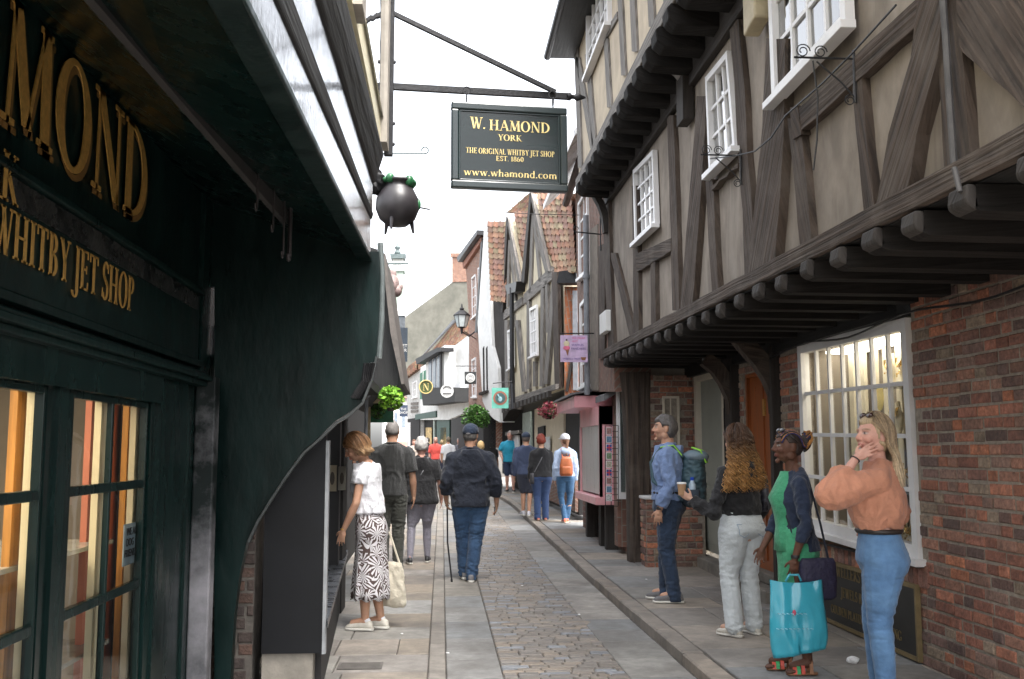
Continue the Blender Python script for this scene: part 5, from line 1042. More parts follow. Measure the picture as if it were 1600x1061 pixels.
# hanging dark blue sign
def hsign(px, Y, m, label, texts=(), tcol=None, arm=True, circ=False, name='hanging_sign', th=.03):
    x0, y0, x1, y1 = px; a, b = hY(x0, y1, Y), hY(x1, y0, Y); r = thing(name, label, 'sign', ((a.x+b.x)/2, Y, a.z))
    t = MB()
    if circ: c = (a+b)/2; rr = (b.x-a.x)/2; t.tube([Vector((c.x, Y, c.z)), Vector((c.x, Y+th, c.z))], rr, 28)
    else: t.box((a.x, Y, a.z), (b.x, Y+th, b.z))
    t.build('board', m, r, fix=True)
    for s, u, v, sz, mm in texts: sans(s, (a.x+(b.x-a.x)*u, Y-.001, a.z+(b.z-a.z)*v), (1, 0, 0), (0, 0, 1), sz*(b.z-a.z), mm, r)
    return r, a, b
M_tw = mat('sign white', (.75, .75, .73), .6, var=.03)
hsign((610, 512, 637, 565), 16, mat('slate blue board', (.04, .055, .075), .5), 'dark slate blue hanging sign with small white capitals below the turret', [('SWEET\nBAKER', .58, .42, .13, M_tw)])
hsign((624, 633, 637, 651), 34, mat('navy board', (.05, .07, .12), .5), 'small navy hanging sign far down the left side', [('THE\nSHOP', .5, .55, .3, M_tw)])
r, a, b = hsign((654, 593, 677, 616), 33, mat('moss green disc', (.06, .09, .03), .5), 'round green hanging sign with a gold letter N', circ=True)
c = (a+b)/2; rr = (b.x-a.x)/2; t = MB(); t.tube([Vector((c.x+rr*.9*math.cos(q), 32.98, c.z+rr*.9*math.sin(q))) for q in np.linspace(0, 2*PI, 33)], .02, 5); t.build('gold_ring', M_goldbright, r)
lettering([('N', 0, 0, rr*1.0, 1, 'c')], (c.x, 32.99, c.z-rr*.5), (1, 0, 0), (0, 0, 1), (0, -1, 0), M_goldbright, r, depth=.01)
r, a, b = hsign((688, 600, 709, 622), 33, M_tw, 'round white hanging sign with faint lettering', circ=True)
c = (a+b)/2; rr = (b.x-a.x)/2; t = MB(); t.tube([Vector((c.x+rr*.7*math.cos(q), 32.98, c.z+rr*.7*math.sin(q))) for q in np.linspace(.5, 2.6, 12)], .012, 4); t.tube([Vector((c.x-rr*.6, 32.98, c.z-rr*.35)), Vector((c.x+rr*.6, 32.98, c.z-rr*.35))], .012, 4); t.build('lettering', M_iron, r)
r, a, b = hsign((726, 581, 744, 600), 27, mat('charcoal board', (.03, .033, .035), .5), 'square black hanging sign with a white disc')
c = (a+b)/2; t = MB(); t.tube([Vector((c.x, 26.97, c.z)), Vector((c.x, 27.0, c.z))], (b.x-a.x)*.4, 24); t.build('white_disc', M_tw, r, fix=True)
t = MB()
for q_ in (.28, .15): t.tube([Vector((c.x+(b.x-a.x)*q_*math.cos(q), 26.965, c.z+(b.x-a.x)*q_*math.sin(q))) for q in np.linspace(0, 2*PI, 25)], .006, 4)
t.build('ring_mark', M_lead, r)
t = MB(); t.tube([hY(x, 572, 27) for x in (712, 722, 744)], .012, 5); t.build('arm', M_iron, r)
r, a, b = hsign((768.5, 606, 794.5, 638), 20, mat('turquoise board', (.16, .50, .40), .5), 'turquoise square hanging sign with a round brown emblem')
c = (a+b)/2; W_ = b.x-a.x
for q_, m_, dy in ((.42, mat('emblem brown', (.33, .12, .08), .5), .006), (.31, mat('emblem teal dark', (.05, .11, .11), .5), .012)): t = MB(); t.tube([Vector((c.x, 20-dy, c.z)), Vector((c.x, 20, c.z))], W_*q_, 28); t.build('emblem_ring', m_, r, fix=True)
t = MB(); t.ell((c.x, 19.984, c.z-W_*.06), (W_*.12, .004, W_*.15)); t.tube([Vector((c.x-W_*.02, 19.984, c.z)), Vector((c.x-W_*.16, 19.984, c.z+W_*.22))], .012, 5); t.build('emblem_figure', mat('emblem pale', (.35, .55, .6), .5), r)
t = MB(); t.tube([hY(770, 599, 20), hY(800, 596, 20)], .01, 5); t.build('arm', M_iron, r)
r, a, b = hsign((876, 524, 918, 565.5), 15, mat('lilac board', (.66, .50, .72), .5), 'pale lilac ice cream parlour sign with a pink ice cream cone')
W_, H_ = b.x-a.x, b.z-a.z; px_ = lambda u, v, o=.006: Vector((a.x+W_*u, 15-o, a.z+H_*v))
t = MB(); t.prism([px_(.17, .46), px_(.31, .46), px_(.26, .22)], (0, -.004, 0)); t.build('cone', mat('wafer', (.30, .13, .06), .6), r, fix=True)
t = MB(); t.ell(px_(.22, .52), (W_*.125, .006, H_*.09)); t.build('pink_scoop', mat('ice pink', (.75, .16, .28), .5), r)
t = MB(); t.ell(px_(.22, .68), (W_*.11, .006, H_*.11)); t.build('cream_scoop', mat('ice cream', (.75, .66, .45), .5), r)
t = MB(); t.ell(px_(.22, .82), (W_*.035, .007, H_*.035)); t.build('cherry', mat('cherry', (.06, .02, .03), .4), r)
mp_, mv = mat('sign pink letters', (.75, .12, .35), .6), mat('sign violet letters', (.16, .08, .35), .6)
for s, u, v, sz, mm in (('ICE CREAM', .67, .86, .10, mp_), ('HOT', .53, .74, .10, mp_), ('WAFFLES', .63, .60, .11, mv), ('PANCAKES', .66, .46, .11, mv), ('SWEETS & TREATS', .42, .09, .085, mv)): sans(s, px_(u, v, .001), (1, 0, 0), (0, 0, 1), sz*H_, mm, r)
t = MB(); t.prism([px_(.74, .18), px_(.94, .18), px_(.9, .07), px_(.78, .07)], (0, -.004, 0)); t.build('tub', MT['wafer'], r, fix=True)
t = MB(); t.tube([hY(874, 521, 15), hY(930, 521, 15)], .01, 5); t.build('arm', M_iron, r)
# pig ornament
PG = thing('pig_head_ornament', 'greyish pink carved pig head hanging below the roof edge on the left', 'ornament', tuple(hY(614, 455, 12)))
c = hY(613, 445, 12); t = MB(); t.ell(c, (.085, .12, .13)); t.ell(c+Vector((.05, 0, -.07)), (.07, .08, .08)); t.ell(c+Vector((.09, 0, -.03)), (.04, .05, .045)); t.ell(c+Vector((.0, 0, .13)), (.05, .02, .06)); t.ell(c+Vector((.02, 0, -.25)), (.025, .025, .06)); t.build('head', mat('grey pink paint', (.30, .22, .21), .6, var=.2), PG, smooth=True)
# cable across the street
t = MB(); t.tube([hY(787, 332, 16), hY(850, 335, 16), hY(905, 336, 16)], .006, 4); tag(t.build('overhead_cable', M_iron), 'thin cable crossing in front of the tiled gables', 'cable')
# ---- leaves
M_leaf = mat('bright leaves', attr=True, rough=.6, var=.25, scale=20)
def leaves(name, label, cat, c, r, n, pal, size, droop=0, group=None, seed=1):
    random.seed(seed); root = thing(name, label, cat, tuple(c), group); t = MB(); c = Vector(c)
    for i in range(n):
        while True:
            p = Vector((random.uniform(-1, 1), random.uniform(-1, 1), random.uniform(-1, 1)))
            if p.length < 1 and p.length > .35 and noise.noise(p*2.3+Vector((seed, 0, 0))) > -.18: break
        q = c+Vector((p.x*r[0], p.y*r[1], p.z*r[2]-droop*random.random()*abs(p.x)))
        k = random.uniform(.6, 1.3); t.col = tuple(v*k for v in random.choice(pal))
        a = Vector((random.gauss(0, 1), random.gauss(0, 1), random.gauss(0, .6))).normalized(); b_ = a.cross(Vector((random.gauss(0, 1), random.gauss(0, 1), random.gauss(0, 1)))).normalized(); s = size*random.uniform(.6, 1.3)
        t.add([q-a*s, q+b_*s*.45, q+a*s, q-b_*s*.45], [(0, 1, 2, 3)])
    t.build('foliage', M_leaf, root)
    t = MB(); t.lathe(c-Vector((0, 0, r[2]*.9)), [(r[0]*.25, -.02), (r[0]*.35, .1), (r[0]*.35, .12)], 12); t.tube([c-Vector((0, 0, r[2]*.8)), c+Vector((0, 0, r[2]*1.1))], .012, 5); t.build('basket', M_timberdark, root); return root
GR = [(.06, .16, .03), (.09, .22, .04), (.04, .10, .025)]; LM = [(.20, .42, .03), (.14, .33, .03), (.28, .50, .05)]; RD = [(.35, .05, .08), (.25, .04, .06), (.10, .14, .05), (.45, .12, .14)]
leaves('hanging_plant', 'bright lime green leafy plant hanging over the left shops', 'plant', hY(611, 622, 9.9), (.125, .12, .12), 520, LM, .032, seed=1)
leaves('hanging_plant', 'darker trailing plant in front of the green shop board', 'plant', hY(590, 640, 11.3), (.10, .1, .10), 200, GR, .03, seed=2)
leaves('hanging_basket', 'large round green shrub basket below the white leaning house', 'plant', hY(743, 650, 29), (.42, .42, .35), 1900, GR+[(.12, .28, .05)], .05, droop=.15, seed=3)
leaves('flower_basket', 'hanging basket of dark red flowers under the gabled timber house', 'plant', hY(857, 641, 18), (.20, .2, .16), 520, RD, .035, seed=4)

random.seed(33)
for i, (x_, y_, w_) in enumerate(((628, 990, 'near the white tote bag'), (816, 915, 'on the cobbles'), (905, 960, 'in the right channel'), (700, 1020, 'on the left channel slabs'), (1010, 905, 'by the right kerb'))):
    p = hZ(x_, y_, .004 if x_ < 950 else .08); t = MB(); t.ell(p, (random.uniform(.008, .016), random.uniform(.008, .02), .004), fn=lambda q: q*(1+.5*noise.noise(q*90)))
    tag(t.build('paper_scrap', MT['tissue']), 'tiny pale scrap of paper '+w_, 'paper scrap')
# ================================================================ PEOPLE
def remesh(mb, vox, smooth=2, sf=.5):
    me = mb.mesh('tmp'); o = bpy.data.objects.new('tmp', me); C.objects.link(o)
    r = o.modifiers.new('r', 'REMESH'); r.mode = 'VOXEL'; r.voxel_size = vox; r.use_smooth_shade = True
    if smooth: s = o.modifiers.new('s', 'SMOOTH'); s.iterations = smooth; s.factor = sf
    dg = bpy.context.evaluated_depsgraph_get(); dg.update(); m2 = bpy.data.meshes.new_from_object(o.evaluated_get(dg))
    bpy.data.objects.remove(o); bpy.data.meshes.remove(me)
    for a in list(m2.color_attributes): m2.color_attributes.remove(a)
    return m2
def wrinkle(me, amp, sc, ridge=True, where=None, floor=None, seed=0):
    n = len(me.vertices); co = np.empty(n*3, 'f'); me.vertices.foreach_get('co', co); co = co.reshape(-1, 3)
    no = np.empty(n*3, 'f'); me.vertices.foreach_get('normal', no); no = no.reshape(-1, 3)
    if amp:
        for i in range(n):
            p = co[i]; q = Vector((p[0]*sc[0]+seed, p[1]*sc[1], p[2]*sc[2])); w = noise.noise(q+Vector((noise.noise(q*.5)*1.2, 0, 0)))
            if ridge: w = .45-abs(w)*2.2+.30-abs(noise.noise(q*2.1+Vector((7, 3, 1))))*1.5
            w += .35*noise.noise(q*2.3)
            k = where(p) if where else 1
            co[i] += no[i]*(amp*w*k)
    if floor is not None: co[:, 2] = np.maximum(co[:, 2], floor)
    me.vertices.foreach_set('co', co.reshape(-1)); me.update()
def link(me, name, m, parent):
    o = bpy.data.objects.new(name, me); C.objects.link(o); me.materials.clear(); me.materials.append(m); o.parent = parent
    me.polygons.foreach_set('use_smooth', [True]*len(me.polygons)); return o
def V3(*a): return Vector(a)
def hand(mb, W, fd, pd, td, curl, s, n=7):
    fd = fd.normalized(); pd = (pd-fd*pd.dot(fd)).normalized(); lat = fd.cross(pd).normalized()
    if lat.dot(td) < 0: lat = -lat                           # lat points to the thumb side
    M = Matrix((lat, fd, pd)).transposed()
    mb.ell(W+fd*.045*s, (.040*s, .052*s, .015*s), M, 12, 8); mb.cap(W-fd*.01*s, W+fd*.03*s, .021*s, .026*s, 8)
    for k, (o_, L_) in enumerate(((.031, .92), (.010, 1.02), (-.011, .96), (-.031, .76))):
        p = W+fd*(.082-.006*abs(k-1))*s+lat*o_*s; a = curl*(.8+.12*k); d = (fd+lat*(.10-.07*k)).normalized(); r = .0088*s
        for j, l in enumerate((.042, .026, .021)):
            q_ = math.cos(a*(j+1)*.62); d2 = (d*math.cos(a*(.45+j*.62))+pd*math.sin(a*(.45+j*.62))).normalized(); q = p+d2*l*L_*s; mb.cap(p, q, r, r*.9, n); p = q; r *= .9
    p = W+fd*.02*s+lat*.03*s; d = (fd*.65+lat*.65+pd*.35).normalized(); q = p+d*.042*s; mb.cap(p, q, .012*s, .0105*s, n); d = (fd*.85+lat*.25+pd*.45).normalized(); mb.cap(q, q+d*.032*s, .0105*s, .008*s, n)
def skull(p, e=0.0):
    x, y, z = p
    r = V3(x, y, z).length or 1
    if z < 0: t = min(1, -z/.115); x *= 1-.34*t**1.4; y = y*(1-.08*t) if y > 0 else y*(1-.50*max(0, (t-.2)/.8))
    if y > 0:
        for sx in (-1, 1): y -= .013*math.exp(-(((x-sx*.032)/.019)**2+((z-.012)/.016)**2))
        y -= .006*math.exp(-((z+.035)/.02)**2)*0
    return V3(x, y, z)
def head(mb, M, s, fem):
    def T(x, y, z): return M @ (V3(x, y, z)*s)
    R3 = M.to_3x3()
    mb.ell(M @ V3(0, 0, 0), (.076*s, .097*s, .116*s), R3, 36, 28, fn=lambda p: skull(p/s)*s)
    E = lambda x, y, z, a, b, c: mb.ell(T(x, y, z), (a*s, b*s, c*s), R3, 12, 8)
    E(0, .026, -.052, .055, .060, .052); E(0, .078, -.098, .024, .018, .017)            # jaw, chin
    for k in (-1, 1):
        E(k*.036, .062, -.022, .026, .026, .026); E(k*.028, .083, .032, .024, .011, .008)  # cheek, brow
        E(k*.0315, .0745, .012, .0125, .0125, .0125); E(k*.0315, .079, .019, .015, .009, .005)          # eye, lid
        E(k*.076, -.012, -.004, .008, .019, .031); E(k*.012, .098, -.024, .010, .011, .008)
        E(k*.058, .0, -.06, .014, .035, .03)
    mb.cap(T(0, .088, .024), T(0, .112, -.018), .0085*s, .0115*s, 8)
    E(0, .093, -.052, .022, .009, .0055); E(0, .091, -.063, .019, .009, .0065); E(0, .088, -.035, .02, .008, .012)
SK = {'pale': (.56, .34, .25), 'tan': (.48, .27, .18), 'dark': (.105, .045, .026), 'pink': (.58, .32, .25)}
M_skn = mat('skin', attr=True, rough=.6, var=.07, scale=30, bump=.08, spec=.4)
M_skn.node_tree.nodes['Principled BSDF'].inputs['Subsurface Weight'].default_value = .08
M_skn.node_tree.nodes['Principled BSDF'].inputs['Subsurface Radius'].default_value = (.02, .008, .004)
def colour_body(me, Mi, s, skin, lip, brow, stubble=0, iris=(.03, .03, .03)):
    n = len(me.vertices); co = np.empty(n*3, 'f'); me.vertices.foreach_get('co', co); co = co.reshape(-1, 3)
    A = np.array(Mi); h = (co @ A[:3, :3].T+A[:3, 3])/s; x, y, z = h[:, 0], h[:, 1], h[:, 2]; ax = np.abs(x)
    col = np.tile(np.array(skin+(1,), 'f'), (n, 1))
    def blend(w, c): w = np.clip(w, 0, 1)[:, None]; col[:, :3] = col[:, :3]*(1-w)+np.array(c)*w
    near = (np.abs(z) < .13) & (y > .02) & (y < .14)
    sk = np.array(skin)
    blend(np.exp(-(((ax-.04)/.022)**2+((z+.025)/.02)**2))*(near)*.35, sk*np.array([1.15, .72, .68]))
    blend(np.exp(-((ax/.014)**2+((z+.02)/.014)**2))*near*.3, sk*np.array([1.1, .75, .7]))
    blend((near & (y > .07))*np.exp(-((ax/.021)**4+((z+.058)/.0105)**4))*1.1, lip)
    blend((near & (y > .06))*np.exp(-((ax/.020)**4+((z+.0575)/.0022)**2))*.6, np.array(lip)*.35)
    bz = .031+.006*np.exp(-((ax-.035)/.012)**2)
    blend((near & (ax > .014) & (ax < .054))*np.exp(-((z-bz)/.0052)**2)*.85, brow)
    de = np.sqrt((ax-.0315)**2+(z-.012)**2)
    blend((near & (y > .06))*np.exp(-(((ax-.0315)/.0135)**4+((z-.012)/.0062)**4))*1.0, (.45, .42, .40))
    blend((near & (y > .06))*np.exp(-(de/.0058)**4), iris)
    blend((near & (y > .05))*np.exp(-(((ax-.032)/.0155)**4+((z-.0195)/.0026)**2))*.8, (.03, .02, .02))
    if stubble: blend(((z < -.03) & (y > -.01) & near)*stubble, sk*.55)
    a = me.color_attributes.new('Col', 'FLOAT_COLOR', 'POINT'); a.data.foreach_set('color', col.astype('f').reshape(-1))
def ss(a, b, x): t = max(0, min(1, (x-a)/(b-a))); return t*t*(3-2*t)
def hair_cap(M, s, m, parent, t=.012, back=-.075, front=.062, side=.0, noise_a=.004, sc=(60, 60, 14), fringe=0, name='hair', bald=0, n=(64, 48), lump=0):
    mb = MB(); R3 = M.to_3x3()
    def fn(p):
        q = skull(p/s); y, z = q.y, q.z
        lim = front-.012*(1-min(1, abs(q.x)/.05)) if y > .05 else (side+(front-side)*ss(.0, .055, y) if y > 0 else side+(back-side)*ss(0, .05, -y))
        k = ss(-.008, .008, z-lim)
        if abs(q.x) > .06 and abs(z) < .03 and -.035 < y < .014: k *= .0
        if bald: k *= 1-ss(.045, .075, z)*bald
        d = q.normalized(); nn = noise.noise(V3(q.x*sc[0], q.y*sc[1], q.z*sc[2]))*noise_a+noise.noise(q*26)*lump
        return (q+d*((t+nn)*k-.012*(1-k)))*s
    mb.ell(M @ V3(0, 0, 0), (.076*s, .097*s, .116*s), R3, n[0], n[1], fn=fn)
    return mb.build(name, m, parent, smooth=True)
def strands(M, s, m, parent, n, L, r, curl=0, az=(60, 300), elt=(35, 88), spread=.03, turns=5, out=.016, seed=1, name='hair_lock', backy=-.055, segs=26, sides=4, shoulder=None, tips=.3, part=0, two=None):
    """locks start on the scalp, follow the skull down, then hang"""
    random.seed(seed); mb = MB()
    for i in range(n):
        a0 = math.radians(random.uniform(*az)); e0 = math.radians(random.uniform(*elt)); pts = []; Lk = L*random.uniform(.82, 1.08)
        a1 = a0
        if abs(a0-PI) > PI*.45: a1 = PI+math.copysign(PI*.46, a0-PI)
        ph = random.uniform(0, 6.28); last = None; o_ = out*random.uniform(.6, 1.25); sw = random.uniform(-1, 1)
        ne = 9
        for k in range(ne):
            f_ = k/(ne-1); e = e0*(1-f_)-math.radians(8)*f_; a = a0+(a1-a0)*f_**.7
            d = V3(-math.sin(a)*math.cos(e), math.cos(a)*math.cos(e), math.sin(e))
            q = V3(d.x*(.080+o_), d.y*(.100+o_), d.z*(.118+o_)); pts.append(q)
        p = pts[-1].copy(); nseg = segs-ne
        for k in range(nseg):
            f_ = (k+1)/nseg; z = p.z-Lk*f_; x = p.x*(1+spread*f_*6)+sw*spread*f_; y = p.y*(1-.35*ss(0, .5, f_))+(backy-.03*f_)*ss(0, .45, f_)
            pts.append(V3(x, y, z))
        P = []; tot = len(pts)
        if curl:
            P2 = []; 
            for k in range(tot*3-2):
                f_ = k/3; j = min(int(f_), tot-2); P2.append(pts[j].lerp(pts[j+1], f_-j))
            pts = P2; tot = len(pts)
        for k, q in enumerate(pts):
            f_ = k/(tot-1); am = curl*ss(.1, .5, f_); w = ph+turns*2*PI*f_
            q = q+V3(math.cos(w)*am, math.sin(w)*am, 0)+V3(noise.noise(q*9+V3(i, 0, 0)), noise.noise(q*9+V3(0, i, 0)), 0)*.008*f_
            P.append(M @ (q*s))
        if shoulder: P = [shoulder(q) for q in P]
        c = random.uniform(.55, 1.25); f2 = random.random()
        cols = two or [(.3, .2, .1), (.3, .2, .1)]; mb.col = tuple((cols[0][k]*(1-f2)+cols[1][k]*f2)*c for k in range(3))
        if two and len(two) > 2:                                # darker at the root, lighter to the tip
            h = len(P)//2; nf = len(mb.f); mb.tube(P, [r*(1-tips*k/tot) if k < tot-2 else r*.35 for k in range(tot)], sides, False)
            per = sides
            for fi in range(nf, len(mb.f)): g_ = ss(.25, .8, (fi-nf)/(len(mb.f)-nf)); mb.c[fi] = tuple(two[2][k]*c*(1-g_)+mb.col[k]*g_ for k in range(3))
        else: mb.tube(P, [r*(1-tips*k/tot) if k < tot-2 else r*.35 for k in range(tot)], sides, False)
    return mb.build(name, m, parent, smooth=True)
M_hair = mat('hair', attr=True, rough=.42, var=.3, scale=60, spec=.4)
def hmat(name, c, var=.45): return mat(name, c, .5, var=var, scale=1, stretch=(160, 160, 22), bump=.6, bscale=1.5, spec=.35)
TOR = {'m': [(.465, .088, .070, 0), (.50, .096, .072, 0), (.56, .089, .064, .002), (.62, .084, .060, .004), (.70, .096, .066, .006), (.755, .102, .066, .004), (.785, .096, .058, 0), (.81, .070, .046, -.003), (.83, .048, .039, -.003), (.85, .036, .035, 0)],
       'f': [(.45, .086, .070, -.004), (.49, .100, .076, -.008), (.54, .094, .068, -.002), (.60, .074, .054, .004), (.66, .078, .058, .006), (.72, .087, .070, .014), (.76, .086, .058, .004), (.785, .079, .050, 0), (.81, .056, .039, -.002), (.83, .039, .033, -.002), (.85, .031, .031, 0)]}
def ring(z, T):
    for a, b in zip(T[:-1], T[1:]):
        if a[0] <= z <= b[0]: t = (z-a[0])/(b[0]-a[0]); return tuple(a[k]*(1-t)+b[k]*t for k in range(4))
    return T[0] if z < T[0][0] else T[-1]
ARM = {'m': (.106, .780), 'f': (.091, .778)}
def person(label, foot, phi, H, S):
    """foot: photograph pixel of the feet on the pavement, phi: facing angle (0 = away down the street, 90 = towards the left)"""
    z0 = S.get('z0', 0)
    p = hZ(foot[0], foot[1], z0)
    for _ in range(4): p = hZ(foot[0], foot[1], z0+rise(p.y))
    root = thing('person', label, 'person', (p.x, p.y, p.z+.004), S.get('group'), math.radians(phi), local=True)
    sex = S.get('sex', 'm'); T = TOR[sex]; wf = S.get('w', 1.0); df = S.get('d', wf); vox = S.get('vox', .008); lean = S.get('lean', 0.0)
    LY = lambda z: lean*max(0, z-.53)/.3
    sh = S.get('shrug', 0)
    def J(side, k):                                            # joints in metres
        sg = -1 if side == 'L' else 1; ax, az_ = ARM[sex]; ax = ax*(.55+.45*wf)
        a = S.get('arm'+side, {}); d = {'sh': (sg*ax, LY(az_), az_), 'el': (sg*(ax+.028), -.012+LY(.7), .622), 'wr': (sg*(ax+.028), .03+LY(.6), .478), 'fd': (0, .12, -1), 'pd': (-sg, 0, 0), 'td': (0, 1, 0), 'curl': .45}
        d.update(a); v = d[k]; return V3(*v)*(H if k in ('sh', 'el', 'wr') else 1) if k != 'curl' else v
    def LJ(side, k):
        sg = -1 if side == 'L' else 1; l = S.get('leg'+side, {}); d = {'hip': (sg*.05*(.5+.5*wf), 0, .50), 'kn': (sg*.050, .012, .285), 'an': (sg*.048, -.012, .048), 'toe': sg*8, 'lift': 0}; d.update(l); v = d[k]
        return V3(*v)*H if k in ('hip', 'kn', 'an') else v
    s = H/1.72*1.04; top, bot = S.get('top', {}), S.get('bottom', {})
    hy, hp = math.radians(S.get('yaw', 0)), math.radians(S.get('pitch', 0))
    piv = V3(0, lean*1.15+.008, .868)*H; HM = Matrix.Translation(piv) @ Matrix.Rotation(hy, 4, 'Z') @ Matrix.Rotation(-hp, 4, 'X') @ Matrix.Translation(V3(0, .010, .064)*H)
    # ---- body
    mb = MB(); q = .93
    mb.loft([((0, (r[3]+LY(r[0]))*H, r[0]*H), r[1]*wf*q*H*(.82 if r[0] < .55 else 1), r[2]*df*q*H*(.74 if r[0] < .55 else 1)) for r in T], 20, 2.3)
    for sg in (-1, 1): mb.cap(V3(sg*.020, LY(.83)-.008, .842)*H, V3(sg*ARM[sex][0]*.85, LY(.79)-.004, .790)*H, .022*H, .024*H)
    mb.cap(V3(0, LY(.82), .815)*H, HM @ V3(0, -.018*s, -.055*s), (.037 if sex == 'm' else .030)*H, (.034 if sex == 'm' else .028)*H, 14)
    head(mb, HM, s, sex == 'f')
    af = (1.0 if sex == 'm' else .84)*S.get('armf', 1)
    for sd in 'LR':
        a, b, c = J(sd, 'sh'), J(sd, 'el'), J(sd, 'wr')
        mb.cap(a, b, .030*af*H, .0235*af*H); mb.cap(b, b.lerp(c, .35), .0235*af*H, .025*af*H); mb.cap(b.lerp(c, .35), c, .025*af*H, .0155*af*H)
        hand(mb, c, J(sd, 'fd'), J(sd, 'pd'), J(sd, 'td'), J(sd, 'curl'), s*(.93 if sex == 'm' else .84))
        a, b, c = LJ(sd, 'hip'), LJ(sd, 'kn'), LJ(sd, 'an'); tq = 1 if not bot or bot['kind'] in ('skirt', 'shorts') else .82; mb.cap(a, b, .047*H*tq, .031*H*tq); mb.cap(b, b.lerp(c, .35), .031*H*tq, .031*H*tq); mb.cap(b.lerp(c, .35), c, .031*H, .019*H)
        t_ = math.radians(LJ(sd, 'toe')); fd = V3(math.sin(t_), math.cos(t_), 0); l_ = LJ(sd, 'lift')
        mb.cap(c, V3(c.x, c.y, c.z-.02*s)+fd*.11*s+V3(0, 0, -l_*.09), .021*H, .016*H); 
        for k in range(5 if S.get('toes') else 0): lt = V3(fd.y, -fd.x, 0); mb.cap(V3(c.x, c.y, .03)+fd*.11*s+lt*(.018*(k-2)), V3(c.x, c.y, .022)+fd*(.155-.006*abs(k-1))*s+lt*(.016*(k-2)), .012, .010, 7)
    me = remesh(mb, vox, 1, .4); skin = SK[S.get('skin', 'pale')]
    colour_body(me, HM.inverted(), s, skin, S.get('lip', tuple(np.array(skin)*np.array([1.0, .55, .55]))), S.get('brow', (.12, .08, .05)), S.get('stubble', 0))
    link(me, 'body', M_skn, root)
    # ---- trousers, shorts, skirt, leggings
    if bot:
        kind = bot['kind']; bm = bot['mat']; g = bot.get('ease', .010); wz = bot.get('waist', .60)
        if kind == 'skirt':
            mb = MB(); R = []; zt, zb2 = wz*H, bot['hem']*H; N = 14; nn = 72; Vv_ = []; fs = []
            for j in range(N+1):
                f_ = j/N; z = zt+(zb2-zt)*f_; r = ring(max(z/H, .45), T); a = (r[1]*wf+.008)*H; b = (r[2]*df+.008)*H; fl = bot.get('flare', .35)*ss(.25, 1, f_)
                if z/H < .47: a = max(a*(1-.12*ss(.3, .6, f_)+fl*.5), .1*H*.8); b = b*(1-.05*f_+fl*.6)
                for k in range(nn): t_ = 2*PI*k/nn; w_ = 1+bot.get('fold', .07)*ss(.35, 1, f_)*(math.sin(t_*bot.get('nf', 9)+1.3*math.sin(t_*2))+.4*math.sin(t_*17)); Vv_.append(V3(a*w_*math.cos(t_), b*w_*math.sin(t_)+(r[3]+LY(z/H))*H, z+.01*math.sin(t_*9)*f_*(f_ > .95)))
            fs = [(j*nn+k, (j+1)*nn+k, (j+1)*nn+(k+1) % nn, j*nn+(k+1) % nn) for j in range(N) for k in range(nn)]
            mb.add(Vv_, fs); o = mb.build('skirt' if not bot.get('dress') else 'dress', bm, root, smooth=True); sd_ = o.modifiers.new('th', 'SOLIDIFY'); sd_.thickness = .004
        else:
            mb = MB(); zz = [z for z in (.46, .48, .50, .53, .56, .59) if z < wz]+[wz]
            mb.loft([((0, (ring(z, T)[3]+LY(z))*H, z*H), (ring(z, T)[1]*wf+g*.6)*H*(1 if z > .49 else .95 if z > .47 else .86), (ring(z, T)[2]*df+g*.6)*H*(1 if z > .49 else .9 if z > .47 else .78)) for z in zz], 20, 2.3)
            rk, ra = bot.get('rk', .040), bot.get('ra', .034); zc = bot.get('cut', 0)
            for sd in 'LR':
                a, b, c = LJ(sd, 'hip'), LJ(sd, 'kn'), LJ(sd, 'an'); sg = -1 if sd == 'L' else 1
                a2 = V3(a.x*1.02, a.y, a.z-.01*H)
                if sex == 'f' or bot.get('bum'): mb.ell(V3(sg*.044*wf*H, -.022*H*df, .492*H), (.056*wf*H, .054*df*H, .062*H)); mb.cap(V3(sg*.046*wf*H, -.014*H, .48*H), V3(sg*.050*H, .004*H, .35*H), .060*wf*H, .047*H)
                if zc: mb.cap(a2, a2.lerp(b, .9), (.056+g*.5)*H*wf, bot.get('rs', .052)*H)
                else:
                    mb.cap(a2, b, (.0575*wf+g*.5)*H, rk*H); m_ = b.lerp(c, .45); mb.cap(b, m_, rk*H, bot.get('rm', (rk+ra)/2)*H)
                    e_ = V3(c.x, c.y, max(c.z-bot.get('drop', .02)*H, .02)); mb.cap(m_, e_, bot.get('rm', (rk+ra)/2)*H, ra*H)
            me = remesh(mb, max(vox*1.2, .008), 6); am = bot.get('amp', .006)
            kz = .285*H
            wrinkle(me, am, bot.get('sc', (7, 7, 26)), where=lambda p: .35+.9*math.exp(-((p[2]-kz)/.12)**2)+.9*math.exp(-((p[2]-.10)/.10)**2)+.7*math.exp(-((p[2]-.47*H)/.06)**2), floor=.012, seed=foot[0]); o = link(me, {'trousers': 'trousers', 'shorts': 'shorts', 'leggings': 'leggings', 'jeans': 'jeans'}[kind], bm, root)
            if bot.get('belt'):
                t = MB(); r = ring(wz-.005, T); t.tube([V3(((r[1]*wf+g*.6)*H+.006)*math.cos(q), ((r[2]*df+g*.6)*H+.006)*math.sin(q)+(r[3]+LY(wz))*H, (wz-.006)*H) for q in np.linspace(0, 2*PI, 37)], .016, 6, False); t.build('belt', bot['belt'], root, smooth=True)
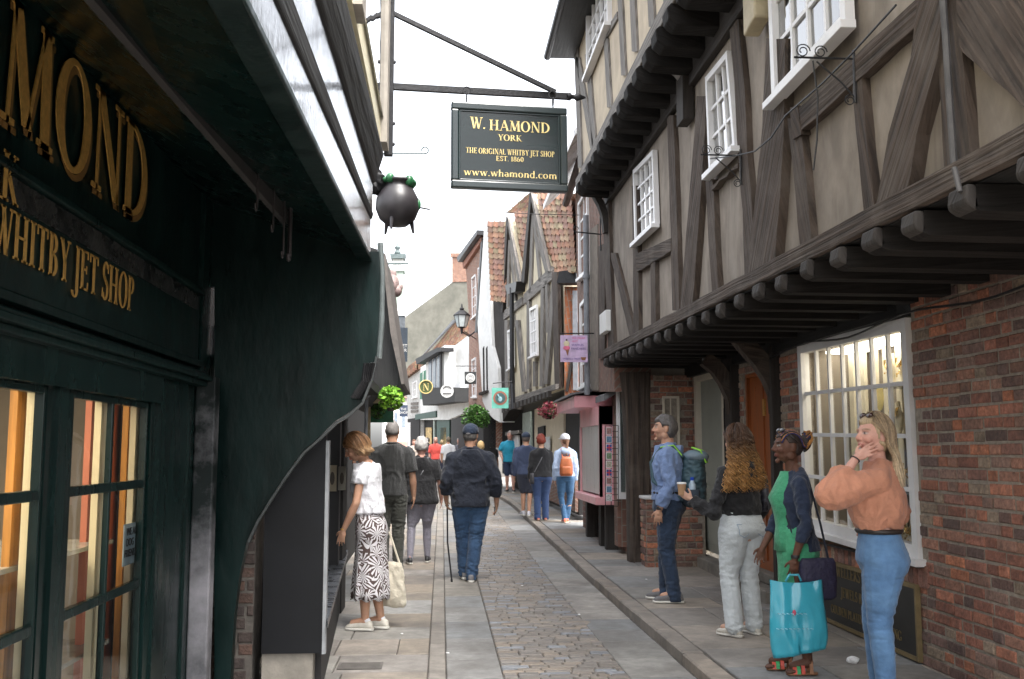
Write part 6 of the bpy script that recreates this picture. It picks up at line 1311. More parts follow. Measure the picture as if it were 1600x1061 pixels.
            if bot.get('pockets'):
                for sg in ((-1, 1) if H < 1.67 else (-1,)):
                    t = MB(); cx, cz = sg*.048*H*wf, .505*H; yb = -.078*H*df
                    pts = [V3(cx+x*.001, 0, cz+z*.001) for x, z in ((-45, 50), (45, 50), (45, -30), (0, -55), (-45, -30), (-45, 50))]
                    P = []
                    for a_, b_ in zip(pts[:-1], pts[1:]):
                        for f_ in np.linspace(0, 1, 5): v = a_.lerp(b_, f_); rr = max(0, 1-((v.x-sg*.046*wf*H)/(.058*wf*H))**2-((v.z-.495*H)/(.057*H))**2); P.append(V3(v.x, -.028*H*df-.0535*df*H*max(.30, math.sqrt(rr))-.006, v.z))
                    t.tube(P, .0022, 4); t.build('pocket_seam', bot['pockets'], o)
    # ---- top
    if top:
        g = top.get('ease', .009); hem = top.get('hem', .49); nk = top.get('neck', .842); mb = MB(); tm = top['mat']
        zs = [z for z in (.46, .50, .54, .58, .62, .66, .70, .74, .77, .80, .82) if hem < z < nk]; zs = [hem]+zs+[nk]
        bl = top.get('blouse', 0); yo = top.get('yo', 0)
        def rr(z):
            r = ring(z, T); lo = top.get('loose', 0)*(1-ss(.62, .78, z)); rm = max(r[1], ring(.70, T)[1]*top.get('straight', 0)); k = bl*math.sin(min(1, max(0, (z-hem)/.10))*PI/2)*(1-ss(.62, .8, z)) if bl else 0
            ta = top.get('hemtuck', 0)*(1-ss(0, .03, z-hem))
            wz_ = wf*(1-ss(.74, .82, z))+(.6+.4*wf)*ss(.74, .82, z); rm = r[1]*ss(.72, .78, z)+rm*(1-ss(.72, .78, z)); return ((0, (r[3]+LY(z)+yo)*H, z*H), (rm*wz_+g+lo+k-ta)*H, (max(r[2], ring(.72, T)[2]*top.get('straight', 0)*.95)*df+g+lo+k*1.1-ta)*H)
        mb.loft([rr(z) for z in zs], 24, 2.15)
        for sg in (-1, 1): mb.cap(V3(sg*.026, LY(.83)-.008+yo, .826)*H, V3(sg*ARM[sex][0]*.85, LY(.79)-.004+yo, .786)*H, (.022+g)*H, (.027+g)*H)
        sl = top.get('sleeve', 1.0); sr = top.get('sr', 1.0)
        for sd in 'LR':
            a, b, c = J(sd, 'sh'), J(sd, 'el'), J(sd, 'wr'); g2 = top.get('sg', .008); sh_ = a+V3(-a.x*.12, 0, .0)
            rs, re, rw = (.034*af+g2)*H, (.026*af+g2)*H, (.019*af+g2)*H
            if sl <= .5: e = a.lerp(b, sl*2); mb.cap(sh_, a, rs, rs); mb.tube([a-(b-a)*.02, a.lerp(e, .5), e], [rs, rs*1.02, (rs*.75+re*.25)*(1.06 if top.get('flare') else 1)], 14)
            else:
                e = b.lerp(c, (sl-.5)*2); pf = top.get('puff', 0)
                mb.cap(sh_, a, rs, rs); mb.cap(a, a.lerp(b, .6), rs, (rs*.4+re*.6)*(1+pf*.7)); mb.cap(a.lerp(b, .6), b, (rs*.4+re*.6)*(1+pf*.7), re*(1+pf)); mb.cap(b, b.lerp(e, .6), re*(1+pf), rw*(1.15+pf*.8)); mb.tube([b.lerp(e, .5), b.lerp(e, .8), e], [rw*(1.2+pf*.8), rw*(1.1+pf*.7), rw*(1.0+pf*.15)], 14)
        me = remesh(mb, max(vox*1.2, .008), 3); wrinkle(me, top.get('amp', .007), top.get('sc', (11, 11, 6)), seed=foot[1], where=lambda p: .5+.7*math.exp(-((p[2]-.62*H)/.12)**2)+.5*ss(.10, .2, abs(p[0]))); o = link(me, top.get('name', 'shirt'), tm, root)
        if top.get('collar'):
            t = MB(); zc = .845*H; cy = LY(.84)*H
            pts = [V3(.043*H*math.sin(q), cy+.004-.043*H*math.cos(q)*.95, zc+.008*math.cos(q)) for q in np.linspace(-2.7, 2.7, 25)]
            t.tube(pts, .016, 6); t.build('collar', top['collar'], o, smooth=True)
    # ---- shoes
    sm = S.get('shoes')
    if sm:
        up, so_ = sm
        for sd in 'LR':
            c = LJ(sd, 'an'); t_ = math.radians(LJ(sd, 'toe')); l_ = LJ(sd, 'lift'); fd = V3(math.sin(t_), math.cos(t_), 0); M = Matrix.Translation(V3(c.x, c.y, max(0, c.z-.048*H))) @ Matrix.Rotation(-t_, 4, 'Z') @ Matrix.Translation(V3(0, .1, 0)) @ Matrix.Rotation(-math.radians(l_), 4, 'X') @ Matrix.Translation(V3(0, -.1, 0))
            R3 = M.to_3x3(); rx, rz = R3 @ V3(1, 0, 0), R3 @ V3(0, 0, 1); k = s*(.96 if sex == 'm' else .86)
            if S.get('sandal'):
                t = MB(); t.loft([(M @ V3(0, y*k, .008), w_*k, .009, rx, rz) for y, w_ in ((-.07, .02), (-.05, .034), (.03, .036), (.1, .044), (.15, .042), (.175, .02))], 12, 3); sh = t.build('sandal', so_, root, smooth=True)
                for y_, hgt, cm in ((.12, .052, S['sandal'][0]), (.09, .062, S['sandal'][1]), (.055, .075, S['sandal'][0]), (-.01, .10, S['sandal'][2])):
                    t = MB(); P = [M @ V3(.046*k*math.cos(q), y_*k, .012+hgt*math.sin(q)) for q in np.linspace(0, PI, 11)]
                    for a_, b_ in zip(P[:-1], P[1:]): t.beam(a_, b_, .024, .005, up=(a_+b_)/2-(M @ V3(0, y_*k, .01)))
                    t.build('strap', cm, sh)
                continue
            t = MB(); t.loft([(M @ V3(0, y*k, h/2*k+.012), w_*k, h/2*k, rx, rz) for y, w_, h in ((-.078, .018, .03), (-.068, .031, .07), (-.03, .036, .092), (.02, .037, .092), (.06, .041, .072), (.11, .047, .058), (.155, .044, .048), (.185, .032, .036), (.2, .012, .022))], 16, 2.6); sh = t.build('shoe', up, root, smooth=True)
            t = MB(); t.loft([(M @ V3(0, y*k, .011), w_*k, .013*k, rx, rz) for y, w_ in ((-.086, .015), (-.074, .033), (-.03, .039), (.02, .039), (.06, .043), (.11, .050), (.155, .047), (.188, .034), (.206, .012))], 16, 4); t.build('sole', so_, sh, smooth=True)
    return root, HM, s, H, J
def clothmat(n, c, **k): k.setdefault('var', .1); k.setdefault('scale', 60); k.setdefault('bump', .7); k.setdefault('bscale', 26); k.setdefault('bdist', .02); return mat(n, c, k.pop('rough', .88), sheen=.15, **k)
M_denim = clothmat('mid blue denim', (.075, .16, .30), scale=9, var=.28, bump=.3, dirt=(.14, .27, .44, .5), dscale=5)
M_denimd = clothmat('dark blue denim', (.020, .038, .075), scale=9, var=.3)
M_denimm = clothmat('blue denim', (.032, .075, .155), scale=8, var=.3, dirt=(.06, .13, .24, .4), dscale=4)
M_denimp = clothmat('pale washed denim', (.56, .60, .62), scale=7, var=.12)
M_navy = clothmat('navy wool', (.010, .014, .026)); M_blackc = clothmat('black jersey', (.012, .012, .014)); M_whitec = clothmat('white cotton', (.72, .72, .76), var=.04)
M_seam = clothmat('seam thread', (.20, .30, .42))
M_sole = mat('white rubber sole', (.62, .60, .55), .6, var=.1); M_greys = mat('grey suede', (.16, .155, .16), .85, var=.15, scale=30); M_blks = mat('black shoe', (.015, .015, .017), .5)
M_cream_s = mat('cream canvas shoe', (.55, .52, .46), .8, var=.12, scale=20)
# ---- woman in orange blouse
o_m = clothmat('orange crepe blouse', (.46, .205, .125), var=.12, scale=14, bump=.3, bscale=60)
root, HM, s, H, J = person('blonde woman in an orange blouse and blue jeans touching her neck', (1386, 1108), 66, 1.68,
    dict(sex='f', w=1.12, d=1.2, z0=.07, vox=.0048, yaw=36, pitch=-4, skin='pink', brow=(.30, .20, .12), lip=(.48, .17, .15), iris=1, lean=-.004,
         armL=dict(el=(-.150, .150, .735), wr=(-.085, .068, .858), fd=(.12, -.85, .5), pd=(.85, -.1, -.2), td=(0, .2, 1), curl=.35), armR=dict(el=(.205, -.05, .66), wr=(.125, .045, .60), fd=(-.7, .4, -.5), pd=(-.6, -.3, 0), curl=.5),
         legL=dict(an=(-.045, -.006, .048)), legR=dict(kn=(.046, .03, .285), an=(.05, .02, .048)),
         top=dict(mat=o_m, sleeve=.84, puff=.72, sg=.012, hem=.606, ease=.012, blouse=.022, hemtuck=.004, amp=.010, sc=(8, 8, 5), name='blouse', neck=.845),
         bottom=dict(kind='jeans', mat=M_denim, waist=.610, rk=.043, ra=.031, rm=.039, ease=.006, amp=.0042, sc=(5, 5, 18), belt=mat('dark leather belt', (.02, .015, .013), .5)),
         shoes=(M_cream_s, M_sole)))
BL = [(.52, .40, .25), (.62, .50, .34), (.36, .26, .16)]
hair_cap(HM, s, mat('blonde hair', (.44, .33, .20), .5, var=.35, scale=1, stretch=(150, 150, 20), bump=.5, bscale=1.5), root, t=.018, back=-.09, front=.072, side=-.05, noise_a=.004)
strands(HM, s, M_hair, root, 1000, .25, .0027, az=(52, 300), elt=(30, 88), spread=.035, two=BL, seed=3, out=.026, backy=-.04)
def glasses_on_head(HM, s, root, m):
    t = MB()
    for k in (-1, 1): t.ell(HM @ (V3(k*.033, .055, .118)*s), (.026*s, .012*s, .020*s), HM.to_3x3() @ Matrix.Rotation(.7, 3, 'X'))
    t.tube([HM @ (V3(-.01, .062, .122)*s), HM @ (V3(.01, .062, .122)*s)], .003, 5)
    for k in (-1, 1): t.tube([HM @ (V3(k*.058, .05, .116)*s), HM @ (V3(k*.085, .0, .07)*s), HM @ (V3(k*.086, -.04, .03)*s)], .0028, 5)
    t.build('sunglasses', m, root, smooth=True)
glasses_on_head(HM, s, root, mat('brown sunglasses', (.05, .02, .015), .1, coat=.6))
t = MB(); w_ = J('L', 'wr'); e_ = J('L', 'el'); d = (w_-e_).normalized(); c = w_-d*.012; a_ = d.cross(V3(0, 0, 1)).normalized(); b_ = d.cross(a_); t.tube([c+(a_*math.cos(q)+b_*math.sin(q))*.027 for q in np.linspace(0, 2*PI, 19)], .004, 5); t.build('bracelet', M_iron, root)
# ---- woman with braids
gm = clothmat('green jersey dress', (.05, .29, .15), scale=12, var=.18)
root, HM, s, H, J = person('woman with gold and blue braids in a green dress and navy cardigan', (1250, 1051), 88, 1.615,
    dict(sex='f', w=.98, d=1.06, z0=.07, vox=.0048, yaw=4, pitch=-1, skin='dark', brow=(.02, .012, .01), lip=(.16, .05, .04), toes=1, lean=.004,
         armL=dict(el=(-.128, -.005, .63), wr=(-.118, .045, .475), fd=(.05, .10, -1), curl=1.0), armR=dict(el=(.12, .03, .64), wr=(.10, .115, .50), fd=(0, .35, -1), curl=.8),
         legL=dict(an=(-.05, -.02, .048), toe=0), legR=dict(kn=(.045, .03, .285), an=(.045, .035, .048), toe=5),
         bottom=dict(kind='skirt', dress=1, mat=gm, waist=.60, hem=.27, flare=.10, fold=.03),
         top=dict(mat=clothmat('navy cardigan', (.012, .022, .05), scale=20), sleeve=.78, sg=.009, hem=.50, ease=.008, yo=-.006, amp=.008, name='cardigan', neck=.830, sc=(9, 9, 7)),
         shoes=(M_blks, mat('tan leather sole', (.25, .12, .06), .6)), sandal=(mat('coral strap', (.65, .10, .07), .4), mat('green strap', (.04, .35, .12), .4), mat('tan strap', (.35, .17, .09), .5))))
t = MB(); t.loft([((0, (ring(z, TOR['f'])[3]+.014+.004*(z-.53)/.3)*H, z*H), (ring(z, TOR['f'])[1]*.80)*H, (ring(z, TOR['f'])[2]*1.06+.006)*H) for z in (.50, .56, .60, .64, .68, .72, .76, .79, .812, .83)], 24, 2.3); t.build('dress_bodice', gm, root, smooth=True)
hair_cap(HM, s, mat('dark braided hair', (.03, .018, .014), .6, var=.6, scale=1, stretch=(90, 30, 90), bump=1.0, bscale=1.2), root, t=.008, back=-.06, front=.070, side=.005, noise_a=.004, sc=(80, 10, 80))
random.seed(12); cols = [((.02, .014, .02), 26, 'dark_braid'), ((.38, .17, .04), 16, 'gold_braid'), ((.03, .03, .13), 12, 'blue_braid')]
for c_, n_, nm in cols:
    t = MB()
    for i in range(n_):
        a = random.uniform(0, 6.28); r0 = random.uniform(.02, .062); cz = random.uniform(-.03, .055); P = []
        for k in range(15):
            f_ = k/14; b = a+f_*random.uniform(2.2, 2.5); P.append(HM @ (V3(r0*math.cos(b)*(1.0), -.115-.048*math.sin(f_*PI)*(.6+.5*math.sin(b))-.004*random.random(), .035+cz*.5+r0*math.sin(b))*s))
        t.tube(P, .0062, 6)
    for i in range(n_//2+2):                                    # braids drawn back over the scalp
        x0 = random.uniform(-.065, .065); P = [HM @ (V3(x0*(1-.3*f_), .07-.19*f_, math.sqrt(max(.0008, 1-((x0*(1-.3*f_))/.086)**2-((.07-.19*f_)/.112)**2))*.127)*s) for f_ in np.linspace(0, .95, 12)]; t.tube(P, .0055, 6)
    t.build(nm, mat(nm.replace('_', ' '), c_, .6, var=.5, scale=70, bump=1.0), root, smooth=True)
t = MB(); t.ell(HM @ (V3(0, -.125, .035)*s), (.055*s, .045*s, .055*s), HM.to_3x3()); t.build('hair_bun', MT['dark braided hair'], root, smooth=True)
glasses_on_head(HM, s, root, mat('black sunglasses', (.01, .01, .012), .05, coat=1))
w_ = J('L', 'wr'); t = MB(); t.lathe(w_+V3(0, -.004, .015), [(.027, -.01), (.029, 0), (.027, .012)], 14); t.build('watch', M_blks, root)
def carried(name, label, cat, root): return thing(name, label, cat, tuple(root.location), None, root.rotation_euler.z, local=True)
BG = carried('carrier_bag', 'large turquoise plastic carrier bag held by the woman with braids', 'bag', root)
hc = w_+V3(0, .015, -.10); M_teal = mat('turquoise plastic', (.035, .32, .42), .28, var=.12, scale=4, bump=.5, bscale=9, coat=.3, spec=.6)
t = MB(); nu, nv = 22, 18; Vv_ = []; 
for sd_ in (-1, 1):
    for j in range(nv+1):
        f_ = j/nv; z = hc.z-.03-.47*f_
        for i in range(nu+1):
            u = i/nu*2-1; hw = .172+.025*ss(0, .75, f_)-.012*ss(.85, 1, f_); y = hc.y-.01+u*hw+(-.02 if u > 0 else 0)*f_; bul = (.005+.030*math.sin(min(1, f_*1.15)*PI*.62))*math.sqrt(max(0, 1-u**4))
            zz = z-.02*(1-u*u)*(1-f_)-.03*u*f_
            w2 = .018*noise.noise(V3(u*2.6+sd_, f_*1.6, 0))+.026*(.5-abs(noise.noise(V3(u*4+f_*1.5, f_*3, sd_*3))))*f_
            Vv_.append(V3(hc.x-.03+sd_*(bul+w2), y, zz))
n1 = (nu+1)*(nv+1); fs = []
for q in (0, 1):
    for j in range(nv):
        for i in range(nu):
            a = q*n1+j*(nu+1)+i; f4 = (a, a+1, a+nu+2, a+nu+1); fs.append(f4 if q else f4[::-1])
for j in range(nv):
    for i in (0, nu): a = j*(nu+1)+i; fs.append((a, a+nu+1, a+nu+1+n1, a+n1))
for i in range(nu): a = nv*(nu+1)+i; fs.append((a, a+1, a+1+n1, a+n1))
t.add(Vv_, fs); t.build('bag_body', M_teal, BG, smooth=True, fix=True)
t = MB(); t.tube([hc+V3(-.03, -.045, -.04), hc+V3(-.02, -.03, .0), hc+V3(-.02, .03, .0), hc+V3(-.03, .06, -.04)], .008, 6); t.build('bag_handle', M_teal, BG, smooth=True)
t = MB(); random.seed(6)
for i in range(7): q = hc+V3(-.03-.066, -.05+.028*i, -.24); t.beam(q, q+V3(-.002, .014, .004), .02, .005)
for i in range(9): q = hc+V3(-.03-.068, -.09+.028*i, -.335); t.beam(q, q+V3(-.002, .014, .004), .014, .005)
t.build('pale_print', mat('pale print', (.25, .5, .6), .4), BG)
t = MB(); t.ell(hc+V3(-.03-.07, .03, -.23), (.006, .012, .018)); t.build('red_print', mat('red print', (.45, .05, .1), .4), BG)
SB = carried('shoulder_bag', 'quilted navy shoulder bag behind the turquoise carrier bag', 'bag', root)
t = MB(); t.loft([(V3(-.155, -.09, z), .035*k, .125*k) for z, k in ((.50, .75), (.52, .95), (.62, 1), (.74, .97), (.77, .85))], 24, 3.5); t.build('bag_body', mat('quilted navy', (.018, .016, .045), .6, var=.2, scale=30, bump=1.0, bscale=36), SB, smooth=True)
t = MB(); t.tube([V3(-.17, -.16, .76), V3(-.15, -.12, 1.0), V3(-.10, -.07, 1.27), V3(-.06, -.02, 1.335), V3(.0, .05, 1.3), V3(-.07, .10, 1.1), V3(-.15, .03, .8)], .008, 6); t.build('bag_strap', M_navy, SB)
# ---- woman with curly hair
root, HM, s, H, J = person('woman with long curly hair, black top and pale jeans holding a cup', (1163, 992), 22, 1.665,
    dict(sex='f', w=1.17, d=1.1, z0=.07, vox=.006, yaw=10, skin='pale',
         armL=dict(el=(-.178, -.015, .585), wr=(-.236, .085, .652), fd=(-.65, .45, .45), pd=(.3, .7, .5), td=(.2, .2, 1), curl=.9), armR=dict(el=(.155, .0, .63), wr=(.13, .07, .53), curl=.6),
         legL=dict(kn=(-.068, .02, .285), an=(-.082, -.03, .048), toe=-14), legR=dict(kn=(.045, .01, .285), an=(.050, -.015, .048), toe=4),
         top=dict(mat=M_blackc, sleeve=.99, hem=.575, ease=.010, straight=.97, amp=.010, name='jumper', sg=.012, sc=(7, 7, 9)),
         bottom=dict(kind='jeans', mat=M_denimp, waist=.60, rk=.047, ra=.044, rm=.046, ease=.012, amp=.0045, sc=(6, 6, 14), pockets=M_seam, drop=.0), shoes=(M_cream_s, M_sole)))
CU = [(.36, .17, .055), (.58, .33, .12), (.09, .045, .025)]
hair_cap(HM, s, mat('brown hair base', (.07, .035, .02), .6, var=.6, scale=1, stretch=(90, 90, 60), bump=1), root, t=.022, back=-.10, front=.075, side=-.05, noise_a=.012, sc=(50, 50, 50))
strands(HM, s, M_hair, root, 400, .36, .0036, curl=.018, turns=8, az=(45, 315), elt=(15, 88), spread=.10, two=CU, seed=5, out=.034, backy=-.045, segs=22, sides=4, tips=.2)
t = MB(); t.ell(HM @ (V3(0, -.095, -.20)*s), (.125*s, .034*s, .19*s), HM.to_3x3(), 24, 18, fn=lambda q: q*(1+.18*noise.noise(q*40))); t.build('hair_volume', MT['brown hair base'], root, smooth=True)
CP_ = carried('paper_cup', 'brown paper coffee cup with a white lid rim held by the curly haired woman', 'cup', root)
hw = J('L', 'wr')+V3(-.055, .055, .075); t = MB(); t.lathe(hw, [(.028, -.045), (.036, .045), (.038, .048), (.038, .055)], 18); t.build('cup', mat('brown card', (.36, .22, .12), .8, var=.06), CP_, smooth=False)
t = MB(); t.lathe(hw+V3(0, 0, .047), [(.039, 0), (.040, .008), (.034, .014)], 18); t.build('rim', M_tw, CP_)
HB2 = carried('handbag', 'black patterned handbag hanging from the shoulder of the curly haired woman', 'bag', root)
t = MB(); t.loft([(V3(.21, .0, z), .035*k, .085*k) for z, k in ((.98, .7), (1.0, .95), (1.1, 1), (1.24, .9), (1.27, .7))], 18, 3); t.build('bag_body', mat('patterned black leather', (.02, .02, .025), .3, var=.8, scale=30, dirt=(.25, .24, .3, .6), dscale=16), HB2, smooth=True)
t = MB(); t.tube([V3(.21, -.05, 1.25), V3(.19, -.04, 1.36), V3(.16, .0, 1.40), V3(.2, .06, 1.25)], .010, 6); t.build('bag_strap', M_blks, HB2)
# ---- man with backpack
bs = clothmat('blue chambray shirt', (.16, .23, .40), scale=20, var=.12)
root, HM, s, H, J = person('grey haired man in a blue shirt and dark jeans by the low wall', (1048, 940), 70, 1.82,
    dict(sex='m', w=1.14, d=1.2, z0=.07, vox=.006, yaw=6, pitch=-3, skin='tan', brow=(.05, .04, .04), stubble=.2,
         armL=dict(el=(-.150, -.025, .635), wr=(-.150, .035, .495), curl=.7), armR=dict(el=(.145, .0, .64), wr=(.14, .06, .5)),
         legL=dict(an=(-.052, -.03, .048), toe=-12), legR=dict(kn=(.05, .03, .285), an=(.055, .03, .048), toe=12),
         top=dict(mat=bs, sleeve=.92, hem=.545, ease=.014, straight=.88, amp=.011, sc=(9, 9, 7), collar=bs, sg=.013),
         bottom=dict(kind='jeans', mat=M_denimd, waist=.59, rk=.045, ra=.038, ease=.010, amp=.007, sc=(6, 6, 15), drop=.032, belt=mat('dark leather belt')), shoes=(M_greys, M_sole)))
hair_cap(HM, s, hmat('dark grey hair', (.10, .09, .085)), root, t=.020, back=-.085, front=.060, side=-.01, noise_a=.006, sc=(50, 50, 18), lump=.006)
w_ = J('L', 'wr'); t = MB(); t.lathe(w_+V3(0, -.004, .02), [(.029, -.016), (.033, 0), (.029, .016)], 14); t.build('watch', M_blks, root)
BP = carried('backpack', 'grey blue rucksack with lime green trim on the man in blue', 'backpack', root)
t = MB(); t.loft([(V3(0, -.245, z), .15*k, .12*k) for z, k in ((.93, .7), (.96, .95), (1.1, 1.05), (1.25, 1), (1.38, .85))], 20, 2.6); t.ell(V3(0, -.26, 1.40), (.145, .13, .085)); me = remesh(t, .009, 3); wrinkle(me, .012, (9, 9, 11)); link(me, 'bag_body', mat('rucksack fabric', (.035, .075, .095), .6, var=.3, scale=9), BP)
t = MB(); t.ell(V3(0, -.27, 1.42), (.148, .135, .07)); t.build('top_flap', mat('rucksack flap', (.13, .18, .22), .5, var=.3, scale=8), BP, smooth=True)
for sg in (-1, 1):
    t = MB(); pts = [V3(sg*.10, -.15, 1.42), V3(sg*.11, -.07, 1.52), V3(sg*.115, .06, 1.50), V3(sg*.13, .155, 1.36), V3(sg*.17, .13, 1.18), V3(sg*.18, -.02, 1.06), V3(sg*.13, -.15, 1.0)]
    for a_, b_ in zip(pts[:-1], pts[1:]): t.cap(a_, b_, .019, .019, 8)
    t.build('shoulder_strap', MT['rucksack fabric'], BP, smooth=True)
    t = MB(); t.tube([p_+V3(sg*.018, 0, .012) for p_ in pts[:3]], .007, 6); t.tube([V3(sg*.08, -.38, 1.36), V3(sg*.10, -.33, 1.48), V3(sg*.06, -.24, 1.51)], .008, 6); t.build('lime_trim', mat('lime green trim', (.28, .62, .05), .5), BP)
t = MB(); t.lathe(V3(-.165, -.25, 1.05), [(.032, -.1), (.034, .1), (.02, .13), (.016, .14)], 14); t.build('water_bottle', mat('clear bottle', (.4, .5, .6), .2), BP, smooth=True)
t = MB(); t.lathe(V3(-.165, -.25, 1.19), [(.018, 0), (.018, .03)], 12); t.build('bottle_cap', mat('blue cap', (.02, .08, .5), .4), BP)
t = MB(); t.loft([(V3(-.165, -.24, z), .045, .085) for z in (.95, 1.1)], 14, 2.5); t.build('side_pocket', mat('dark mesh', (.02, .03, .045), .8), BP, smooth=True)
# ---- woman in white top and leaf skirt
def leafmat():
    if 'leaf print skirt' in MT: return MT['leaf print skirt']
    m = mat('leaf print skirt', (.7, .68, .7), .85, var=.05); N, L = m.node_tree.nodes, m.node_tree.links; b = N['Principled BSDF']
    tc = N.new('ShaderNodeTexCoord'); vo = N.new('ShaderNodeTexVoronoi'); vo.inputs['Scale'].default_value = 11; L.new(tc.outputs['Object'], vo.inputs['Vector'])
    sub = N.new('ShaderNodeVectorMath'); sub.operation = 'SUBTRACT'; sc = N.new('ShaderNodeVectorMath'); sc.operation = 'SCALE'; sc.inputs['Scale'].default_value = 1.0
    L.new(tc.outputs['Object'], sub.inputs[0]); L.new(vo.outputs['Position'], sub.inputs[1])
    vr = N.new('ShaderNodeVectorRotate'); vr.rotation_type = 'EULER_XYZ'; L.new(sub.outputs[0], vr.inputs['Vector'])
    ms = N.new('ShaderNodeVectorMath'); ms.operation = 'SCALE'; ms.inputs['Scale'].default_value = 6.3; L.new(vo.outputs['Color'], ms.inputs[0]); L.new(ms.outputs[0], vr.inputs['Rotation'])
    sp = N.new('ShaderNodeSeparateXYZ'); L.new(vr.outputs[0], sp.inputs[0])
    at = N.new('ShaderNodeMath'); at.operation = 'ARCTAN2'; L.new(sp.outputs[0], at.inputs[0]); L.new(sp.outputs[2], at.inputs[1])
    mu = N.new('ShaderNodeMath'); mu.operation = 'MULTIPLY'; mu.inputs[1].default_value = 11; L.new(at.outputs[0], mu.inputs[0])
    si = N.new('ShaderNodeMath'); si.operation = 'SINE'; L.new(mu.outputs[0], si.inputs[0])
    ln = N.new('ShaderNodeVectorMath'); ln.operation = 'LENGTH'; L.new(sub.outputs[0], ln.inputs[0])
    md = N.new('ShaderNodeMath'); md.operation = 'MULTIPLY_ADD'; md.inputs[1].default_value = -20; L.new(ln.outputs['Value'], md.inputs[0]); L.new(si.outputs[0], md.inputs[2])
    gt = N.new('ShaderNodeMath'); gt.operation = 'LESS_THAN'; gt.inputs[1].default_value = -1.0; L.new(md.outputs[0], gt.inputs[0])
    mi = N.new('ShaderNodeMix'); mi.data_type = 'RGBA'; L.new(gt.outputs[0], mi.inputs[0]); mi.inputs[6].default_value = (.70, .68, .70, 1); mi.inputs[7].default_value = (.085, .055, .05, 1); L.new(mi.outputs[2], b.inputs['Base Color']); return m
root, HM, s, H, J = person('woman in a white top and leaf print skirt looking down', (577, 984), 74, 1.71,
    dict(sex='f', w=1.0, vox=.006, yaw=12, pitch=28, skin='tan', lean=.030, z0=0,
         armL=dict(el=(-.128, .035, .64), wr=(-.115, .105, .505), fd=(0, .25, -1), curl=.4), armR=dict(el=(.125, -.01, .64), wr=(.12, .0, .50)),
         legL=dict(an=(-.035, .01, .048), toe=0), legR=dict(kn=(.04, -.0, .285), an=(.035, -.05, .048), toe=8),
         top=dict(mat=M_whitec, sleeve=.16, hem=.585, ease=.010, straight=.97, amp=.009, sc=(9, 9, 5), sg=.012, name='top', loose=.006), bottom=dict(kind='skirt', mat=leafmat(), waist=.615, hem=.155, flare=.42, fold=.055, nf=8), shoes=(M_cream_s, M_sole)))
t = MB(); t.ell(V3(-.035*H, .01, .085), (.034, .04, .03)); t.ell(V3(.035*H, -.085, .085), (.034, .04, .03)); t.build('sock', M_whitec, root, smooth=True)
hair_cap(HM, s, mat('brown blonde hair', (.28, .16, .08), .5, var=.5, scale=1, stretch=(140, 140, 18), bump=.6, bscale=1.5), root, t=.022, back=-.10, front=.066, side=-.07, noise_a=.005)
strands(HM, s, M_hair, root, 620, .065, .0030, az=(40, 320), elt=(20, 88), spread=.02, two=[(.34, .19, .09), (.46, .30, .15), (.22, .11, .05)], seed=8, out=.026, backy=-.01, segs=18)
w_ = J('L', 'wr'); t = MB(); t.lathe(w_+V3(0, 0, .01), [(.024, -.006), (.027, 0), (.024, .006)], 12); t.build('watch', M_gold, root)
TB = carried('tote_bag', 'cream canvas tote bag hanging behind the leaf print skirt', 'bag', root)
t = MB(); t.loft([(V3(.16, -.14, z), .022*k, .14*k2) for z, k, k2 in ((.17, .5, .85), (.20, 1.8, 1.0), (.32, 2.2, .98), (.48, 1.2, .85), (.56, .6, .7))], 24, 3); me = remesh(t, .009, 2); wrinkle(me, .012, (8, 8, 4)); link(me, 'bag_body', clothmat('cream canvas', (.55, .50, .40), scale=9), TB)
t = MB(); t.tube([V3(.16, -.22, .54), V3(.18, -.12, .80), V3(.19, -.03, .90)], .010, 6); t.tube([V3(.16, -.06, .54), V3(.18, -.05, .80), V3(.19, -.02, .90)], .010, 6); t.build('bag_handle', MT['cream canvas'], TB)
# ---- man in grey polo
gp = clothmat('charcoal ribbed polo', (.035, .036, .036), scale=1, stretch=(90, 4, 2), var=.3)
root, HM, s, H, J = person('tall man with cropped grey hair in a dark grey polo shirt and trousers', (610, 893), 2, 1.92,
    dict(sex='m', w=1.0, vox=.009, skin='tan', yaw=-6, armR=dict(el=(.140, -.01, .63), wr=(.150, .02, .495)),
         top=dict(mat=gp, sleeve=.42, hem=.50, ease=.012, straight=.95, collar=gp, sg=.014, amp=.008, flare=1), bottom=dict(kind='trousers', mat=clothmat('grey green trousers', (.055, .057, .048)), rk=.045, ra=.036, ease=.01, amp=.009), shoes=(M_blks, M_blks)))
hair_cap(HM, s, hmat('cropped silver hair', (.23, .215, .205), .25), root, t=.006, back=-.05, front=.07, side=.01, noise_a=.002)
# ---- grey haired woman
root, HM, s, H, J = person('woman with short silver hair, black top and grey leggings walking away', (657, 880), 2, 1.70,
    dict(sex='f', w=1.22, vox=.009, skin='pink', yaw=-8, armf=1.15, armR=dict(el=(.150, -.02, .645), wr=(.165, .03, .50)), armL=dict(el=(-.15, -.02, .645), wr=(-.13, .04, .52)),
         legL=dict(hip=(-.052, 0, .5), kn=(-.075, .0, .285), an=(-.085, -.06, .048), toe=-6), legR=dict(kn=(.05, .035, .285), an=(.055, .05, .048), toe=6),
         top=dict(mat=M_blackc, sleeve=.46, hem=.47, ease=.014, straight=1.0, sg=.014, amp=.008, name='top', loose=.01), bottom=dict(kind='leggings', mat=clothmat('pale grey leggings', (.27, .26, .31)), rk=.036, ra=.023, rm=.035, ease=.004, amp=.003), shoes=(M_blks, M_sole)))
hair_cap(HM, s, hmat('silver hair', (.50, .48, .46), .3), root, t=.024, back=-.05, front=.06, side=-.01, noise_a=.006, lump=.008)
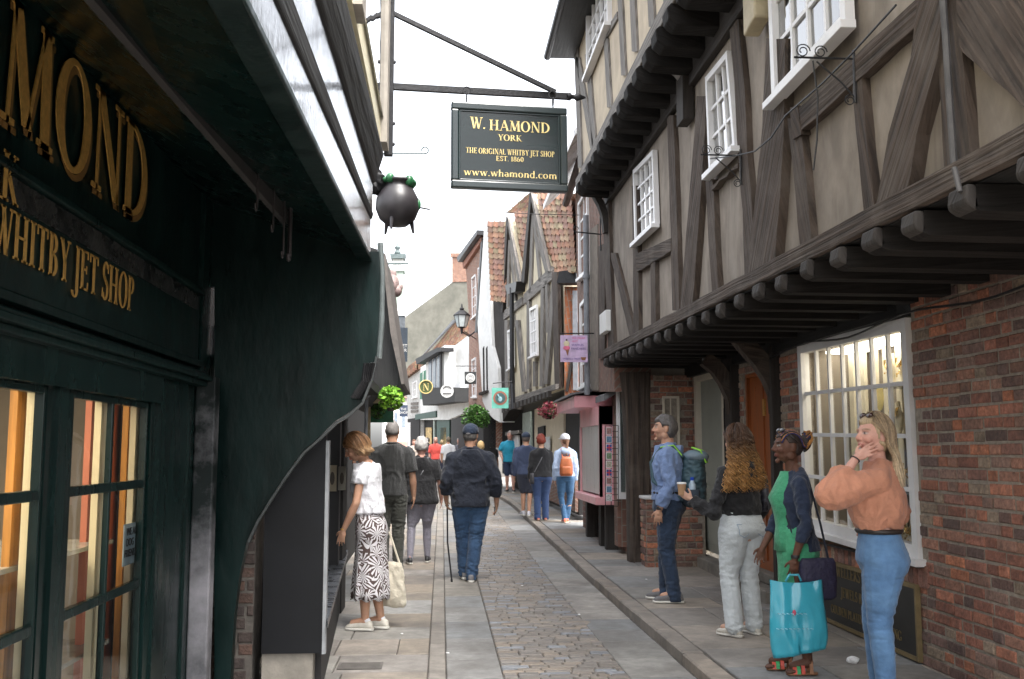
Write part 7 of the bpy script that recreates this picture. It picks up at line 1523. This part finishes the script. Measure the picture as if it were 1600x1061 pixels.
t = MB(); t.tube([V3(.09, -.06, 1.43), V3(.02, -.145, 1.25), V3(-.10, -.14, 1.02), V3(-.17, -.06, .9)], .009, 6); t.build('bag_strap', mat('pale strap', (.3, .3, .32), .6), root)
# ---- man with cane
root, HM, s, H, J = person('man in a navy cap and blue jeans walking away with a cane', (734, 909), -2, 1.86,
    dict(sex='m', w=1.14, d=1.12, vox=.009, skin='tan', yaw=-14, z0=-.006,
         armL=dict(el=(-.160, -.03, .64), wr=(-.155, .035, .515), fd=(.1, .3, -1), curl=1.1), armR=dict(el=(.165, -.03, .635), wr=(.172, .04, .495), curl=.9),
         legL=dict(kn=(-.050, .05, .29), an=(-.035, .09, .055), toe=-4), legR=dict(kn=(.04, .01, .285), an=(.010, -.015, .048), toe=4),
         top=dict(mat=M_navy, sleeve=.82, hem=.475, ease=.018, straight=1.0, collar=M_navy, amp=.010, sg=.018, sc=(6, 6, 6), name='jumper'), bottom=dict(kind='jeans', mat=M_denimm, rk=.047, ra=.042, ease=.014, amp=.010, sc=(6, 6, 14), drop=.01), shoes=(M_greys, M_sole)))
hair_cap(HM, s, hmat('grey hair', (.16, .15, .14)), root, t=.007, back=-.06, front=.07, side=-.01, noise_a=.002)
def cap_hat(HM, s, root, m, brim=True, k=1.0, back=False):
    t = MB(); R3 = HM.to_3x3()
    t.ell(HM @ (V3(0, -.004, .045)*s), (.090*s*k, .112*s*k, .088*s*k), R3, 28, 18, fn=lambda p: V3(p.x, p.y, max(p.z, -.028*s))); hat = t.build('cap', m, root, smooth=True)
    if brim: t = MB(); t.ell(HM @ (V3(0, .135, .028)*s), (.068*s, .055*s, .010*s), R3); t.build('peak', m, hat, smooth=True)
    t = MB(); t.ell(HM @ (V3(0, -.004, .134*k)*s), (.009, .009, .006)); t.build('cap_button', m, hat)
cap_hat(HM, s, root, clothmat('navy cap cloth', (.022, .035, .065), var=.2))
t = MB(); t.ell(HM @ (V3(0, -.112, .018)*s), (.03, .008, .012)); t.build('cap_strap', M_greys, root)
CN = carried('walking_cane', 'thin black walking cane in the left hand of the man in the navy cap', 'cane', root)
w_ = J('L', 'wr'); t = MB(); t.tube([w_+V3(.01, .05, -.07), V3(w_.x+.02, w_.y-.03, .45), V3(w_.x+.075, w_.y-.12, .02)], .010, 8); t.build('shaft', M_blks, CN)
t = MB(); t.cap(w_+V3(0, .01, -.065), w_+V3(.02, .10, -.07), .014, .012, 8); t.build('handle', M_blks, CN)
t = MB(); t.cap(V3(w_.x+.075, w_.y-.12, .008), V3(w_.x+.073, w_.y-.117, .03), .013, .013, 8); t.build('rubber_tip', M_blks, CN)
PH = carried('mobile_phone', 'dark phone in the right hand of the man in the navy cap', 'phone', root)
w_ = J('R', 'wr'); t = MB(); t.box(w_+V3(-.03, -.005, -.15), w_+V3(-.02, .06, -.05)); t.build('phone_body', M_blks, PH)
# ---- couple and girl with backpack
def simple(label, foot, phi, H, skin='tan', w=1, sex='m', topc=(.1, .1, .1), botc=(.05, .05, .08), hair=None, kind='trousers', sleeve=1.0, z0=0, shoes=None, tname=None, **k):
    d = dict(sex=sex, w=w, vox=k.pop('vox', .013), skin=skin, z0=z0, top=dict(mat=clothmat('cloth %g %g %g' % topc, topc, bump=0), sleeve=sleeve, ease=.012, straight=.95, amp=.007, hem=k.pop('hem', .49), sg=.012, name=tname or 'shirt'), bottom=dict(kind=kind, mat=clothmat('cloth %g %g %g' % botc, botc, bump=0), rk=k.pop('rk', .044), ra=k.pop('ra', .034), cut=1 if kind == 'shorts' else 0, ease=.01, amp=.006), shoes=shoes or (M_blks, M_sole))
    hk = k.pop('hk', {}); d.update(k); R = person(label, foot, phi, H, d)
    if hair: hair_cap(R[1], R[2], hmat('hair %g %g %g' % hair, hair), R[0], n=(32, 24), **hk)
    return R
RS = (mat('coral sandal', (.5, .15, .10), .6), mat('tan sole', (.4, .25, .18), .7))
R = simple('man in a navy cap and dark shorts beside the red haired woman', (822, 806), 0, 1.74, topc=(.035, .05, .10), botc=(.03, .035, .055), hair=(.12, .10, .09), kind='shorts', z0=.07, yaw=-10, w=1.1, shoes=(mat('light trainers', (.45, .45, .5), .7), M_sole), tname='jumper', legL=dict(kn=(-.03, .05, .285), an=(-.03, .06, .048)), legR=dict(an=(.03, -.05, .048)))
cap_hat(R[1], R[2], R[0], MT['navy cap cloth'])
R = simple('red haired woman in a black jumper and jeans with a cross-body bag', (846, 813), 4, 1.69, sex='f', topc=(.010, .010, .012), botc=(.03, .06, .15), hair=(.20, .035, .02), z0=.07, w=1.28, kind='jeans', hk=dict(t=.026, back=-.06, lump=.012), rk=.046, ra=.042, shoes=RS, tname='jumper', hem=.50)
t = MB(); t.tube([V3(.08, -.08, 1.42), V3(-.03, -.155, 1.2), V3(-.16, -.12, .95)], .010, 6); t.build('bag_strap', mat('grey strap', (.12, .12, .13), .6), R[0])
HBg = carried('cross_body_bag', 'dark grey bag at the left hip of the red haired woman', 'bag', R[0]); t = MB(); t.loft([(V3(-.20, -.05, z), .04, .11*k) for z, k in ((.72, .8), (.76, 1), (.88, 1), (.93, .8))], 16, 3); t.build('bag_body', mat('grey bag cloth', (.04, .04, .045), .7), HBg, smooth=True)
R = simple('girl in a white cap and pale blue hoodie carrying a tan leather backpack', (884, 817), -2, 1.70, sex='f', skin='pale', topc=(.38, .48, .66), botc=(.035, .10, .20), z0=.07, w=.98, kind='jeans', yaw=24, hair=(.18, .09, .05), rk=.036, ra=.027, shoes=(mat('orange sandal', (.7, .16, .08), .5), mat('pale sandal', (.6, .5, .4), .6)), vox=.010, tname='hoodie', legL=dict(an=(-.012, -.01, .048)), legR=dict(an=(.02, .03, .048)), hem=.52, hk=dict(t=.010, back=-.08))
cap_hat(R[1], R[2], R[0], M_whitec)
t = MB(); t.cap(R[1] @ V3(0, -.10, -.02), V3(.01, -.15, 1.30), .032, .022); me = remesh(t, .008, 1); wrinkle(me, .006, (40, 40, 8)); link(me, 'ponytail', hmat('hair 0.18 0.09 0.05', (.18, .09, .05)), R[0])
t = MB(); t.loft([(V3(0, -.12, z), .09*k, .04*k) for z, k in ((1.30, .8), (1.38, 1.1), (1.42, .9))], 16); t.build('hood', MT['cloth 0.38 0.48 0.66'], R[0], smooth=True)
B = carried('backpack', 'tan leather backpack worn by the girl in the white cap', 'backpack', R[0])
M_tan = mat('tan leather', (.38, .11, .04), .45, var=.2, scale=12)
t = MB(); t.loft([(V3(0, -.17, z), .13*k, .06*k) for z, k in ((.90, .85), (.93, 1), (1.1, .97), (1.22, .8), (1.27, .5))], 18, 3); t.build('bag_body', M_tan, B, smooth=True)
t = MB(); t.loft([(V3(0, -.225, z), .095*k, .02*k) for z, k in ((.93, .9), (.95, 1), (1.05, 1), (1.08, .85))], 14, 3); t.build('front_pocket', M_tan, B, smooth=True)
for sg in (-1, 1): t = MB(); t.tube([V3(sg*.07, -.15, 1.25), V3(sg*.085, -.07, 1.42), V3(sg*.09, .05, 1.41)], .014, 6); t.build('bag_strap', M_tan, B)
# ---- further down the street
R = simple('man in a turquoise polo shirt and navy shorts walking towards the camera', (797, 769), 172, 1.84, skin='pink', topc=(.02, .30, .46), botc=(.03, .045, .10), hair=(.30, .27, .25), kind='shorts', sleeve=.4, z0=.07, w=1.22, hk=dict(t=.006, side=.02), legL=dict(an=(-.06, .06, .048)), armR=dict(el=(.17, .0, .65), wr=(.12, .10, .55)), vox=.012)
R = simple('dark haired woman in a grey top beside the man in turquoise', (769, 764), 200, 1.58, sex='f', topc=(.16, .17, .20), botc=(.02, .02, .025), hair=(.035, .02, .018), sleeve=.4, z0=.03, yaw=-60, hk=dict(t=.02), w=1.05)
R = simple('blonde woman in pale blue partly hidden behind the man with the cane', (751, 790), 0, 1.60, sex='f', topc=(.40, .55, .65), botc=(.12, .08, .05), hair=(.55, .38, .18), z0=0, hk=dict(t=.028, back=-.09, side=-.05), w=1.05)
far = [('far man in a coral shirt with a bald pink head', (680, 752), 180, 1.74, (.75, .10, .08), (.12, .12, .12), (.45, .3, .24), 'm', 'pink'),
       ('far man in a white shirt walking away', (700, 755), 0, 1.74, (.72, .72, .74), (.25, .24, .22), (.20, .16, .11), 'm', 'tan'),
       ('far woman in white with sandy hair between the coral and white shirts', (690, 750), 0, 1.62, (.62, .62, .6), (.05, .06, .1), (.3, .22, .12), 'f', 'tan'),
       ('far woman in a beige top beside the silver haired woman', (646, 748), 190, 1.64, (.50, .42, .36), (.1, .08, .08), (.15, .07, .04), 'f', 'pink'),
       ('far man in black with dark hair at the left of the crowd', (668, 750), 10, 1.72, (.03, .03, .035), (.04, .04, .06), (.05, .04, .03), 'm', 'tan'),
       ('far man in a grey jacket just left of the navy cap', (717, 752), 170, 1.70, (.12, .12, .14), (.05, .05, .07), (.35, .33, .3), 'm', 'pink'),
       ('far woman in a purple top next to the dark shopfront', (742, 745), 30, 1.62, (.10, .05, .12), (.03, .03, .04), (.07, .05, .04), 'f', 'tan'),
       ('far man in a blue shirt at the end of the street', (659, 742), 0, 1.74, (.1, .18, .3), (.06, .06, .06), (.1, .08, .06), 'm', 'tan')]
for lb, ft, ph, H_, tc_, bc_, hc_, sx, sk_ in far: simple(lb, ft, ph, H_, sex=sx, skin=sk_, topc=tc_, botc=bc_, hair=hc_, sleeve=.45, vox=.018, group='people far down the street', hk=dict(t=.012 if 'bald' not in lb else .002, bald=1 if 'bald' in lb else 0))
